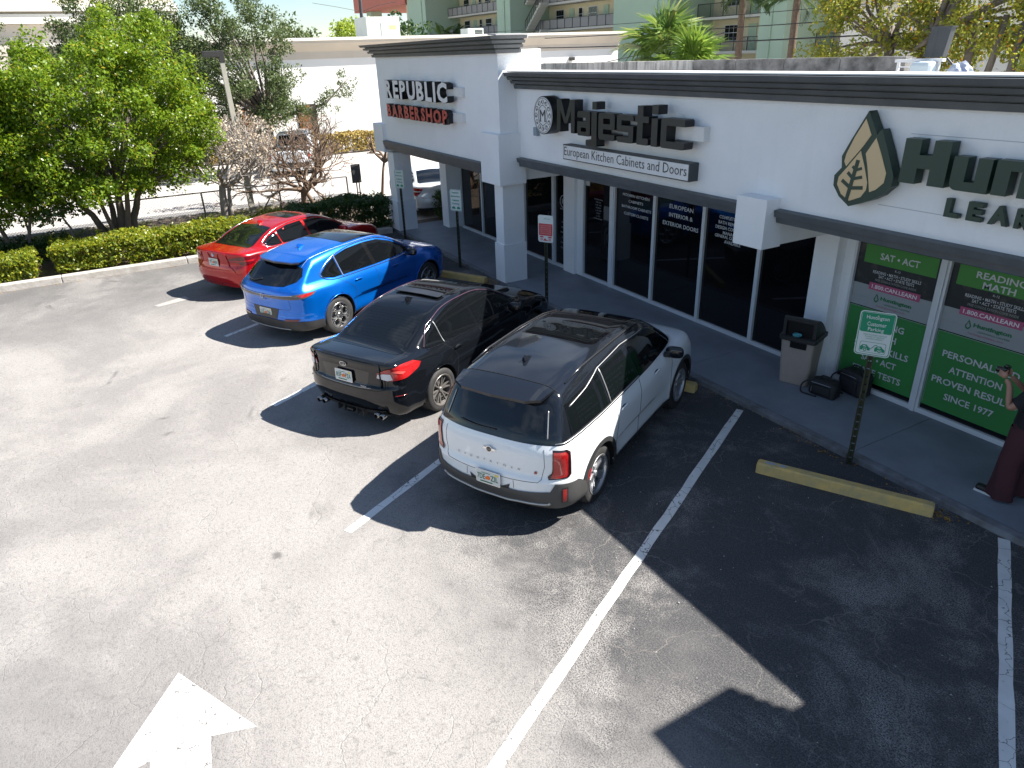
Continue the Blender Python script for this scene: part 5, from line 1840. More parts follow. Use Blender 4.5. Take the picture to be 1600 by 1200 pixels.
SMOKE = mat('smoked_lens', (0.07, 0.055, 0.055), 0.15, c2=(0.17, 0.15, 0.15), nscale=6, coat=0.8)
patch(sh, [(-25, 0.935), (-12, 0.91), (0, 0.905), (12, 0.91), (25, 0.935), (25, 0.865), (12, 0.865), (0, 0.86), (-12, 0.865), (-25, 0.865)], 'W', 0.008, SMOKE, 'light_band', car3, 0.04)
strip(sh, [(-25, 0.94), (0, 0.912), (25, 0.94)], 'W', 0.005, 0.01, CHROME, 'band_trim', car3)
for s in (1, -1):
    patch(sh, [(a * s, z) for a, z in [(23, 0.945), (32, 0.975), (40, 0.965), (38, 0.92), (32, 0.88), (23, 0.865)]], 'W', 0.010, SMOKE, 'tail_light', car3, 0.03)
    patch(sh, [(a * s, z) for a, z in [(28, 0.945), (34, 0.962), (38.5, 0.955), (36, 0.92), (31, 0.905)]], 'W', 0.014, REDLENS, 'tail_light_lens', car3, 0.03)
    patch(sh, [(a * s, z) for a, z in [(17, 0.49), (28, 0.50), (27, 0.46), (17, 0.455)]], 'W', 0.014, DARKRED, 'rear_reflector', car3, 0.03)
patch(sh, [(-43, 0.42), (-30, 0.45), (-15, 0.455), (0, 0.46), (15, 0.455), (30, 0.45), (43, 0.42), (43, 0.25), (-43, 0.25)], 'W', 0.011, PLASTIC, 'rear_bumper', car3, 0.04)
strip(sh, [(-20, 0.29), (0, 0.27), (20, 0.29)], 'W', 0.016, 0.014, mat('dark_silver', (0.25, 0.25, 0.25), 0.35, 0.8), 'skid_trim', car3)
patch(sh, [(-0.34, 0.665), (-0.28, 0.47), (0.28, 0.47), (0.34, 0.665)], 'B', 0.006, mat('bronze_panel', (0.045, 0.04, 0.035), 0.4), 'plate_recess', car3, 0.04)
strip(sh, [(-22, 0.85), (-22.5, 0.70), (-21, 0.665), (0, 0.655), (21, 0.665), (22.5, 0.70), (22, 0.85)], 'W', 0.003, 0.0, SEAM, 'tailgate_seam', car3, smooth=False)
num_plate(car3, -0.945, 0.0, 0.565, '21E', 'TNA')
o = plate('round_badge', [circ(0, 0.885, 0.042, 20)], 0, 0.02, em(-0.957), CHROME, car3)
plate('badge_face', [circ(0, 0.885, 0.034, 20)], 0.02, 0.022, em(-0.957), mat('badge_red_blue', (0.2, 0.2, 0.25), 0.3), o)
text('Tonale', em(-0.95), -0.10, 0.06, 0.80, 0.825, SATIN, car3, name='badge_letter', d=0.012, thick=0.004)
place_car(car3, -10.42, 8.93, -0.012)

# ---------------- red sedan
REDP = mat('red_car_paint', (0.40, 0.003, 0.005), 0.2, 0.35, coat=0.7, c2=(0.46, 0.005, 0.007), nscale=1.0, amt=0.3)
D4 = dict(D2)
D4.update(x0=-1.06, x1=3.70, wb=2.81, ar=0.37, rplan=0.22, crown=0.05, kr=0.07,
  top=[(-1.1, 1.0), (-0.95, 1.02), (-0.5, 1.03), (0, 1.0), (0.8, 0.955), (2, 0.93), (2.4, 0.94), (2.6, 0.94), (3.1, 0.87), (3.5, 0.75), (3.75, 0.6)],
  roof=[(-1.2, 0.3), (-0.95, 0.76), (-0.55, 0.985), (-0.28, 1.11), (0.0, 1.235), (0.35, 1.345), (0.7, 1.40), (1.05, 1.415), (1.45, 1.395), (1.85, 1.29), (2.2, 1.12), (2.6, 0.90), (2.9, 0.7), (3.2, 0.3)],
  rear=[(0.15, -0.88), (0.3, -0.98), (0.5, -1.04), (0.66, -1.02), (0.80, -0.99), (0.95, -1.0), (1.03, -1.01), (1.1, -0.95)],
  front=[(0.15, 3.5), (0.35, 3.66), (0.6, 3.68), (0.8, 3.6), (0.95, 3.4)],
  hw=[(-1.05, 0.84), (-0.6, 0.88), (0, 0.905), (0.7, 0.885), (1.9, 0.885), (2.81, 0.905), (3.2, 0.88), (3.7, 0.80)],
  flare=((0.0, 0.018, 0.12), (2.81, 0.018, 0.12)))
car4 = empty('parked_car', (0, 0, 0))
tag(car4, 'bright red sedan with dark glass beside the hedge, farthest of the parked row', 'car', 'cars parked nose-in along the shops')
sh = CarShape(D4)
car_body(sh, 'body', REDP, WELL, car4, 0.035)
add_wheels(car4, 'multi', 2.81, 0.79, 0.325, 0.225, 0.22, mat('silver_alloy', (0.5, 0.5, 0.5), 0.3, 0.9))
for md in ('R', 'L'):
    patch(sh, [(-0.16, 1.035), (-0.19, 1.09), (0.02, 1.20), (0.22, 1.26), (0.27, 1.0), (0.0, 1.005)], md, 0.003, AUTOGLASS, 'side_window', car4, 0.05)
    patch(sh, [(0.30, 1.0), (0.25, 1.27), (0.6, 1.335), (1.02, 1.35), (1.10, 0.97)], md, 0.003, AUTOGLASS, 'side_window', car4, 0.05)
    patch(sh, [(1.18, 0.965), (1.10, 1.35), (1.45, 1.335), (1.8, 1.25), (2.24, 1.03), (2.22, 0.96)], md, 0.003, AUTOGLASS, 'side_window', car4, 0.05)
    strip(sh, [(-0.22, 1.06), (-0.18, 1.12), (0.05, 1.235), (0.3, 1.31), (0.65, 1.365), (1.1, 1.38), (1.5, 1.362), (1.85, 1.26), (2.3, 1.03)], md, 0.008, 0.005, CHROME, 'window_trim', car4)
    strip(sh, [(-0.22, 1.06), (-0.12, 1.01), (0.2, 0.98), (1.1, 0.95), (2.25, 0.94)], md, 0.007, 0.004, CHROME, 'window_trim', car4)
    strip(sh, [(1.13, 0.28), (1.15, 0.6), (1.12, 0.95)], md, 0.003, 0.0, SEAM, 'door_seam', car4)
    strip(sh, [(0.36, 0.36), (0.46, 0.55), (0.46, 0.75), (0.24, 0.98)], md, 0.003, 0.0, SEAM, 'door_seam', car4)
handles(sh, car4, ((0.55, 0.84), (1.62, 0.84)), REDP)
patch(sh, [(-0.50, -0.56), (-0.54, 0.0), (-0.50, 0.56), (-0.40, 0.60), (0.0, 0.54), (0.26, 0.50), (0.31, 0.0), (0.26, -0.50), (0.0, -0.54), (-0.40, -0.60)], 'T', 0.003, AUTOGLASS, 'rear_window', car4, 0.06)
patch(sh, [(-0.52, 1.0), (-0.44, 1.33), (0.44, 1.33), (0.52, 1.0)], 'F', 0.004, AUTOGLASS, 'windscreen', car4, 0.08)
patch(sh, rrect(0.85, 1.35, -0.40, 0.40, 0.06), 'T', 0.004, AUTOGLASS, 'sunroof', car4, 0.06)
fin(car4, sh, 0.42, 0.0, REDP)
mirror(car4, 2.05, 0.95, 0.98, REDP)
for s in (1, -1):
    patch(sh, [(a * s, z) for a, z in [(17, 0.90), (26, 0.94), (38, 0.96), (40, 0.90), (36, 0.80), (27, 0.76), (24, 0.82), (17, 0.84)]], 'W', 0.010, DARKRED, 'tail_light', car4, 0.03)
    patch(sh, [(a * s, z) for a, z in [(18, 0.865), (26, 0.87), (36, 0.87), (35, 0.835), (26, 0.835), (18, 0.85)]], 'W', 0.014, REDLENS, 'tail_light_lens', car4, 0.03)
strip(sh, [(-24, 0.76), (-22, 0.655), (0, 0.635), (22, 0.655), (24, 0.76)], 'W', 0.003, 0.0, SEAM, 'boot_seam', car4, smooth=False)
strip(sh, [(-0.97, -0.62), (-1.0, -0.3), (-1.01, 0), (-1.0, 0.3), (-0.97, 0.62)], 'T', 0.010, 0.004, REDP, 'boot_lip', car4)
strip(sh, [(-30, 0.34), (0, 0.32), (30, 0.34)], 'W', 0.004, 0.0, SEAM, 'bumper_seam', car4)
num_plate(car4, -1.015, 0.0, 0.79, 'JT5', 'KPA')
o = plate('round_badge', [circ(0, 0.945, 0.038, 20)], 0, 0.012, em(-1.0), CHROME, car4)
plate('badge_face', [circ(0, 0.945, 0.028, 16)], 0.012, 0.014, em(-1.0), mat('badge_blue', (0.3, 0.4, 0.6), 0.3), o)
place_car(car4, -13.62, 10.33, 0.0)

# ---------------- silver-white sedan in the side street
SILV = paint('silver_white_paint', (0.66, 0.68, 0.70), 0.1)
D5 = dict(D4)
D5.update(hw=[(-1.05, 0.85), (-0.6, 0.90), (0, 0.93), (0.7, 0.91), (1.9, 0.91), (2.81, 0.93), (3.2, 0.90), (3.7, 0.82)])
car5 = empty('street_car', (-23.3, 10.5, 0))
tag(car5, 'silver-white sedan with red tail light seen past the barber shop column', 'car')
sh = CarShape(D5)
car_body(sh, 'body', SILV, WELL, car5, 0.045)
add_wheels(car5, 'multi', 2.81, 0.81, 0.325, 0.225, 0.22, MATS['silver_alloy'])
patch(sh, [(-0.50, -0.60), (-0.54, 0.0), (-0.50, 0.60), (-0.40, 0.64), (0.0, 0.57), (0.26, 0.52), (0.31, 0.0), (0.26, -0.52), (0.0, -0.57), (-0.40, -0.64)], 'T', 0.003, AUTOGLASS, 'rear_window', car5, 0.08)
for md in ('R', 'L'):
    patch(sh, [(-0.16, 1.02), (-0.19, 1.09), (0.2, 1.27), (0.6, 1.345), (1.05, 1.36), (1.10, 0.97)], md, 0.003, AUTOGLASS, 'side_window', car5, 0.08)
    patch(sh, [(1.18, 0.965), (1.10, 1.36), (1.45, 1.34), (1.8, 1.25), (2.24, 1.03), (2.22, 0.96)], md, 0.003, AUTOGLASS, 'side_window', car5, 0.08)
patch(sh, [(-0.52, 1.0), (-0.44, 1.33), (0.44, 1.33), (0.52, 1.0)], 'F', 0.004, AUTOGLASS, 'windscreen', car5, 0.08)
for s in (1, -1):
    patch(sh, [(a * s, z) for a, z in [(21, 0.93), (30, 0.96), (38, 0.95), (36, 0.74), (28, 0.70)]], 'W', 0.010, REDLENS, 'tail_light', car5, 0.04)
    patch(sh, [(a * s, z) for a, z in [(23.5, 0.87), (37, 0.87), (37, 0.83), (25, 0.83)]], 'W', 0.014, CLEARL, 'tail_light_strip', car5, 0.04)
patch(sh, [(-30, 0.33), (30, 0.33), (28, 0.22), (-28, 0.22)], 'W', 0.006, PLASTIC, 'bumper_insert', car5, 0.06)
strip(sh, [(-24, 0.70), (-22, 0.655), (0, 0.635), (22, 0.655), (24, 0.70)], 'W', 0.005, 0.0, SEAM, 'boot_seam', car5, smooth=False)
num_plate(car5, -1.02, 0.0, 0.80, 'EPD', 'G17')
handles(sh, car5, ((0.55, 0.84), (1.62, 0.84)), SILV)
mirror(car5, 2.05, 0.97, 0.98, SILV)
arch_trim(sh, car5, 0.372, 0.008, SILV, 0.0)

# ---------------- white pickup behind the bare tree
D6 = dict(D1)
D6.update(top=[(-1.3, 1.10), (0.9, 1.10), (2.4, 1.10), (3.0, 1.10), (3.6, 1.08), (3.9, 0.95)], x0=-1.25, x1=3.95, wb=3.1, wr=0.38, ar=0.45, zt=1.85,
  rear=[(0.2, -1.1), (0.5, -1.2), (1.1, -1.2)], front=[(0.2, 3.8), (0.6, 3.9), (1.1, 3.82)],
  roof=[(0.2, 0.9), (0.55, 1.2), (0.75, 1.72), (1.2, 1.80), (1.9, 1.78), (2.25, 1.6), (2.75, 1.1), (3.0, 0.8), (3.3, 0.3)],
  grear=[(0.8, 0.45), (1.8, 0.60)], gw=[(0.9, 0.92), (1.1, 0.88), (1.5, 0.78), (1.8, 0.70)],
  hw=[(-1.3, 0.92), (0, 0.95), (2, 0.95), (3.9, 0.88)], flare=())
car6 = empty('pickup_truck', (-33.3, 8.0, 0))
tag(car6, 'white pickup truck on the sunny street behind the bare brown tree', 'truck')
sh = CarShape(D6)
car_body(sh, 'body', SILV, WELL, car6, 0.06)
add_wheels(car6, 'multi', 3.1, 0.82, 0.39, 0.25, 0.24, MATS['silver_alloy'])
for md in ('R', 'L'):
    patch(sh, [(0.75, 1.16), (0.85, 1.62), (1.35, 1.65), (1.38, 1.16)], md, 0.003, AUTOGLASS, 'side_window', car6, 0.1)
    patch(sh, [(1.45, 1.16), (1.43, 1.65), (1.95, 1.62), (2.5, 1.18)], md, 0.003, AUTOGLASS, 'side_window', car6, 0.1)
patch(sh, [(-0.7, 1.18), (-0.6, 1.62), (0.6, 1.62), (0.7, 1.18)], 'B', 0.003, AUTOGLASS, 'rear_window', car6, 0.1)
patch(sh, [(-1.05, -0.78), (-1.05, 0.78), (0.4, 0.78), (0.4, -0.78)], 'T', 0.003, PLASTIC, 'bed_cover', car6, 0.1)
for s in (1, -1):
    patch(sh, [(s * 0.80, 1.0), (s * 0.9, 1.0), (s * 0.9, 0.72), (s * 0.80, 0.72)], 'B', 0.01, REDLENS, 'tail_light', car6, 0.05)
patch(sh, [(-0.85, 0.62), (0.85, 0.62), (0.85, 0.42), (-0.85, 0.42)], 'B', 0.02, PLASTIC, 'rear_bumper', car6, 0.08)
car5.location = (-22.0, 9.52, -0.01)
car5.rotation_euler = (0, 0, R(170))
car6.location = (-34.2, 7.9, -0.01)
car6.rotation_euler = (0, 0, R(158))
# ------------------------------------------------------------------ things on the lot and walkway
YELP = mat('faded_yellow_paint', (0.62, 0.42, 0.14), 0.8, c2=(0.34, 0.29, 0.16), nscale=7, amt=0.8, bump=0.35, bscale=30)
def wheel_stop(p, a, L_, label, grime=True):
    pr = [(-0.085, 0.0), (-0.065, 0.115), (-0.045, 0.13), (0.045, 0.13), (0.065, 0.115), (0.085, 0.0)]
    v, f = [], []
    h = L_ / 2
    xs = [-h, -h + 0.02, h - 0.02, h]
    for i, x in enumerate(xs):
        k = 0.9 if i in (0, 3) else 1.0
        for (b_, c_) in pr:
            v.append((x, b_ * k, c_ * k + 0.003))
    n = len(pr)
    for i in range(3):
        for j in range(n):
            j2 = (j + 1) % n
            f.append((i * n + j, (i + 1) * n + j, (i + 1) * n + j2, i * n + j2))
    f += [tuple(range(n)), tuple(3 * n + j for j in range(n - 1, -1, -1))]
    o = MB().add(v, f).build('wheel_stop', YELP)
    bm = bmesh.new()
    bm.from_mesh(o.data)
    bmesh.ops.recalc_face_normals(bm, faces=bm.faces)
    bm.to_mesh(o.data)
    bm.free()
    q = PA(p, a)
    o.location = (q[0], q[1], 0)
    o.rotation_euler = (0, 0, math.atan2(S_.y, S_.x))
    tag(o, label, 'wheel stop', 'concrete wheel stops')
    return o
ws = wheel_stop(-0.49, 7.79, 1.90, 'yellow concrete wheel stop in the empty stall by the green parking sign')
for (x, w) in ((-0.80, 0.07), (-0.66, 0.05)):
    plate('worn_spot', [circ(x, 0.0, w, 9, 0.028)], 0.0, 0.003, lambda u, v, d: (u, v, 0.1335 + d), mat('bare_concrete', (0.34, 0.36, 0.38), 0.85), ws)
wheel_stop(-3.75, 9.56, 1.90, 'concrete wheel stop under the front of the white crossover')
wheel_stop(-9.72, 12.80, 1.86, 'old yellow wheel stop in front of the blue crossover')
wheel_stop(-6.75, 11.2, 1.86, 'wheel stop in front of the black sedan beside the column')

GPOST = mat('green_channel_post', (0.030, 0.040, 0.022), 0.55, 0.3, c2=(0.075, 0.07, 0.035), nscale=8, amt=0.7)
SGREEN = mat('sign_green', (0.0, 0.24, 0.12), 0.45, c2=(0.0, 0.20, 0.10), nscale=4)
SWHITE = mat('sign_white', (0.60, 0.64, 0.62), 0.45)
SRED = mat('sign_red', (0.55, 0.02, 0.03), 0.5, c2=(0.5, 0.06, 0.07), nscale=8)
def parking_sign(x, y, htop, kind, label, w=0.34, h=0.52, lean=(0, 0), yaw=0.0):
    root = empty('parking_sign', (x, y, 0), math.atan2(S_.y, S_.x) + yaw)
    root.rotation_euler = (lean[0], lean[1], math.atan2(S_.y, S_.x) + yaw)
    tag(root, label, 'sign', 'parking signs along the kerb')
    pm = MB()
    H = htop - 0.03
    for (a, b_, c_, d_) in ((-0.034, -0.022, -0.012, 0.0), (0.022, 0.034, -0.012, 0.0), (-0.022, -0.017, -0.012, 0.022), (0.017, 0.022, -0.012, 0.022)):
        pm.box(a, b_, c_, d_, 0, H)
    nh = int(H / 0.10)
    for i in range(nh):
        z = i * 0.10
        pm.box(-0.017, 0.017, 0.016, 0.022, z, z + 0.082)
    pm.build('post', GPOST, root)
    fr = lambda u, v, d: (u, -0.016 - d, htop - h + v)
    b_ = plate('sign_panel', [rrect(-w / 2, w / 2, 0, h, 0.04)], 0.0, 0.004, fr, SWHITE, root)
    MB().tube([(0, -0.024, htop - 0.05), (0, 0.0, htop - 0.05)], 0.009, 8).build('bolt', SATIN, b_)
    m = 0.017
    if kind == 'near':
        plate('green_border', [rrect(-w / 2 + 0.010, w / 2 - 0.010, 0.010, h - 0.010, 0.033)], 0.004, 0.0055, fr, SGREEN, b_, holes=[rrect(-w / 2 + m, w / 2 - m, m, h - m, 0.03)])
        plate('green_field', [rrect(-w / 2 + m + 0.004, w / 2 - m - 0.004, h * 0.53, h - m - 0.004, 0.02)], 0.004, 0.006, fr, SGREEN, b_)
        for i, s in enumerate(('Huntington', 'Customer', 'Parking')):
            ww = (0.115, 0.098, 0.082)[i]
            v0 = (0.425, 0.358, 0.285)[i]
            text(s, fr, -ww, ww, v0, v0 + 0.048 + (0.008 if i != 1 else 0), SWHITE, b_, bold=0.01, d=0.008)
        for i, s in enumerate(('UNAUTHORIZED VEHICLES', 'TOWED AT VEHICLE', "OWNER'S EXPENSE")):
            ww = (0.12, 0.10, 0.085)[i]
            text(s, fr, -ww, ww, 0.245 - i * 0.024, 0.260 - i * 0.024, SGREEN, b_, d=0.006)
        plate('tow_border', [rrect(-0.135, 0.135, 0.035, 0.165, 0.02)], 0.004, 0.0055, fr, SGREEN, b_, holes=[rrect(-0.131, 0.131, 0.039, 0.161, 0.018)])
        for cx in (-0.075, 0.075):
            plate('tow_car', [[(cx - 0.052, 0.06), (cx - 0.052, 0.10), (cx - 0.03, 0.125), (cx + 0.01, 0.128), (cx + 0.035, 0.10), (cx + 0.052, 0.09), (cx + 0.052, 0.06)]], 0.004, 0.006, fr, SGREEN, b_,
                  holes=[circ(cx - 0.0, 0.066, 0.024, 14), [(cx - 0.024, 0.115), (cx + 0.0, 0.116), (cx + 0.014, 0.102), (cx - 0.026, 0.102)]])
            plate('tow_wheel', [circ(cx, 0.066, 0.018, 14)], 0.004, 0.006, fr, SGREEN, b_, holes=[circ(cx, 0.066, 0.009, 10)])
        plate('tow_line', [[(-0.02, 0.085), (0.02, 0.135), (0.045, 0.14), (0.045, 0.133), (0.024, 0.128), (-0.014, 0.082)]], 0.004, 0.0065, fr, SGREEN, b_)
    elif kind == 'red':
        plate('red_field', [rrect(-w / 2 + m, w / 2 - m, 0.13, h * 0.69, 0.006)], 0.004, 0.006, fr, SRED, b_)
        text('SPACES', fr, -0.04, 0.10, 0.44, 0.462, SGREEN, b_, d=0.006)
        for i, s in enumerate(('CUSTOMER', 'PARKING ONLY', 'UNAUTHORIZED', 'VEHICLES TOWED', "OWNER'S EXPENSE")):
            text(s, fr, -w / 2 + 0.04, w / 2 - 0.04, 0.312 - i * 0.038, 0.332 - i * 0.038, SWHITE, b_, bold=-0.01, d=0.009)
        plate('red_field', [[(-0.06, 0.03), (0.0, 0.10), (0.05, 0.125), (-0.05, 0.125), (0.0, 0.06), (0.07, 0.03)]], 0.004, 0.006, fr, SRED, b_)
        for cx in (-0.09, 0.09):
            plate('tow_wheel', [circ(cx, 0.055, 0.026, 14)], 0.004, 0.006, fr, SRED, b_, holes=[circ(cx, 0.055, 0.014, 10)])
            plate('tow_car', [[(cx - 0.05, 0.09), (cx - 0.02, 0.118), (cx + 0.03, 0.118), (cx + 0.05, 0.09)]], 0.004, 0.006, fr, SRED, b_)
    else:
        for i, s in enumerate(('Republic', 'Barbershop', 'Customer', 'Parking')):
            ww = 0.10 if i != 1 else 0.125
            text(s, fr, -ww, ww, h - 0.10 - i * 0.085, h - 0.05 - i * 0.085, SGREEN, b_, bold=0.025, d=0.007)
        for cx in (-0.07, 0.07):
            plate('tow_car', [[(cx - 0.05, 0.05), (cx - 0.04, 0.10), (cx + 0.02, 0.11), (cx + 0.05, 0.07), (cx + 0.05, 0.05)]], 0.004, 0.006, fr, SGREEN, b_)
        plate('green_border', [rrect(-w / 2 + 0.010, w / 2 - 0.010, 0.010, h - 0.010, 0.033)], 0.004, 0.0055, fr, SGREEN, b_, holes=[rrect(-w / 2 + m, w / 2 - m, m, h - m, 0.03)])
    return root
parking_sign(-4.45, 7.20, 2.0, 'near', 'green and white customer parking sign on a tall post above the yellow wheel stop', w=0.37, h=0.53)
parking_sign(-11.42, 7.20, 1.92, 'red', 'red and white tow-away sign on a green post before the black shop windows', w=0.33, h=0.52)
parking_sign(-15.32, 7.16, 1.88, 'far', 'pale green parking sign between the column and the barber windows', w=0.33, h=0.50)
parking_sign(-18.90, 7.16, 1.93, 'far', 'pale green parking sign on a post touching the far column', w=0.33, h=0.50)

# litter bin
CANM = mat('tan_bin', (0.36, 0.30, 0.26), 0.65, c2=(0.28, 0.23, 0.20), nscale=3, amt=0.6, bump=0.15, bscale=60)
LIDM = mat('black_bin_lid', (0.022, 0.022, 0.023), 0.5, c2=(0.04, 0.04, 0.04), nscale=5, bump=0.1, bscale=50)
can = empty('litter_bin', (-6.37, 8.53, 0.07), R(20))
tag(can, 'square tan litter bin with a black domed lid beside the white pier', 'litter bin')
v = []
for z, s in ((0.0, 0.20), (0.02, 0.212), (0.70, 0.245), (0.74, 0.245)):
    for a, b_ in rrect(-s, s, -s, s, 0.05, 3):
        v.append((a, b_, z))
n = 16
f = [(i * n + j, i * n + (j + 1) % n, (i + 1) * n + (j + 1) % n, (i + 1) * n + j) for i in range(3) for j in range(n)]
f += [tuple(range(n - 1, -1, -1)), tuple(3 * n + j for j in range(n))]
MB().add(v, f).build('bin_body', CANM, can, smooth=False)
v = []
n = 16
prof = [(0.0, 0.0), (0.0, 0.055)]
for z, s in ((0.70, 0.262), (0.715, 0.275), (0.765, 0.275), (0.775, 0.255)):
    for a, b_ in rrect(-s, s, -s, s, 0.05, 3):
        v.append((a, b_, z))
f = [(i * n + j, i * n + (j + 1) % n, (i + 1) * n + (j + 1) % n, (i + 1) * n + j) for i in range(3) for j in range(n)]
f += [tuple(range(n - 1, -1, -1)), tuple(3 * n + j for j in range(n))]
lid = MB().add(v, f).build('bin_lid', LIDM, can)
# hood: barrel from front opening to back
hood = MB()
arc = [(-0.21, 0.776)] + [(-0.21, 1.03)] + [(-0.21 + 0.44 * (1 - math.cos(R(a))) * 0.98, 0.83 + 0.24 * math.sin(R(90 - 0)) * 1 if False else 1.06 - 0.26 * (1 - math.cos(R(a))) ** 1.6) for a in range(8, 91, 9)]
side = arc + [(0.23, 0.776)]
m = len(side)
v = [(-0.24, y, z) for y, z in side] + [(0.24, y, z) for y, z in side]
f = [tuple(range(m)), tuple(range(2 * m - 1, m - 1, -1))]
for i in range(1, m - 1):
    f.append((i, i + m, i + 1 + m, i + 1))
hood.add(v, f)
hd = hood.build('bin_hood', LIDM, can)
bm = bmesh.new()
bm.from_mesh(hd.data)
bmesh.ops.recalc_face_normals(bm, faces=bm.faces)
bm.to_mesh(hd.data)
bm.free()
fr = MB()
for x in (-0.24, 0.195):
    fr.box(x, x + 0.045, -0.225, -0.195, 0.776, 1.04)
fr.box(-0.194, 0.194, -0.225, -0.195, 1.0, 1.04)
fr.build('hood_frame', LIDM, can)
box('bin_liner', -0.19, 0.19, -0.18, -0.15, 0.78, 0.99, mat('liner', (0.005, 0.005, 0.006), 0.35), can)
bm = bmesh.new()
bmesh.ops.create_icosphere(bm, subdivisions=2, radius=0.055)
for w in bm.verts:
    w.co *= 1 + random.uniform(-0.3, 0.3)
    w.co.z *= 0.6
me = bpy.data.meshes.new('crumpled_wrapper')
bm.to_mesh(me)
bm.free()
tr = link('crumpled_wrapper', me, mat('teal_wrapper', (0.08, 0.30, 0.34), 0.4))
tr.location = (-6.29, 8.28, 0.885)
tag(tr, 'crumpled teal wrapper lying in the mouth of the litter bin', 'litter')
MB().box(-0.10, 0.14, -0.262, -0.232, 0.60, 0.71).build('bag_edge', mat('liner2', (0.006, 0.006, 0.007), 0.3), can, bevel=0.012)

# two black camera bags
BAGM = mat('black_nylon', (0.012, 0.012, 0.015), 0.6, c2=(0.022, 0.022, 0.026), nscale=10, bump=0.3, bscale=180)
def bag(loc, rz, sx, sy, sz, label):
    root = empty('camera_bag', loc, rz)
    tag(root, label, 'bag', 'black bags by the litter bin')
    bm = bmesh.new()
    bmesh.ops.create_cube(bm, size=1.0)
    bmesh.ops.bevel(bm, geom=list(bm.edges), offset=0.16, segments=4, affect='EDGES', profile=0.5)
    bmesh.ops.subdivide_edges(bm, edges=bm.edges, cuts=1, use_grid_fill=True)
    rnd = random.Random(int(sx * 1000))
    for w in bm.verts:
        w.co.x *= sx * (1 + 0.05 * math.sin(w.co.z * 9))
        w.co.y *= sy * (1 + 0.08 * math.sin(w.co.x * 12))
        w.co.z = (w.co.z + 0.5) * sz * (1 - 0.05 * abs(w.co.x) * 2)
        w.co += Vector((rnd.uniform(-1, 1), rnd.uniform(-1, 1), rnd.uniform(-1, 1) if w.co.z > 0.02 else 0)) * 0.003
    me = bpy.data.meshes.new('bag_body')
    bm.to_mesh(me)
    bm.free()
    link('bag_body', me, BAGM, root, True)
    MB().box(-sx * 0.33, sx * 0.33, -sy * 0.62, -sy * 0.46, 0.05, sz * 0.70).build('front_pocket', BAGM, root, bevel=0.022)
    MB().tube(dense3_([( -sx * 0.2, 0, sz * 0.97), (-sx * 0.14, 0, sz * 1.17), (sx * 0.14, 0, sz * 1.17), (sx * 0.2, 0, sz * 0.97)]), 0.011, 8).build('carry_handle', BAGM, root, smooth=True)
    MB().tube(dense3_([(-sx * 0.5, 0, sz * 0.8), (-sx * 0.72, -sy * 0.5, sz * 0.55), (-sx * 0.70, -sy * 0.7, 0.02), (-sx * 0.4, -sy * 0.75, 0.012), (-sx * 0.1, -sy * 0.7, 0.012)]), 0.012, 6).build('shoulder_strap', BAGM, root, smooth=True)
    MB().tube([(-sx * 0.4, -sy * 0.51, sz * 0.8), (0, -sy * 0.53, sz * 0.82), (sx * 0.4, -sy * 0.51, sz * 0.8)], 0.004, 5).build('zip', mat('zip_metal', (0.35, 0.35, 0.36), 0.3, 0.9), root)
    MB().box(-sx * 0.36, -sx * 0.33, -sy * 0.66, -sy * 0.62, sz * 0.25, sz * 0.55).build('buckle', MATS['zip_metal'], root, bevel=0.003)
    return root
def dense3_(p, n=6):
    P = [Vector(q) for q in p]
    out = []
    for i in range(len(P) - 1):
        p0 = P[max(0, i - 1)]
        p1, p2 = P[i], P[i + 1]
        p3 = P[min(len(P) - 1, i + 2)]
        for j in range(n):
            t = j / n
            out.append(0.5 * ((2 * p1) + (p2 - p0) * t + (2 * p0 - 5 * p1 + 4 * p2 - p3) * t * t + (3 * p1 - p0 - 3 * p2 + p3) * t ** 3))
    out.append(P[-1])
    return out
bag((-5.80, 8.42, 0.07), R(10), 0.40, 0.20, 0.25, 'smaller black camera bag with front pocket lying in front of the other bag')
bag((-5.62, 8.84, 0.07), R(-5), 0.42, 0.24, 0.36, 'larger black bag standing against the green window behind the smaller bag')

# fallen leaves
LEAFY = leafmat('dry_leaf', (0.18, 0.10, 0.04), (0.42, 0.25, 0.05), trans=0.1, rough=0.7)
def scatter_leaves(name, spots, mt, smin_, smax_, seed=3):
    rnd = random.Random(seed)
    v, f = [], []
    for (x, y, z) in spots:
        a = rnd.uniform(0, 6.28)
        s = rnd.uniform(smin_, smax_)
        c_, d_ = math.cos(a) * s, math.sin(a) * s
        n = len(v)
        t = rnd.uniform(0.002, 0.02)
        v += [(x - c_, y - d_, z + 0.002), (x - d_ * 0.45, y + c_ * 0.45, z + t), (x + c_, y + d_, z + 0.003), (x + d_ * 0.45, y - c_ * 0.45, z + t * 0.7)]
        f.append((n, n + 1, n + 2, n + 3))
    o = MB().add(v, f).build(name, mt)
    o['kind'] = 'stuff'
    return o
rn = random.Random(5)
q = PA(0.52, 7.80)
sp = [(q[0] + rn.gauss(0, 0.06), q[1] + rn.gauss(0, 0.05), 0.004) for _ in range(40)]
for _ in range(170):
    x = rn.uniform(-19.8, -1.5)
    sp.append((x, 7.285 - abs(rn.gauss(0, 0.06)), 0.004))
for _ in range(30):
    x = rn.uniform(-5.4, -3.9)
    sp.append((x, 7.285 - abs(rn.gauss(0, 0.10)), 0.004))
for _ in range(130):
    sp.append((-19.86 + abs(rn.gauss(0, 0.10)), rn.uniform(-3, 4.0), 0.004))
q = PA(-8.72, 12.8)
sp += [(q[0] + rn.gauss(0, 0.16), q[1] + rn.gauss(0, 0.12), rn.uniform(0.004, 0.05)) for _ in range(120)]
scatter_leaves('fallen_leaves', sp, LEAFY, 0.012, 0.03)
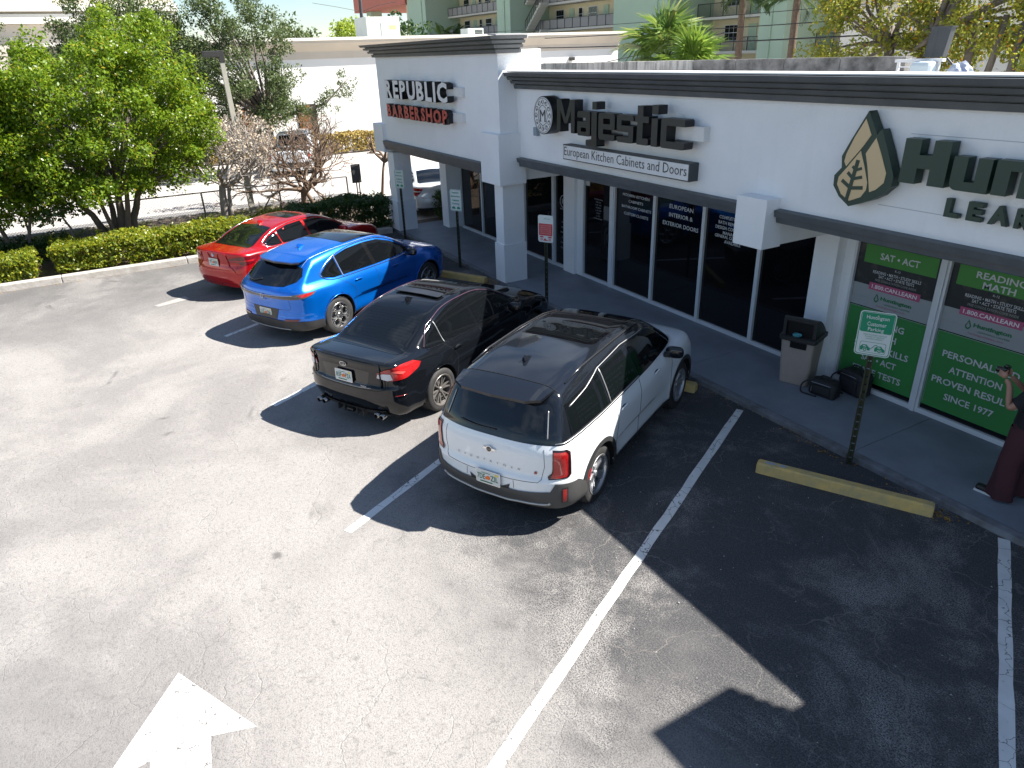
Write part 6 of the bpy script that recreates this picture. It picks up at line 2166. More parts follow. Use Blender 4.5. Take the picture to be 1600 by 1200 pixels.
# small pale grit and gum marks on the dark asphalt
sp = [(rn.uniform(-7, 0.5), rn.uniform(2.5, 7.2), 0.004) for _ in range(260)]
scatter_leaves('lot_litter', sp, mat('pale_grit', (0.35, 0.34, 0.32), 0.9), 0.005, 0.013, 9)

# ------------------------------------------------------------------ person with a camera
def skin_mesh(name, verts, edges, radii, mt, parent, sub=2, root=0):
    me = bpy.data.meshes.new(name)
    me.from_pydata(verts, edges, [])
    me.update()
    o = bpy.data.objects.new(name, me)
    col.objects.link(o)
    md = o.modifiers.new('skin', 'SKIN')
    for i, r in enumerate(radii):
        sv = me.skin_vertices[0].data[i]
        sv.radius = r if isinstance(r, tuple) else (r, r)
        sv.use_root = (i == root)
    md.use_smooth_shade = True
    s2 = o.modifiers.new('sub', 'SUBSURF')
    s2.levels = sub
    s2.render_levels = sub
    dg = bpy.context.evaluated_depsgraph_get()
    dg.update()
    m2 = bpy.data.meshes.new_from_object(o.evaluated_get(dg))
    bpy.data.objects.remove(o)
    m2.name = name
    m2.materials.clear()
    return link(name, m2, mt, parent, True)
SKIN = mat('skin', (0.42, 0.22, 0.15), 0.5, c2=(0.36, 0.17, 0.11), nscale=12)
TEE = mat('black_cotton', (0.008, 0.008, 0.010), 0.85, c2=(0.014, 0.014, 0.016), nscale=8, bump=0.2, bscale=60)
PANT = mat('maroon_cloth', (0.060, 0.014, 0.020), 0.8, c2=(0.040, 0.009, 0.013), nscale=5, bump=0.25, bscale=25)
HAIR = mat('dark_hair', (0.012, 0.008, 0.006), 0.5, bump=0.3, bscale=90)
per = empty('person', (-3.0, 7.97, 0.07), R(185))
tag(per, 'person in black tee and wide maroon trousers holding up a camera by the green window', 'person')
# local: +x is where the person faces
V_ = [(0, 0, 0.92), (0.0, 0, 1.08), (-0.01, 0, 1.26), (-0.005, 0, 1.38), (0.015, 0, 1.46), (0.045, 0, 1.56), (0.04, 0, 1.64),
      (-0.01, 0.17, 1.34), (0.17, 0.24, 1.12), (0.27, 0.09, 1.31), (0.33, 0.06, 1.36),
      (-0.01, -0.17, 1.34), (0.10, -0.24, 1.10), (0.27, -0.09, 1.30), (0.33, -0.06, 1.36),
      (0.0, 0.09, 0.86), (0.05, 0.10, 0.47), (0.05, 0.10, 0.09), (0.16, 0.11, 0.045),
      (0.0, -0.09, 0.86), (0.0, -0.10, 0.47), (0.0, -0.10, 0.09), (0.11, -0.11, 0.045)]
E_ = [(0, 1), (1, 2), (2, 3), (3, 4), (4, 5), (5, 6), (3, 7), (7, 8), (8, 9), (9, 10), (3, 11), (11, 12), (12, 13), (13, 14), (0, 15), (15, 16), (16, 17), (17, 18), (0, 19), (19, 20), (20, 21), (21, 22)]
Rr = [(0.15, 0.11), (0.125, 0.10), (0.15, 0.11), (0.09, 0.08), 0.05, (0.08, 0.095), (0.07, 0.08), 0.055, 0.042, 0.03, 0.026, 0.055, 0.042, 0.03, 0.026, 0.085, 0.055, 0.038, 0.03, 0.085, 0.055, 0.038, 0.03]
skin_mesh('body', V_, E_, Rr, SKIN, per)
def loft(name, rings, mt, parent, n=20, cap=False):
    """rings: (cx, cy, z, rx, ry)"""
    v, f = [], []
    for (cx, cy, z, rx, ry, *ph) in rings:
        for k in range(n):
            a = 2 * math.pi * k / n
            w = 1 + (ph[0] * math.sin(a * 5 + z * 7) if ph else 0)
            v.append((cx + rx * w * math.cos(a), cy + ry * w * math.sin(a), z))
    for i in range(len(rings) - 1):
        for k in range(n):
            k2 = (k + 1) % n
            f.append((i * n + k, i * n + k2, (i + 1) * n + k2, (i + 1) * n + k))
    return MB().add(v, f).build(name, mt, parent, smooth=True)
loft('tee_shirt', [(0.0, 0, 0.92, 0.155, 0.19, 0.03), (0.0, 0, 1.0, 0.15, 0.185, 0.02), (-0.0, 0, 1.15, 0.145, 0.18, 0.02), (-0.01, 0, 1.28, 0.15, 0.205), (-0.01, 0, 1.36, 0.135, 0.215), (-0.005, 0, 1.415, 0.10, 0.15), (0.0, 0, 1.445, 0.068, 0.075), (0.0, 0, 1.45, 0.06, 0.065)], TEE, per)
for s in (-1, 1):
    MB().tube([(-0.01, s * 0.13, 1.37), (0.03, s * 0.195, 1.30), (0.08 if s > 0 else 0.055, s * 0.222, 1.22), (0.11 if s > 0 else 0.07, s * 0.235, 1.185)], [0.085, 0.085, 0.080, 0.083], 14, caps=False).build('sleeve', TEE, per, smooth=True)
loft('waistband', [(0.0, 0, 0.99, 0.145, 0.175), (0.0, 0, 0.90, 0.155, 0.19), (0.0, 0, 0.84, 0.165, 0.195)], PANT, per)
for s, dx in ((1, 0.05), (-1, 0.0)):
    loft('trouser_leg', [(0.0, s * 0.085, 0.90, 0.15, 0.11), (0.0, s * 0.095, 0.78, 0.15, 0.115, 0.02), (dx, s * 0.105, 0.50, 0.125, 0.11, 0.06), (dx, s * 0.11, 0.25, 0.122, 0.108, 0.10), (dx, s * 0.115, 0.055, 0.135, 0.115, 0.14), (dx, s * 0.115, 0.035, 0.13, 0.11, 0.14)], PANT, per)
SHOE = mat('black_shoe', (0.012, 0.012, 0.013), 0.5)
for s, dx in ((1, 0.14), (-1, 0.09)):
    o = MB().box(dx - 0.10, dx + 0.16, s * 0.11 - 0.045, s * 0.11 + 0.045, 0.022, 0.085).build('shoe', SHOE, per, bevel=0.03)
    MB().box(dx - 0.105, dx + 0.165, s * 0.11 - 0.048, s * 0.11 + 0.048, 0.0, 0.026).build('sole', mat('white_sole', (0.6, 0.6, 0.6), 0.6), o, bevel=0.01)
# hair and face
bm = bmesh.new()
bmesh.ops.create_uvsphere(bm, u_segments=24, v_segments=16, radius=1)
for w in bm.verts:
    c_ = w.co
    c_.x = c_.x * 0.112 + (0.015 if c_.z < 0 else 0)
    c_.y *= 0.098
    c_.z *= 0.13
bmesh.ops.delete(bm, geom=[w for w in bm.verts if w.co.x > 0.045 and w.co.z < 0.075], context='VERTS')
me = bpy.data.meshes.new('hair')
bm.to_mesh(me)
bm.free()
o = link('hair', me, HAIR, per, True)
o.location = (0.02, 0, 1.60)
MB().tube([(0.13, 0, 1.60), (0.152, 0, 1.575), (0.135, 0, 1.56)], [0.008, 0.015, 0.012], 8).build('nose', SKIN, per, smooth=True)
for s in (-1, 1):
    MB().tube([(0.115, s * 0.035, 1.60), (0.127, s * 0.033, 1.60)], [0.012, 0.010], 8).build('eye', mat('eye_white', (0.6, 0.6, 0.6), 0.3), per, smooth=True)
    MB().tube([(0.03, s * 0.083, 1.615), (0.035, s * 0.093, 1.59), (0.035, s * 0.085, 1.56)], [0.012, 0.015, 0.008], 8).build('ear', SKIN, per, smooth=True)
    # hand gripping the camera: palm and fingers
    hv_, he, hr = [(0.33, s * 0.06, 1.36), (0.355, s * 0.062, 1.405)], [(0, 1)], [0.026, (0.035, 0.02)]
    for k, (dy, ln) in enumerate(((0.030, 0.9), (0.010, 1.0), (-0.010, 0.95), (-0.028, 0.75))):
        b0 = len(hv_)
        hv_ += [(0.375 + 0.004 * k, s * (0.070), 1.43 - 0.017 * k), (0.405, s * (0.062), 1.440 - 0.017 * k), (0.412, s * (0.062 - 0.035 * ln), 1.440 - 0.017 * k)]
        he += [(1, b0), (b0, b0 + 1), (b0 + 1, b0 + 2)]
        hr += [0.010, 0.009, 0.008]
    b0 = len(hv_)
    hv_ += [(0.345, s * 0.05, 1.43), (0.342, s * 0.03, 1.445)]
    he += [(1, b0), (b0, b0 + 1)]
    hr += [0.011, 0.009]
    skin_mesh('hand', hv_, he, hr, SKIN, per, 1)
camo = empty('photo_camera', (-3.0, 7.97, 0.07), R(185))
tag(camo, 'black photo camera held up in both hands by the person at the right edge', 'camera')
MB().box(0.350, 0.400, -0.068, 0.068, 1.375, 1.465).build('camera_body', BLACKGLOSS, camo, bevel=0.008)
MB().box(0.355, 0.395, -0.024, 0.024, 1.466, 1.490).build('viewfinder_hump', BLACKGLOSS, camo, bevel=0.006)
MB().tube([(0.401, 0, 1.42), (0.46, 0, 1.42)], 0.034, 20).build('lens', BLACKGLOSS, camo, smooth=False)
bpy.context.view_layer.update()
for r_ in (camo,):
    M0 = Matrix.Translation((0.0, 0.0, 0.0))
# ------------------------------------------------------------------ vegetation
def leaf_cloud(name, centers, radii, per, size, mt, parent=None, seed=1, flat=0.0, aspect=0.5, up=0.3):
    """leaf-sized folded quads scattered through clumps; centers (n,3), radii (n,)"""
    rg = np.random.default_rng(seed)
    C_ = np.repeat(np.asarray(centers, float), per, 0)
    Rd = np.repeat(np.asarray(radii, float), per)
    n = len(C_)
    d = rg.normal(size=(n, 3))
    d /= np.linalg.norm(d, axis=1, keepdims=True)
    r = Rd * rg.uniform(0.25, 1.0, n) ** 0.6
    p = C_ + d * r[:, None] * np.array([1, 1, 0.85])
    a = rg.normal(size=(n, 3))
    a[:, 2] = a[:, 2] * (1 - flat) - 0.15
    a /= np.linalg.norm(a, axis=1, keepdims=True)
    nn = d * 0.7 + rg.normal(size=(n, 3)) * 0.5 + np.array([0, 0, up])
    b = np.cross(nn, a)
    b /= np.linalg.norm(b, axis=1, keepdims=True) + 1e-9
    m = np.cross(a, b)
    s = size * rg.uniform(0.6, 1.25, n)[:, None]
    v = np.stack([p - a * s * 0.5, p + b * s * aspect * 0.5 + m * s * 0.08, p + a * s * 0.5, p - b * s * aspect * 0.5 + m * s * 0.08], 1).reshape(-1, 3)
    f = np.arange(n * 4).reshape(-1, 4)
    me = bpy.data.meshes.new(name)
    me.vertices.add(n * 4)
    me.vertices.foreach_set('co', v.ravel())
    me.loops.add(n * 4)
    me.loops.foreach_set('vertex_index', f.ravel())
    me.polygons.add(n)
    me.polygons.foreach_set('loop_start', np.arange(n) * 4)
    me.polygons.foreach_set('loop_total', np.full(n, 4))
    me.update()
    me.validate()
    return link(name, me, mt, parent)

def branch_tree(rnd, start, direction, length, radius, depth, spread, lift, segs, tips, shrink=0.72, kids=(2, 3), mb=None, wob=0.18, minr=0.006):
    p = Vector(start)
    d = Vector(direction).normalized()
    pts_, rad = [p.copy()], [radius]
    k = 4
    for i in range(k):
        d = (d + Vector((rnd.gauss(0, wob), rnd.gauss(0, wob), rnd.gauss(0, wob) + lift * 0.25))).normalized()
        p = p + d * (length / k)
        pts_.append(p.copy())
        rad.append(max(minr, radius * (1 - 0.35 * (i + 1) / k)))
    mb.tube(pts_, rad, 6 if radius > 0.03 else 4, caps=False)
    if depth == 0:
        tips.append((p.copy(), d.copy()))
        return
    n = rnd.randint(*kids)
    for j in range(n):
        ax = Vector((rnd.gauss(0, 1), rnd.gauss(0, 1), rnd.gauss(0, 1)))
        ax = ax - ax.dot(d) * d
        if ax.length < 0.01:
            continue
        ax.normalize()
        nd = (d + ax * spread * rnd.uniform(0.6, 1.3) + Vector((0, 0, lift))).normalized()
        at = pts_[-1] if j < 2 else pts_[rnd.randint(2, 3)]
        branch_tree(rnd, at, nd, length * shrink * rnd.uniform(0.8, 1.2), max(minr, radius * 0.62), depth - 1, spread, lift, segs, tips, shrink, kids, mb, wob, minr)
        if depth >= 2 and rnd.random() < 0.3:
            tips.append((at.copy(), nd.copy()))

BARK = mat('grey_bark', (0.17, 0.145, 0.12), 0.9, c2=(0.075, 0.06, 0.05), nscale=6, amt=0.8, bump=0.6, bscale=20, stretch=(1, 1, 0.3))
BARKW = mat('pale_bark', (0.36, 0.33, 0.30), 0.9, c2=(0.17, 0.14, 0.12), nscale=6, amt=0.8, bump=0.4, bscale=20)
BARKB = mat('brown_bark', (0.13, 0.085, 0.055), 0.9, c2=(0.24, 0.17, 0.12), nscale=7, amt=0.7)
FICUS = leafmat('bright_leaf', (0.070, 0.145, 0.010), (0.20, 0.29, 0.018), (0.34, 0.27, 0.03), trans=0.42, rough=0.35)
HEDGE = leafmat('hedge_leaf', (0.065, 0.12, 0.012), (0.27, 0.29, 0.02), (0.38, 0.30, 0.03), trans=0.35, rough=0.4)
DHEDGE = leafmat('dark_hedge_leaf', (0.022, 0.055, 0.012), (0.05, 0.10, 0.018), (0.10, 0.14, 0.02), trans=0.25, rough=0.35)
OAKL = leafmat('oak_leaf', (0.045, 0.075, 0.022), (0.10, 0.14, 0.045), (0.16, 0.15, 0.06), trans=0.3, rough=0.5)
OLIVE = leafmat('olive_brown_leaf', (0.11, 0.15, 0.02), (0.26, 0.26, 0.03), (0.42, 0.20, 0.02), trans=0.4, rough=0.5)
YGREEN = leafmat('yellow_green_leaf', (0.14, 0.24, 0.02), (0.30, 0.36, 0.04), trans=0.4)
DRYL = leafmat('dry_pale_leaf', (0.35, 0.28, 0.20), (0.55, 0.48, 0.38), trans=0.2, rough=0.7)
PALML = leafmat('palm_leaf', (0.08, 0.16, 0.03), (0.17, 0.25, 0.05), (0.30, 0.30, 0.08), trans=0.3)
DPALM = leafmat('dark_palm_leaf', (0.025, 0.06, 0.015), (0.06, 0.10, 0.025), trans=0.25)

def place_tree(name, label, cat, base, trunks, crown, group=None, bark=BARK, leaf=FICUS, per=70, lsize=0.11, seed=1, extra=None):
    """trunks: list of (dx, dy, lean x, lean y, height, radius); crown: (center, radii, nclumps, clump radius)"""
    rnd = random.Random(seed)
    root = empty(name, base)
    tag(root, label, cat, group)
    mb = MB()
    for (dx, dy, lx, ly, h, r) in trunks:
        q = [Vector((dx, dy, -0.05))]
        for i in range(1, 6):
            t = i / 5
            q.append(Vector((dx + lx * t + rnd.gauss(0, 0.02), dy + ly * t + rnd.gauss(0, 0.02), h * t)))
        mb.tube(q, [r * (1.15 - 0.5 * i / 5) for i in range(6)], 9)
    mb.build('trunk', bark, root, smooth=True)
    cc, cr, nc, clr = crown
    cs, lim = [], MB()
    rg = np.random.default_rng(seed)
    while len(cs) < nc:
        d = rg.normal(size=3)
        d /= np.linalg.norm(d)
        k = rg.uniform(0.35, 1.0) ** 0.55
        p = np.array(cc) + d * k * np.array(cr)
        if extra is not None and not extra(p):
            continue
        cs.append(p)
    for i, p in enumerate(cs):
        if i % 6 == 0:
            tk = trunks[i % len(trunks)]
            a = Vector((tk[0] + tk[2], tk[1] + tk[3], tk[4] * 0.96))
            b_ = Vector(p.tolist())
            m_ = a.lerp(b_, 0.5) + Vector((rnd.gauss(0, 0.12), rnd.gauss(0, 0.12), rnd.uniform(-0.1, 0.25)))
            lim.tube([a, a.lerp(m_, 0.6), m_, m_.lerp(b_, 0.6) + Vector((rnd.gauss(0, .06), rnd.gauss(0, .06), 0)), b_], [tk[5] * 0.42, tk[5] * 0.33, tk[5] * 0.24, tk[5] * 0.15, 0.008], 5, caps=False)
    lim.build('limbs', bark, root, smooth=True)
    rr = rg.uniform(0.6, 1.25, len(cs)) * clr
    leaf_cloud('crown', cs, rr, per, lsize, leaf, root, seed)
    return root

# big bright tree left; uneven top with two leaders
def fic(p):
    x, y, z = p
    top = 5.0 + 1.5 * math.exp(-((y - 1.0) / 0.5) ** 2) + 1.1 * math.exp(-((y - 1.9) / 0.5) ** 2) + 0.35 * math.sin(y * 5)
    if z > top:
        return False
    return z > (1.5 if y > -1.1 else 1.05) + 0.15 * math.sin(y * 4)
place_tree('ficus_tree', 'large bright green many-stemmed tree behind the clipped hedge', 'tree', (-23.4, 0.15, 0.05),
           [(0.0, 0.0, 0.1, 0.2, 1.5, 0.13), (0.05, -0.22, 0.0, -0.7, 1.5, 0.10), (-0.15, 0.2, 0.1, 0.6, 1.6, 0.11), (0.12, 0.12, 0.3, 0.3, 1.5, 0.09), (-0.1, -0.08, -0.4, 0.0, 1.6, 0.09), (0.14, -0.1, 0.3, -0.25, 1.4, 0.07)],
           ((0.2, 0.1, 3.3), (2.3, 3.0, 3.3), 420, 0.38), per=220, lsize=0.105, seed=4, extra=fic)
place_tree('ficus_tree', 'green tree crossing the left edge of the picture above the small bush', 'tree', (-22.9, -2.5, 0.05),
           [(0, 0, 0.1, -0.2, 1.6, 0.06), (0.05, 0.3, 0.1, 0.5, 1.7, 0.045)], ((0.1, -0.4, 3.1), (1.8, 1.8, 2.4), 190, 0.40), per=150, lsize=0.125, seed=9,
           extra=lambda p: p[2] > 0.95)
place_tree('young_tree', 'thin leafy sapling with sparse leaves left of the big stems', 'tree', (-22.3, -0.9, 0.05),
           [(0, 0, -0.2, -0.25, 1.3, 0.035)], ((-0.2, -0.2, 1.5), (0.7, 0.9, 0.55), 26, 0.30), per=16, lsize=0.16, seed=21, bark=BARK, leaf=DHEDGE)

# bare trees
def bare_tree(name, label, base, stems, seed, bark, mtip=None, depth=4, ln=0.62, leafn=0, spread=0.75, lift=0.16, r=0.055):
    rnd = random.Random(seed)
    root = empty(name, base)
    tag(root, label, 'tree')
    tb, bb = MB(), MB()
    tips = []
    for (dx, dy, lx, ly, h, rr) in stems:
        tb.tube([(dx, dy, -0.05), (dx + lx * 0.3 + 0.02, dy + ly * 0.3, h * 0.35), (dx + lx * 0.7, dy + ly * 0.7 - 0.02, h * 0.7), (dx + lx, dy + ly, h)], [rr * 1.15, rr, rr * 0.85, rr * 0.75], 9)
        top = Vector((dx + lx, dy + ly, h))
        nb = 5
        for k in range(nb):
            a = 2 * math.pi * (k + rnd.random()) / nb
            d = Vector((math.cos(a), math.sin(a), 0.35 + 0.3 * rnd.random()))
            branch_tree(rnd, top - Vector((0, 0, rnd.uniform(0, 0.15))), d, ln, r, depth, spread, lift, None, tips, 0.76, (2, 3), bb, 0.16, 0.0085)
    tb.build('trunk', bark, root, smooth=True)
    bb.build('branches', mtip or bark, root, smooth=True)
    if leafn and tips:
        cs = [tuple(t[0]) for t in tips if rnd.random() < leafn]
        if cs:
            leaf_cloud('leaves', cs, [0.10] * len(cs), 5, 0.09, DRYL, root, seed)
    return root
bare_tree('bare_tree', 'bare grey tree with pale dead twigs between the big green tree and the lamp post', (-24.5, 3.2, 0.05), [(0, 0, 0.05, 0.1, 1.25, 0.13), (0.1, 0.18, 0.0, 0.1, 1.15, 0.07)], 12, BARKW, None, 5, 0.70, 0.35, lift=0.19)
bare_tree('bare_tree', 'dark leafless tree with a flat wide crown near the chain-link fence', (-24.8, 5.85, 0.05), [(0, 0, 0.05, 0.05, 0.75, 0.11), (0.05, 0.35, 0, -0.25, 0.75, 0.07)], 31, BARKB, None, 5, 0.84, 0.0, spread=0.8, lift=0.15, r=0.07)
bare_tree('bare_tree', 'slender leafless tree standing just left of the far column', (-23.1, 8.0, 0.05), [(0, 0, 0.1, 0.25, 1.7, 0.05)], 44, BARKB, None, 2, 0.45, 0.0, spread=0.8)

# clipped hedge and shrubs
def hedge(name, label, x0, x1, y0, y1, h, leaf, n, seed, cat='hedge', lsize=0.075, group=None, z0=0.05):
    rg = np.random.default_rng(seed)
    cs = []
    k = int(n)
    for i in range(k):
        t = rg.uniform()
        u, w = rg.uniform(), rg.uniform()
        side = rg.choice(4, p=[0.42, 0.38, 0.10, 0.10])
        x = x0 + u * (x1 - x0)
        y = y0 + w * (y1 - y0)
        z = 0.10 + t * (h - 0.10)
        if side == 0:
            z = h - 0.06 + 0.05 * math.sin(y * 3 + x * 2)
        elif side == 1:
            x = x1 - 0.05
        elif side == 2:
            x = x0 + 0.05
        else:
            y = y0 + 0.05 if rg.uniform() < 0.5 else y1 - 0.05
        cs.append((x + rg.normal() * 0.03, y + rg.normal() * 0.04, z + rg.normal() * 0.03))
    root = empty(name, ((x0 + x1) / 2, (y0 + y1) / 2, z0))
    tag(root, label, cat, group)
    off = np.array([(x0 + x1) / 2, (y0 + y1) / 2, 0])
    cs = np.array(cs) - off
    leaf_cloud('foliage', cs, np.full(len(cs), 0.11), 16, lsize, leaf, root, seed)
    tw = MB()
    rnd = random.Random(seed)
    for i in range(int((y1 - y0) * 14)):
        y = rnd.uniform(y0, y1) - off[1]
        x = rnd.uniform(x0 + 0.15, x1 - 0.1) - off[0]
        tw.tube([(x, y, -0.03), (x + rnd.gauss(0, .06), y + rnd.gauss(0, .08), h * 0.5), (x + rnd.gauss(0, .12), y + rnd.gauss(0, .15), h * 0.9)], [0.012, 0.009, 0.005], 4)
    tw.build('stems', BARKB, root)
    return root
hedge('clipped_hedge', 'long clipped yellow-green hedge along the concrete kerb', -21.75, -20.50, -1.45, 4.3, 0.66, HEDGE, 2100, 3, lsize=0.095)
hedge('low_shrub', 'low yellow-green shrub at the left edge in front of the tree stems', -21.6, -20.42, -3.6, -1.95, 0.52, HEDGE, 620, 5, 'shrub', lsize=0.095)
hedge('dark_shrub', 'dark glossy shrubs between the red car and the far column', -21.3, -20.15, 4.5, 7.25, 0.92, DHEDGE, 1100, 6, 'shrub', lsize=0.085)
hedge('dark_shrub', 'dark square hedge seen between the far column and the end pier', -20.80, -20.32, 8.95, 10.2, 0.80, DHEDGE, 480, 7, 'hedge')
hedge('dark_shrub', 'dark green shrubs behind the hedge under the left trees', -23.6, -22.4, -3.4, -1.2, 0.5, DHEDGE, 420, 8, 'shrub')
yh = hedge('yellow_hedge', 'long straw-yellow hedge along the foot of the far white building', -40.6, -39.6, 4.0, 17.5, 0.95, mat('straw_leaf', (0.34, 0.24, 0.06), 0.8, c2=(0.45, 0.36, 0.12), nscale=3), 2600, 10, 'hedge', lsize=0.14)
# small dry yellow plant by the fence
pl = empty('dry_plant', (-22.6, 6.1, 0.05))
tag(pl, 'small olive-yellow big-leaved plant in front of the chain-link fence', 'plant')
m_ = MB()
rnd = random.Random(3)
for k in range(11):
    a = rnd.uniform(0, 6.28)
    h = rnd.uniform(0.45, 0.95)
    dx, dy = math.cos(a) * 0.18, math.sin(a) * 0.22
    o = MB().add([(0, 0, 0.05), (dx * 0.4 - dy * .18, dy * 0.4 + dx * .18, h * .6), (dx, dy, h), (dx * 0.4 + dy * .25, dy * 0.4 - dx * .25, h * .55)], [(0, 1, 2, 3)]).build('leaf', leafmat('olive_big_leaf', (0.13, 0.12, 0.02), (0.25, 0.20, 0.04), trans=0.4), pl)
# grass strip behind the hedge
rg = np.random.default_rng(2)
n = 9000
gx = rg.uniform(-26.1, -22.0, n)
gy = rg.uniform(-6, 5.2, n)
keepm = (np.sin(gx * 2.1 + gy * 1.3) + np.sin(gy * 2.7)) > -0.2
gx, gy = gx[keepm], gy[keepm]
cs = np.stack([gx, gy, np.full(len(gx), 0.075)], -1)
g = leaf_cloud('grass', cs, np.full(len(cs), 0.09), 3, 0.09, leafmat('grass_blade', (0.09, 0.14, 0.02), (0.20, 0.22, 0.04), trans=0.3), None, 3, aspect=0.22)
g['kind'] = 'stuff'

# chain-link fence
GALV = mat('dull_galvanised', (0.16, 0.16, 0.155), 0.5, 0.6)
fx = -25.35
fen = empty('chain_link_fence', (fx, 3.0, 0))
tag(fen, 'low chain-link fence between the planting bed and the street', 'fence')
for k in range(6):
    y = -8 + k * 2.48 + 0.7
    MB().tube([(0, y - 3 + 0.1, 0), (0, y - 3 + 0.1, 0.92)], 0.030, 8).build('post', GALV, fen)
MB().tube([(0, 4.6, 0), (0, 4.6, 0.92)], 0.030, 8).build('post', GALV, fen)
MB().tube([(0, -11, 0.93), (0, 4.6, 0.93)], 0.023, 8).build('top_rail', GALV, fen)
wm = MB()
yy = -11.0
while yy < 4.6:
    for s in (1, -1):
        a = (0.0, yy, 0.05)
        b_ = (0.0, yy + 0.85 * s, 0.90)
        if -11 <= b_[1] <= 4.6:
            wm.tube([a, b_], 0.0032, 3, caps=False)
    yy += 0.085
o = wm.build('wire_mesh', GALV, fen)
o['kind'] = 'stuff'

# lamp post
lp = empty('lamp_post', (-25.72, 4.28, 0))
tag(lp, 'tall square concrete lamp post with a dark box lamp above the bare tree', 'lamp post')
MB().add([(-0.095, -0.095, 0), (0.095, -0.095, 0), (0.095, 0.095, 0), (-0.095, 0.095, 0), (-0.065, -0.15, 4.75), (0.065, -0.15, 4.75), (0.065, -0.02, 4.75), (-0.065, -0.02, 4.75)], [(0, 3, 2, 1), (4, 5, 6, 7), (0, 1, 5, 4), (1, 2, 6, 5), (2, 3, 7, 6), (3, 0, 4, 7)]).build('pole', mat('weathered_concrete', (0.42, 0.40, 0.34), 0.85, c2=(0.3, 0.28, 0.23), nscale=4), lp)
DKM = mat('dark_bronze', (0.035, 0.032, 0.03), 0.5)
MB().box(-0.08, 0.08, -0.16, 0.0, 4.751, 5.09).build('lamp_mount', DKM, lp, bevel=0.01)
MB().box(-0.14, 0.14, -0.62, -0.165, 4.90, 5.08).build('lamp_head', DKM, lp, bevel=0.015)

# dark sign seen from behind on a thin post
sb = empty('street_sign', (-23.7, 7.45, 0))
tag(sb, 'small dark sign seen from behind on thin posts left of the far column', 'sign')
MB().box(-0.015, 0.015, -0.16, 0.16, 0.94, 1.54).build('sign_back', mat('dark_sign_back', (0.04, 0.042, 0.045), 0.5), sb, bevel=0.006)
for y in (-0.03, 0.06):
    MB().tube([(0.03, y, 0), (0.03, y, 1.0)], 0.022, 6).build('post', DKM, sb)

# street trees beyond the fence
place_tree('oak_tree', 'dark airy street tree in front of the far white building with a long drooping limb', 'tree', (-35.5, 7.2, 0),
           [(0, 0, 0.3, 0.1, 2.6, 0.20)], ((0.3, -1.0, 4.2), (2.4, 3.0, 3.4), 240, 0.45), per=150, lsize=0.12, seed=14, leaf=OAKL,
           extra=lambda p: p[2] > 1.7 + 0.2 * abs(p[1] + 0.7) and math.sin(p[1] * 3.1) + math.sin(p[2] * 2.7 + p[0]) > -1.0)
lo = bpy.data.objects['oak_tree']
rg = np.random.default_rng(8)
limb = [(0.4, 0.6, 2.4), (0.8, 1.6, 2.6), (1.1, 2.6, 2.9), (1.2, 3.4, 3.6), (1.2, 4.0, 4.1)]
MB().tube(limb, [0.10, 0.08, 0.06, 0.03, 0.01], 6).build('long_limb', BARK, lo, smooth=True)
cs = []
for i in range(36):
    t = rg.uniform(0.1, 1.0) * (len(limb) - 1)
    k = min(int(t), len(limb) - 2)
    a = np.array(limb[k]) * (1 - (t - k)) + np.array(limb[k + 1]) * (t - k)
    cs.append(a + rg.normal(size=3) * np.array([0.3, 0.25, 0.32]))
leaf_cloud('limb_leaves', cs, np.full(len(cs), 0.27), 60, 0.11, OAKL, lo, 9)
place_tree('oak_tree', 'dark airy tree behind the bright tree near the left building', 'tree', (-36.0, 1.6, 0),
           [(0, 0, 0.2, 0.2, 2.6, 0.18)], ((0.2, 0.4, 4.4), (2.4, 3.4, 3.3), 230, 0.5), per=140, lsize=0.13, seed=15, leaf=OAKL,
           extra=lambda p: p[2] > 2.0)
place_tree('oak_tree', 'small airy tree in front of the beige building at top left', 'tree', (-37.0, -2.4, 0),
           [(0, 0, 0.2, 0.2, 2.6, 0.15)], ((0.2, 0.2, 4.6), (1.6, 1.7, 2.0), 40, 0.4), per=60, lsize=0.12, seed=16, leaf=OAKL,
           extra=lambda p: p[2] > 2.0)
place_tree('dry_shrub_tree', 'pale dry-leaved small tree behind the lamp post', 'tree', (-27.5, 4.6, 0),
           [(0, 0, 0.1, 0.2, 1.5, 0.05)], ((0.0, 0.2, 2.55), (0.6, 1.3, 0.75), 34, 0.3), per=26, lsize=0.13, seed=17, leaf=DRYL, bark=BARKW)
for i, (y, w, lab) in enumerate(((22, 2.6, 'yellow-green tree top left of the utility pole behind the far roof'), (26.5, 3.0, 'dark green tree top beside the utility pole behind the far roof'), (16.5, 2.4, 'low green tree top far left behind the far roof'))):
    place_tree('distant_tree', lab, 'tree', (-66, y, 0), [(0, 0, 0, 0, 4.5, 0.3)], ((0, 0, 5.6), (2.5, w, 2.4), 60, 0.85), per=60, lsize=0.34, seed=50 + i, leaf=(YGREEN, DHEDGE, OAKL)[i])

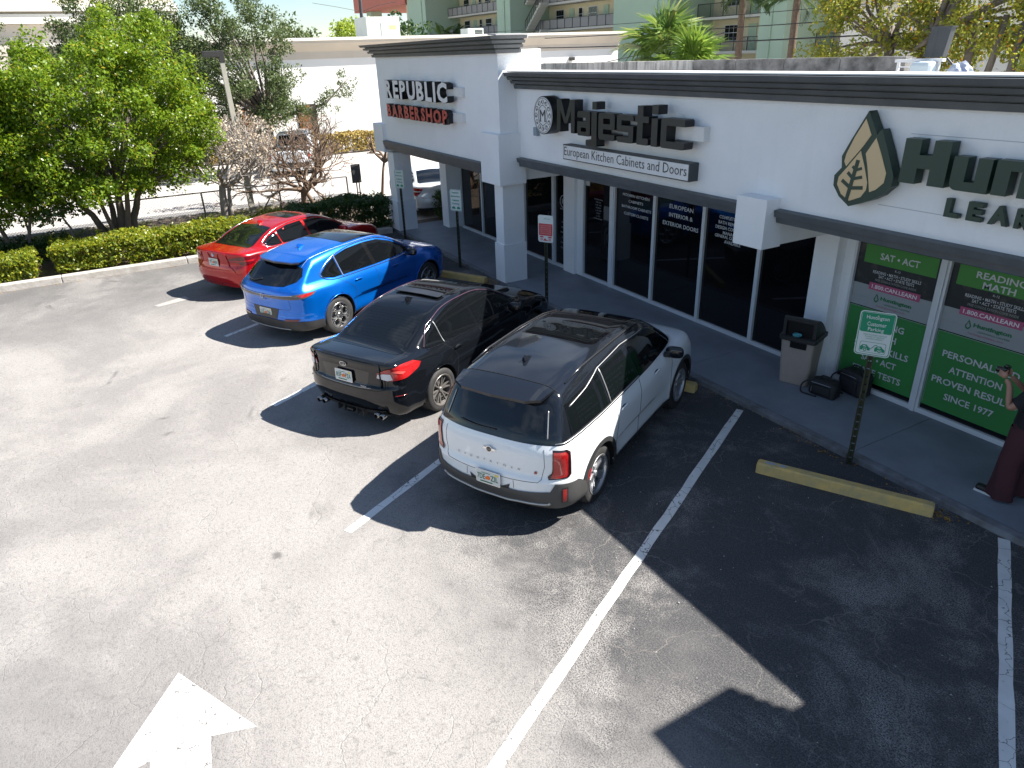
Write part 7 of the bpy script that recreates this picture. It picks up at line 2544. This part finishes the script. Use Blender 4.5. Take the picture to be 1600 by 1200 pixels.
# palms: each frond one object sharing a mesh
def fan_frond(R_=0.75, n=22, seed=0):
    rnd = random.Random(seed)
    m = MB()
    m.tube([(0, 0, 0), (0.35, 0, 0.10), (0.6, 0, 0.12)], [0.018, 0.012, 0.01], 4)
    for k in range(n):
        a = R(-125 + 250 * k / (n - 1))
        c_, s_ = math.cos(a), math.sin(a)
        L0 = R_ * (0.75 + 0.25 * math.cos(a)) * rnd.uniform(0.9, 1.1)
        z0 = 0.12
        w = 0.035
        px, py = -s_ * w, c_ * w
        b0 = (0.6, 0, z0)
        m.add([b0, (0.6 + c_ * L0 * .5 + px, s_ * L0 * .5 + py, z0 + 0.02), (0.6 + c_ * L0, s_ * L0, z0 - 0.22 * rnd.uniform(0.5, 1.4)), (0.6 + c_ * L0 * .5 - px, s_ * L0 * .5 - py, z0 - 0.02)], [(0, 1, 2, 3)])
    return m
def feather_frond(L_=2.2, n=26, seed=0):
    rnd = random.Random(seed)
    m = MB()
    P = [(L_ * t, 0, 0.55 * L_ * (t - 1.25 * t * t)) for t in np.linspace(0, 1, 9)]
    m.tube(P, [0.03 * (1 - 0.8 * i / 8) for i in range(9)], 4)
    for k in range(n):
        t = 0.15 + 0.85 * k / n
        x, z = L_ * t, 0.55 * L_ * (t - 1.25 * t * t)
        ll = 0.55 * math.sin(math.pi * min(1, t * 0.9 + 0.1)) + 0.12
        for s in (-1, 1):
            m.add([(x, 0, z), (x + ll * .4, s * ll * .5, z - 0.05), (x + ll * .7, s * ll * .9, z - 0.35 * ll - rnd.uniform(0, .15)), (x + ll * .3, s * ll * .45, z - 0.08)], [(0, 1, 2, 3)])
    return m
def palm(label, base, h, frond, leafm, n, spread=(20, 100), tr=0.15, name='palm_tree', dead=0, scale=1.0, trunk=None):
    root = empty(name, base)
    tag(root, label, 'palm tree')
    MB().tube([(0, 0, -0.1), (0.03, 0.02, h * .5), (0, 0, h)], [tr * 1.1, tr, tr * 0.9], 10).build('trunk', trunk or BARKB, root)
    rnd = random.Random(int(base[0] * 10 + 1000))
    me = None
    for k in range(n):
        if me is None:
            o = frond.build('frond', leafm, root)
            me = o.data
        else:
            o = bpy.data.objects.new('frond', me)
            col.objects.link(o)
            o.parent = root
        el = rnd.uniform(*spread)
        s = scale * rnd.uniform(0.8, 1.15)
        o.location = (0, 0, h - 0.05)
        o.scale = (s, s, s)
        o.rotation_euler = (rnd.uniform(-0.3, 0.3), -R(90 - el), 2.399 * k + rnd.uniform(-0.2, 0.2))
    return root
palm('fan palm with orange-brown trunk rising behind the stained roof wall', (-20.6, 18, 0), 4.45, fan_frond(), PALML, 34, (5, 130), name='fan_palm', trunk=mat('orange_bark', (0.30, 0.12, 0.05), 0.9), scale=1.35)
palm('low bright green fan palm right of the orange trunk', (-18.9, 17.6, 0), 3.95, fan_frond(seed=2), leafmat('fresh_palm_leaf', (0.11, 0.20, 0.03), (0.20, 0.30, 0.05), trans=0.3), 26, (5, 110), name='fan_palm', scale=1.15)
palm('tall feather palm with dark drooping fronds before the green apartment block', (-36.6, 38, 0), 7.6, feather_frond(), DPALM, 20, (40, 130), tr=0.22)
palm('feather palm with dark arching fronds at the top centre right', (-31.5, 37, 0), 7.1, feather_frond(seed=4), DPALM, 20, (30, 130), tr=0.22)
palm('dark palm before the far balconies of the apartment block', (-95.5, 46, 0), 6.5, feather_frond(seed=5), DPALM, 16, (20, 120), tr=0.2)
palm('light bushy palm beside the dark palm at the far balconies', (-99.5, 46, 0), 6.9, feather_frond(seed=6), PALML, 16, (20, 120), tr=0.2)
place_tree('distant_tree', 'round green bush at the foot of the far balconies', 'tree', (-103, 45.5, 0), [(0, 0, 0, 0, 3.5, 0.2)], ((0, 0, 4.9), (1.2, 1.2, 1.2), 20, 0.6), per=60, lsize=0.3, seed=61, leaf=DHEDGE)

def olv(p):
    return p[2] > 2.2 and (math.sin(p[0] * 2.3 + p[2]) + math.sin(p[2] * 2.9 - p[0]) > -0.9)
place_tree('street_tree', 'olive-brown leaved tree with a leaning fork behind the stained wall end', 'tree', (-13.6, 20.5, 0), [(0, 0, -0.5, 0.2, 4.8, 0.20), (0.1, 0, 0.4, 0.4, 5.2, 0.16)],
           ((-0.9, 0.5, 5.0), (2.4, 2.0, 2.2), 130, 0.45), per=95, lsize=0.13, seed=33, leaf=OLIVE, extra=olv)
place_tree('street_tree', 'dark forked tree with olive leaves behind the rooftop air conditioner', 'tree', (-11.9, 20.0, 0), [(0, 0, -0.5, 0, 5.0, 0.24), (0.2, 0.1, 0.2, 0.2, 5.4, 0.14), (0.5, 0.1, 0.7, 0, 5.2, 0.11)],
           ((0.0, 0.9, 5.8), (2.2, 1.6, 2.2), 100, 0.45), per=85, lsize=0.13, seed=34, leaf=OLIVE, extra=olv)
place_tree('street_tree', 'leaning tree with olive and yellow-green leaves at the top right corner', 'tree', (-10.6, 19.6, 0), [(0, 0, 1.2, 0, 4.8, 0.20), (0.1, 0.2, 0.4, 0, 5.0, 0.13)],
           ((1.2, 0.6, 5.0), (2.0, 1.7, 2.4), 120, 0.45), per=90, lsize=0.13, seed=35, leaf=OLIVE, extra=olv)
place_tree('bright_shrub', 'bright yellow-green foliage low at the top right corner', 'tree', (-8.9, 20.2, 0), [(0, 0, 0, 0, 2.8, 0.1)],
           ((0, 0, 4.0), (1.3, 1.2, 1.3), 40, 0.45), per=80, lsize=0.13, seed=36, leaf=YGREEN)

# ------------------------------------------------------------------ buildings behind
CREAMW = mat('cream_stucco', (0.78, 0.74, 0.66), 0.8, c2=(0.66, 0.62, 0.54), nscale=0.5, amt=0.5, bump=0.1)
BEIGE = mat('beige_cornice', (0.62, 0.55, 0.46), 0.8, c2=(0.50, 0.45, 0.38), nscale=0.6, amt=0.6)
fb = empty('warehouse', (-41, 12, 0))
tag(fb, 'long sunlit white building with a flared cream cornice behind the street', 'building')
def FB(o):
    o.parent = fb
    o.matrix_parent_inverse = Matrix.Translation((41, -12, 0))
    return o
FB(box('wall', -48, -41, -1.5, 31.6, 0, 4.75, mat('white_render', (0.80, 0.79, 0.76), 0.8, c2=(0.7, 0.69, 0.66), nscale=0.4)))
FB(sweep('cornice', [(0, 4.80), (0.03, 4.75), (0.05, 5.1), (0.40, 5.50), (0.42, 5.62), (0.0, 5.66)], [(-41, -1.5), (-41, 31.6), (-47.9, 31.6)], BEIGE))
FB(sweep('cornice_cap', [(0, 5.662), (0.46, 5.622), (0.46, 5.76), (0, 5.76)], [(-41, -1.5), (-41, 31.6), (-47.9, 31.6)], CREAMW))
FB(box('roof', -48, -41.01, -1.5, 31.5, 4.76, 5.3, ROOFM))
BRN = mat('brown_door', (0.26, 0.10, 0.035), 0.6, c2=(0.16, 0.06, 0.02), nscale=5)
for y0 in (7.0, 10.1):
    FB(box('door_shade_plate', -41.0, -40.97, y0 - 0.05, y0 + 1.0, 0, 2.55, mat('door_shadow', (0.03, 0.02, 0.015), 0.8)))  # flat dark plate on the wall, coloured as the shade of a recess
    FB(box('door', -40.97, -40.93, y0, y0 + 0.62, 0, 2.5, BRN))
wl = MB().box(-40.99, -40.75, 27.7, 28.0, 4.15, 4.35).build('wall_lamp', DKM)
FB(wl)
ac = empty('air_conditioner', (-43.5, 16, 5.3))
tag(ac, 'large pale rooftop air handling unit on the far white building', 'air conditioner')
MB().box(-1.0, 1.0, -1.0, 1.0, 0, 1.5).build('housing', mat('pale_metal', (0.62, 0.66, 0.60), 0.5, c2=(0.5, 0.54, 0.48), nscale=2), ac, bevel=0.02)
MB().box(0.99, 1.02, -0.15, 0.85, 0.45, 1.2).build('access_panel', mat('panel_metal', (0.56, 0.60, 0.54), 0.5), ac, bevel=0.01)
MB().box(1.0, 1.025, 0.35, 0.75, 0.85, 1.05).build('yellow_label', mat('pale_yellow', (0.6, 0.6, 0.25), 0.6), ac)
ac = empty('air_conditioner', (-43.5, 22.2, 5.3))
tag(ac, 'small pale condenser with a dark grille on the far roof', 'air conditioner')
MB().box(-0.5, 0.5, -0.6, 0.5, 0, 0.85).build('housing', MATS['pale_metal'], ac, bevel=0.02)
for k in range(8):
    MB().box(0.50, 0.515, -0.1, 0.42, 0.12 + k * 0.085, 0.165 + k * 0.085).build('grille_slat', DKM, ac)

lb = empty('left_building', (-50, -6, 0))
tag(lb, 'beige building with white roof bands at the top left corner', 'building')
for nm, z0, z1, d, m_ in (('wall', 0, 6.85, 0, BEIGE), ('roof_band', 6.86, 7.30, 0.35, CREAMW), ('roof_band', 7.42, 7.75, 0.45, CREAMW), ('roof_gap', 7.305, 7.415, 0.15, BEIGE), ('roof_band', 7.76, 8.6, 0.30, BEIGE)):
    o = box(nm, -9, 2 + d, -26 - d, 11.5 + d, z0, z1, m_, lb)

bx = empty('white_building', (-24, 36, 0))
tag(bx, 'bright white building glimpsed through the olive trees', 'building')
box('wall', -3.5, 20, 0, 5, 0, 6.3, CREAMW, bx)
box('roof_edge', -3.7, 20, -0.2, 5, 6.31, 6.6, BEIGE, bx)
for k in range(4):
    fw_ = box('window', 0.5 + k * 3.2, 1.9 + k * 3.2, -0.03, 0.02, 4.2, 5.4, FRAME, bx)
    box('pane', 0.6 + k * 3.2, 1.8 + k * 3.2, -0.05, -0.031, 4.3, 5.3, GLASS, fw_)

# roof wall with rain streaks, panel by panel
STAIN = mat('rain_streaked_block', (0.52, 0.50, 0.46), 0.9, c2=(0.07, 0.065, 0.06), nscale=2.4, amt=0.85, stretch=(2.2, 2.2, 0.25), detail=8, lo=0.42, hi=0.68, bump=0.3)
STAIN2 = mat('dark_stained_block', (0.26, 0.25, 0.235), 0.9, c2=(0.05, 0.048, 0.045), nscale=2.8, amt=0.9, detail=8, lo=0.38, hi=0.65, bump=0.3)  # darker base colour for the right-hand panels
for k in range(10):
    x0 = -23.6 + k * 1.452
    P_(box('roof_wall_panel', x0, x0 + 1.437, 13.91, 14.1, 3.3, 4.37 + 0.008 * k, STAIN if k < 6 else STAIN2))

# rooftop condenser on its stand
ac = empty('air_conditioner', (-6.90, 11.3, 3.98))
ac.scale = (0.82, 0.82, 0.82)
tag(ac, 'dark ribbed rooftop condenser on a white steel stand above the charcoal cornice', 'air conditioner')
WST = mat('white_steel', (0.68, 0.68, 0.68), 0.5)
cd = MB().add([(-0.20, -0.10, 0.62), (0.16, -0.10, 0.62), (0.16, 0.04, 0.62), (-0.20, 0.04, 0.62), (-0.16, -0.06, 1.10), (0.20, -0.06, 1.10), (0.20, 0.08, 1.10), (-0.16, 0.08, 1.10)], [(0, 3, 2, 1), (4, 5, 6, 7), (0, 1, 5, 4), (1, 2, 6, 5), (2, 3, 7, 6), (3, 0, 4, 7)]).build('condenser', mat('dark_coil', (0.035, 0.04, 0.045), 0.5, c2=(0.10, 0.11, 0.115), nscale=3, stretch=(4, 4, 0.3)), ac)
MB().box(-0.18, 0.22, -0.08, 0.10, 1.102, 1.118).build('top_cap', MATS['dark_coil'], ac)
for k in range(9):
    z = 0.66 + k * 0.045
    dx = 0.06 * (z - 0.62) / 0.44
    MB().box(-0.195 + dx * .65, 0.155 + dx * .65, -0.112 + dx * .65, -0.098 + dx * .65, z, z + 0.012).build('rib', MATS['dark_coil'], ac)
for nm, x0, x1, y0, y1, z0, z1 in (('stand_beam', -0.36, 0.30, -0.30, -0.20, 0.545, 0.60), ('stand_beam', -0.78, -0.30, -0.05, 0.05, 0.53, 0.58), ('stand_leg', -0.30, -0.25, -0.28, -0.23, 0, 0.544), ('stand_leg', 0.20, 0.24, -0.28, -0.23, 0, 0.544), ('stand_leg', -0.74, -0.70, -0.03, 0.02, 0, 0.529), ('stand_rail', -0.249, 0.199, -0.27, -0.24, 0.44, 0.46), ('stand_rail', -0.70, -0.31, -0.02, 0.01, 0.44, 0.46)):
    MB().box(x0, x1, y0, y1, z0, z1).build(nm, WST, ac)
MB().tube([(0.25, -0.1, 0.6), (0.4, -0.15, 0.5), (0.5, -0.15, 0.35)], 0.02, 6).build('coolant_line', PLASTIC, ac)
bm = bmesh.new()
bmesh.ops.create_icosphere(bm, subdivisions=3, radius=0.22)
rnd = random.Random(4)
for w in bm.verts:
    w.co *= 1 + 0.22 * math.sin(w.co.x * 21) * math.cos(w.co.y * 25) + rnd.uniform(-.05, .05)
    w.co.z = max(w.co.z, -0.12) * 0.95
me = bpy.data.meshes.new('tarpaulin')
bm.to_mesh(me)
bm.free()
o = link('tarpaulin', me, mat('pale_tarp', (0.50, 0.54, 0.60), 0.6, c2=(0.10, 0.14, 0.3), nscale=4, amt=0.8))
o.location = (-6.45, 11.2, 4.26)
o.scale = (0.7, 0.7, 0.75)
tag(o, 'crumpled pale tarpaulin bundle right of the rooftop condenser', 'tarpaulin')
o = MB().box(-0.16, 0.14, -0.12, 0.12, 0, 0.52).build('roof_tank', mat('pale_blue_tank', (0.5, 0.58, 0.62), 0.4), bevel=0.06)
o.location = (-6.85, 10.95, 3.92)
tag(o, 'small pale rounded box under the rooftop condenser stand', 'box')

# apartment block far behind
GRN = mat('mint_stucco', (0.42, 0.54, 0.40), 0.8, c2=(0.37, 0.48, 0.35), nscale=0.3)
CRM = mat('pale_yellow_stucco', (0.68, 0.62, 0.42), 0.8, c2=(0.6, 0.54, 0.36), nscale=0.3)
REDR = mat('salmon_roof_fascia', (0.55, 0.17, 0.11), 0.75, c2=(0.48, 0.14, 0.10), nscale=0.4)
SLAB = mat('slab_edge', (0.60, 0.58, 0.50), 0.8)
RAILM = mat('dark_rail', (0.05, 0.05, 0.05), 0.5)
INF = mat('rail_infill', (0.30, 0.29, 0.27), 0.7)
ap = empty('apartment_block', (-80, 52, 0))
tag(ap, 'mint green and cream apartment block with open gallery walkways in the background', 'building')
def AP(o):
    o.parent = ap
    o.matrix_parent_inverse = Matrix.Translation((80, -52, 0))
    return o
AP(box('wall', -113, -30, 52, 60, 0, 15.2, CRM))
AP(box('roof', -116, -28, 46, 61, 15.21, 16, REDR))
for x0, x1, y0 in ((-112.5, -105.8, 46.5), (-84.4, -81.2, 46.5), (-61.2, -53.5, 46.5), (-42.9, -40.4, 46.5)):
    AP(box('pier', x0, x1, y0, 51.99, 0, 15.2, GRN))
    AP(MB().tube([(x1 - 1.3, y0 - 0.06, 0), (x1 - 1.3, y0 - 0.06, 15)], 0.06, 5).build('downpipe', GRN))
for z in (1.5, 4.25, 7.0, 9.75, 12.5):
    for x0, x1 in ((-105.79, -84.41), (-81.19, -61.21), (-53.49, -42.91), (-40.39, -30)):
        AP(box('gallery_slab', x0, x1, 50.0, 51.99, z - 0.22, z, SLAB))
        if z < 3:
            continue
        r = MB()
        r.box(x0, x1, 50.02, 50.06, z + 1.02, z + 1.08)
        k = x0
        while k < x1:
            r.box(k, k + 0.06, 50.02, 50.06, z, z + 1.02)
            k += 1.55
        AP(r.build('railing', RAILM))
        if x0 < -60:
            AP(box('rail_infill', x0 + 0.05, x1 - 0.05, 50.07, 50.09, z + 0.08, z + 1.0, INF))
        else:
            r = MB()
            k = x0
            while k < x1:
                r.box(k, k + 0.02, 50.03, 50.05, z, z + 1.02)
                k += 0.14
            o = AP(r.build('balusters', RAILM))
            o['kind'] = 'stuff'
        x = x0 + 1.6
        i = 0
        while x < x1 - 1.2:
            if i % 3 == 1:
                AP(box('door', x, x + 0.95, 51.93, 51.985, z, z + 2.1, GRN))
                x += 1.9
            else:
                ww = 1.7 if i % 3 == 0 else 0.8
                fw_ = AP(box('window', x, x + ww, 51.93, 51.985, z + 0.8, z + 2.1, FRAME))
                npn = 3 if ww > 1 else 1
                for j in range(npn):
                    for zz in (0, 1):
                        pw = (ww - 0.12) / npn
                        o = box('pane', x + 0.06 + j * pw + 0.03, x + 0.06 + (j + 1) * pw - 0.03, 51.90, 51.928, z + 0.86 + zz * 0.62, z + 1.42 + zz * 0.62, GLASS)
                        o.parent = fw_
                        o.matrix_parent_inverse = Matrix.Translation((80, -52, 0)) @ Matrix.Identity(4)
                        o.matrix_parent_inverse = Matrix.Identity(4)
                        o.location = (0, 0, 0)
                x += ww + 1.1
            i += 1
# open stair between the piers
for z in (4.25, 7.0, 9.75):
    st = MB()
    for k in range(12):
        t = k / 12
        st.box(-80.9 + 3.4 * t, -80.9 + 3.4 * t + 0.34, 48.4, 49.5, z + 2.75 * t, z + 2.75 * (t + 1 / 12) + 0.02)
    o = AP(st.build('stair', SLAB))
    o['kind'] = 'stuff'
    r = MB()
    r.tube([(-80.9, 48.38, z + 1.0), (-77.5, 48.38, z + 3.75)], 0.05, 5)
    for k in range(8):
        t = k / 7
        r.tube([(-80.9 + 3.4 * t, 48.38, z + 2.75 * t), (-80.9 + 3.4 * t, 48.38, z + 2.75 * t + 1.0)], 0.03, 4)
    AP(r.build('stair_rail', RAILM))
# porch with salmon roof at the left end
AP(box('porch_roof', -137, -113.1, 46.4, 61, 11.9, 15.2, REDR))
AP(box('porch_post', -133.8, -131.6, 47.5, 49.5, 0, 11.89, GRN))
AP(box('porch_post', -115.4, -114.2, 47.5, 49.5, 0, 11.89, CRM))
AP(box('salmon_band', -113, -105, 46.0, 46.48, 12.6, 15.2, REDR))

# utility pole, wires
up = empty('utility_pole', (-60, 20.7, 0))
tag(up, 'dark wooden utility pole with crossarm against the sky behind the far roof', 'utility pole')
MB().tube([(0, 0, 0), (0, 0.25, 12)], [0.17, 0.12], 8).build('pole', mat('dark_pole', (0.06, 0.055, 0.06), 0.8), up)
MB().box(-0.06, 0.06, -1.5, 1.9, 8.9, 9.02).build('crossarm', MATS['dark_pole'], up)
for y in (-1.3, -0.6, 0.9, 1.6):
    MB().tube([(0, y, 9.02), (0, y, 9.25)], 0.05, 6).build('insulator', FRAME, up)
for y, z in ((3.2, 8.7), (-3.6, 8.6)):
    MB().tube([(0, 0.2, 8.0), (0, y * 0.5, z * 0.97), (0, y, z)], 0.015, 4).build('service_wire', PLASTIC, up)
WIRE = mat('black_cable', (0.012, 0.012, 0.012), 0.6)
def cable(a, b_, sag, r, label):
    a, b_ = Vector(a), Vector(b_)
    pts_ = []
    for i in range(21):
        t = i / 20
        p = a.lerp(b_, t)
        p.z -= sag * 4 * t * (1 - t)
        pts_.append(p)
    o = MB().tube(pts_, r, 5).build('cable', WIRE)
    tag(o, label, 'cable', 'overhead cables behind the roof')
cable((-60, 26, 5.35), (4, 24, 5.35), 0.5, 0.028, 'thick black cable, lowest of those crossing behind the fan palms')
cable((-60, 26.3, 5.75), (4, 24.3, 5.75), 0.35, 0.02, 'black cable just above the lowest one behind the fan palms')
cable((-60, 26.6, 6.3), (4, 24.6, 6.2), 0.35, 0.014, 'thin upper cable crossing the mint green piers')
cable((-40, 30, 4.0), (-24, 24, 5.2), 0.05, 0.025, 'short black cable sloping down to the end of the far cornice')
# second crop of small background: parked car roofs hidden by hedges are left out
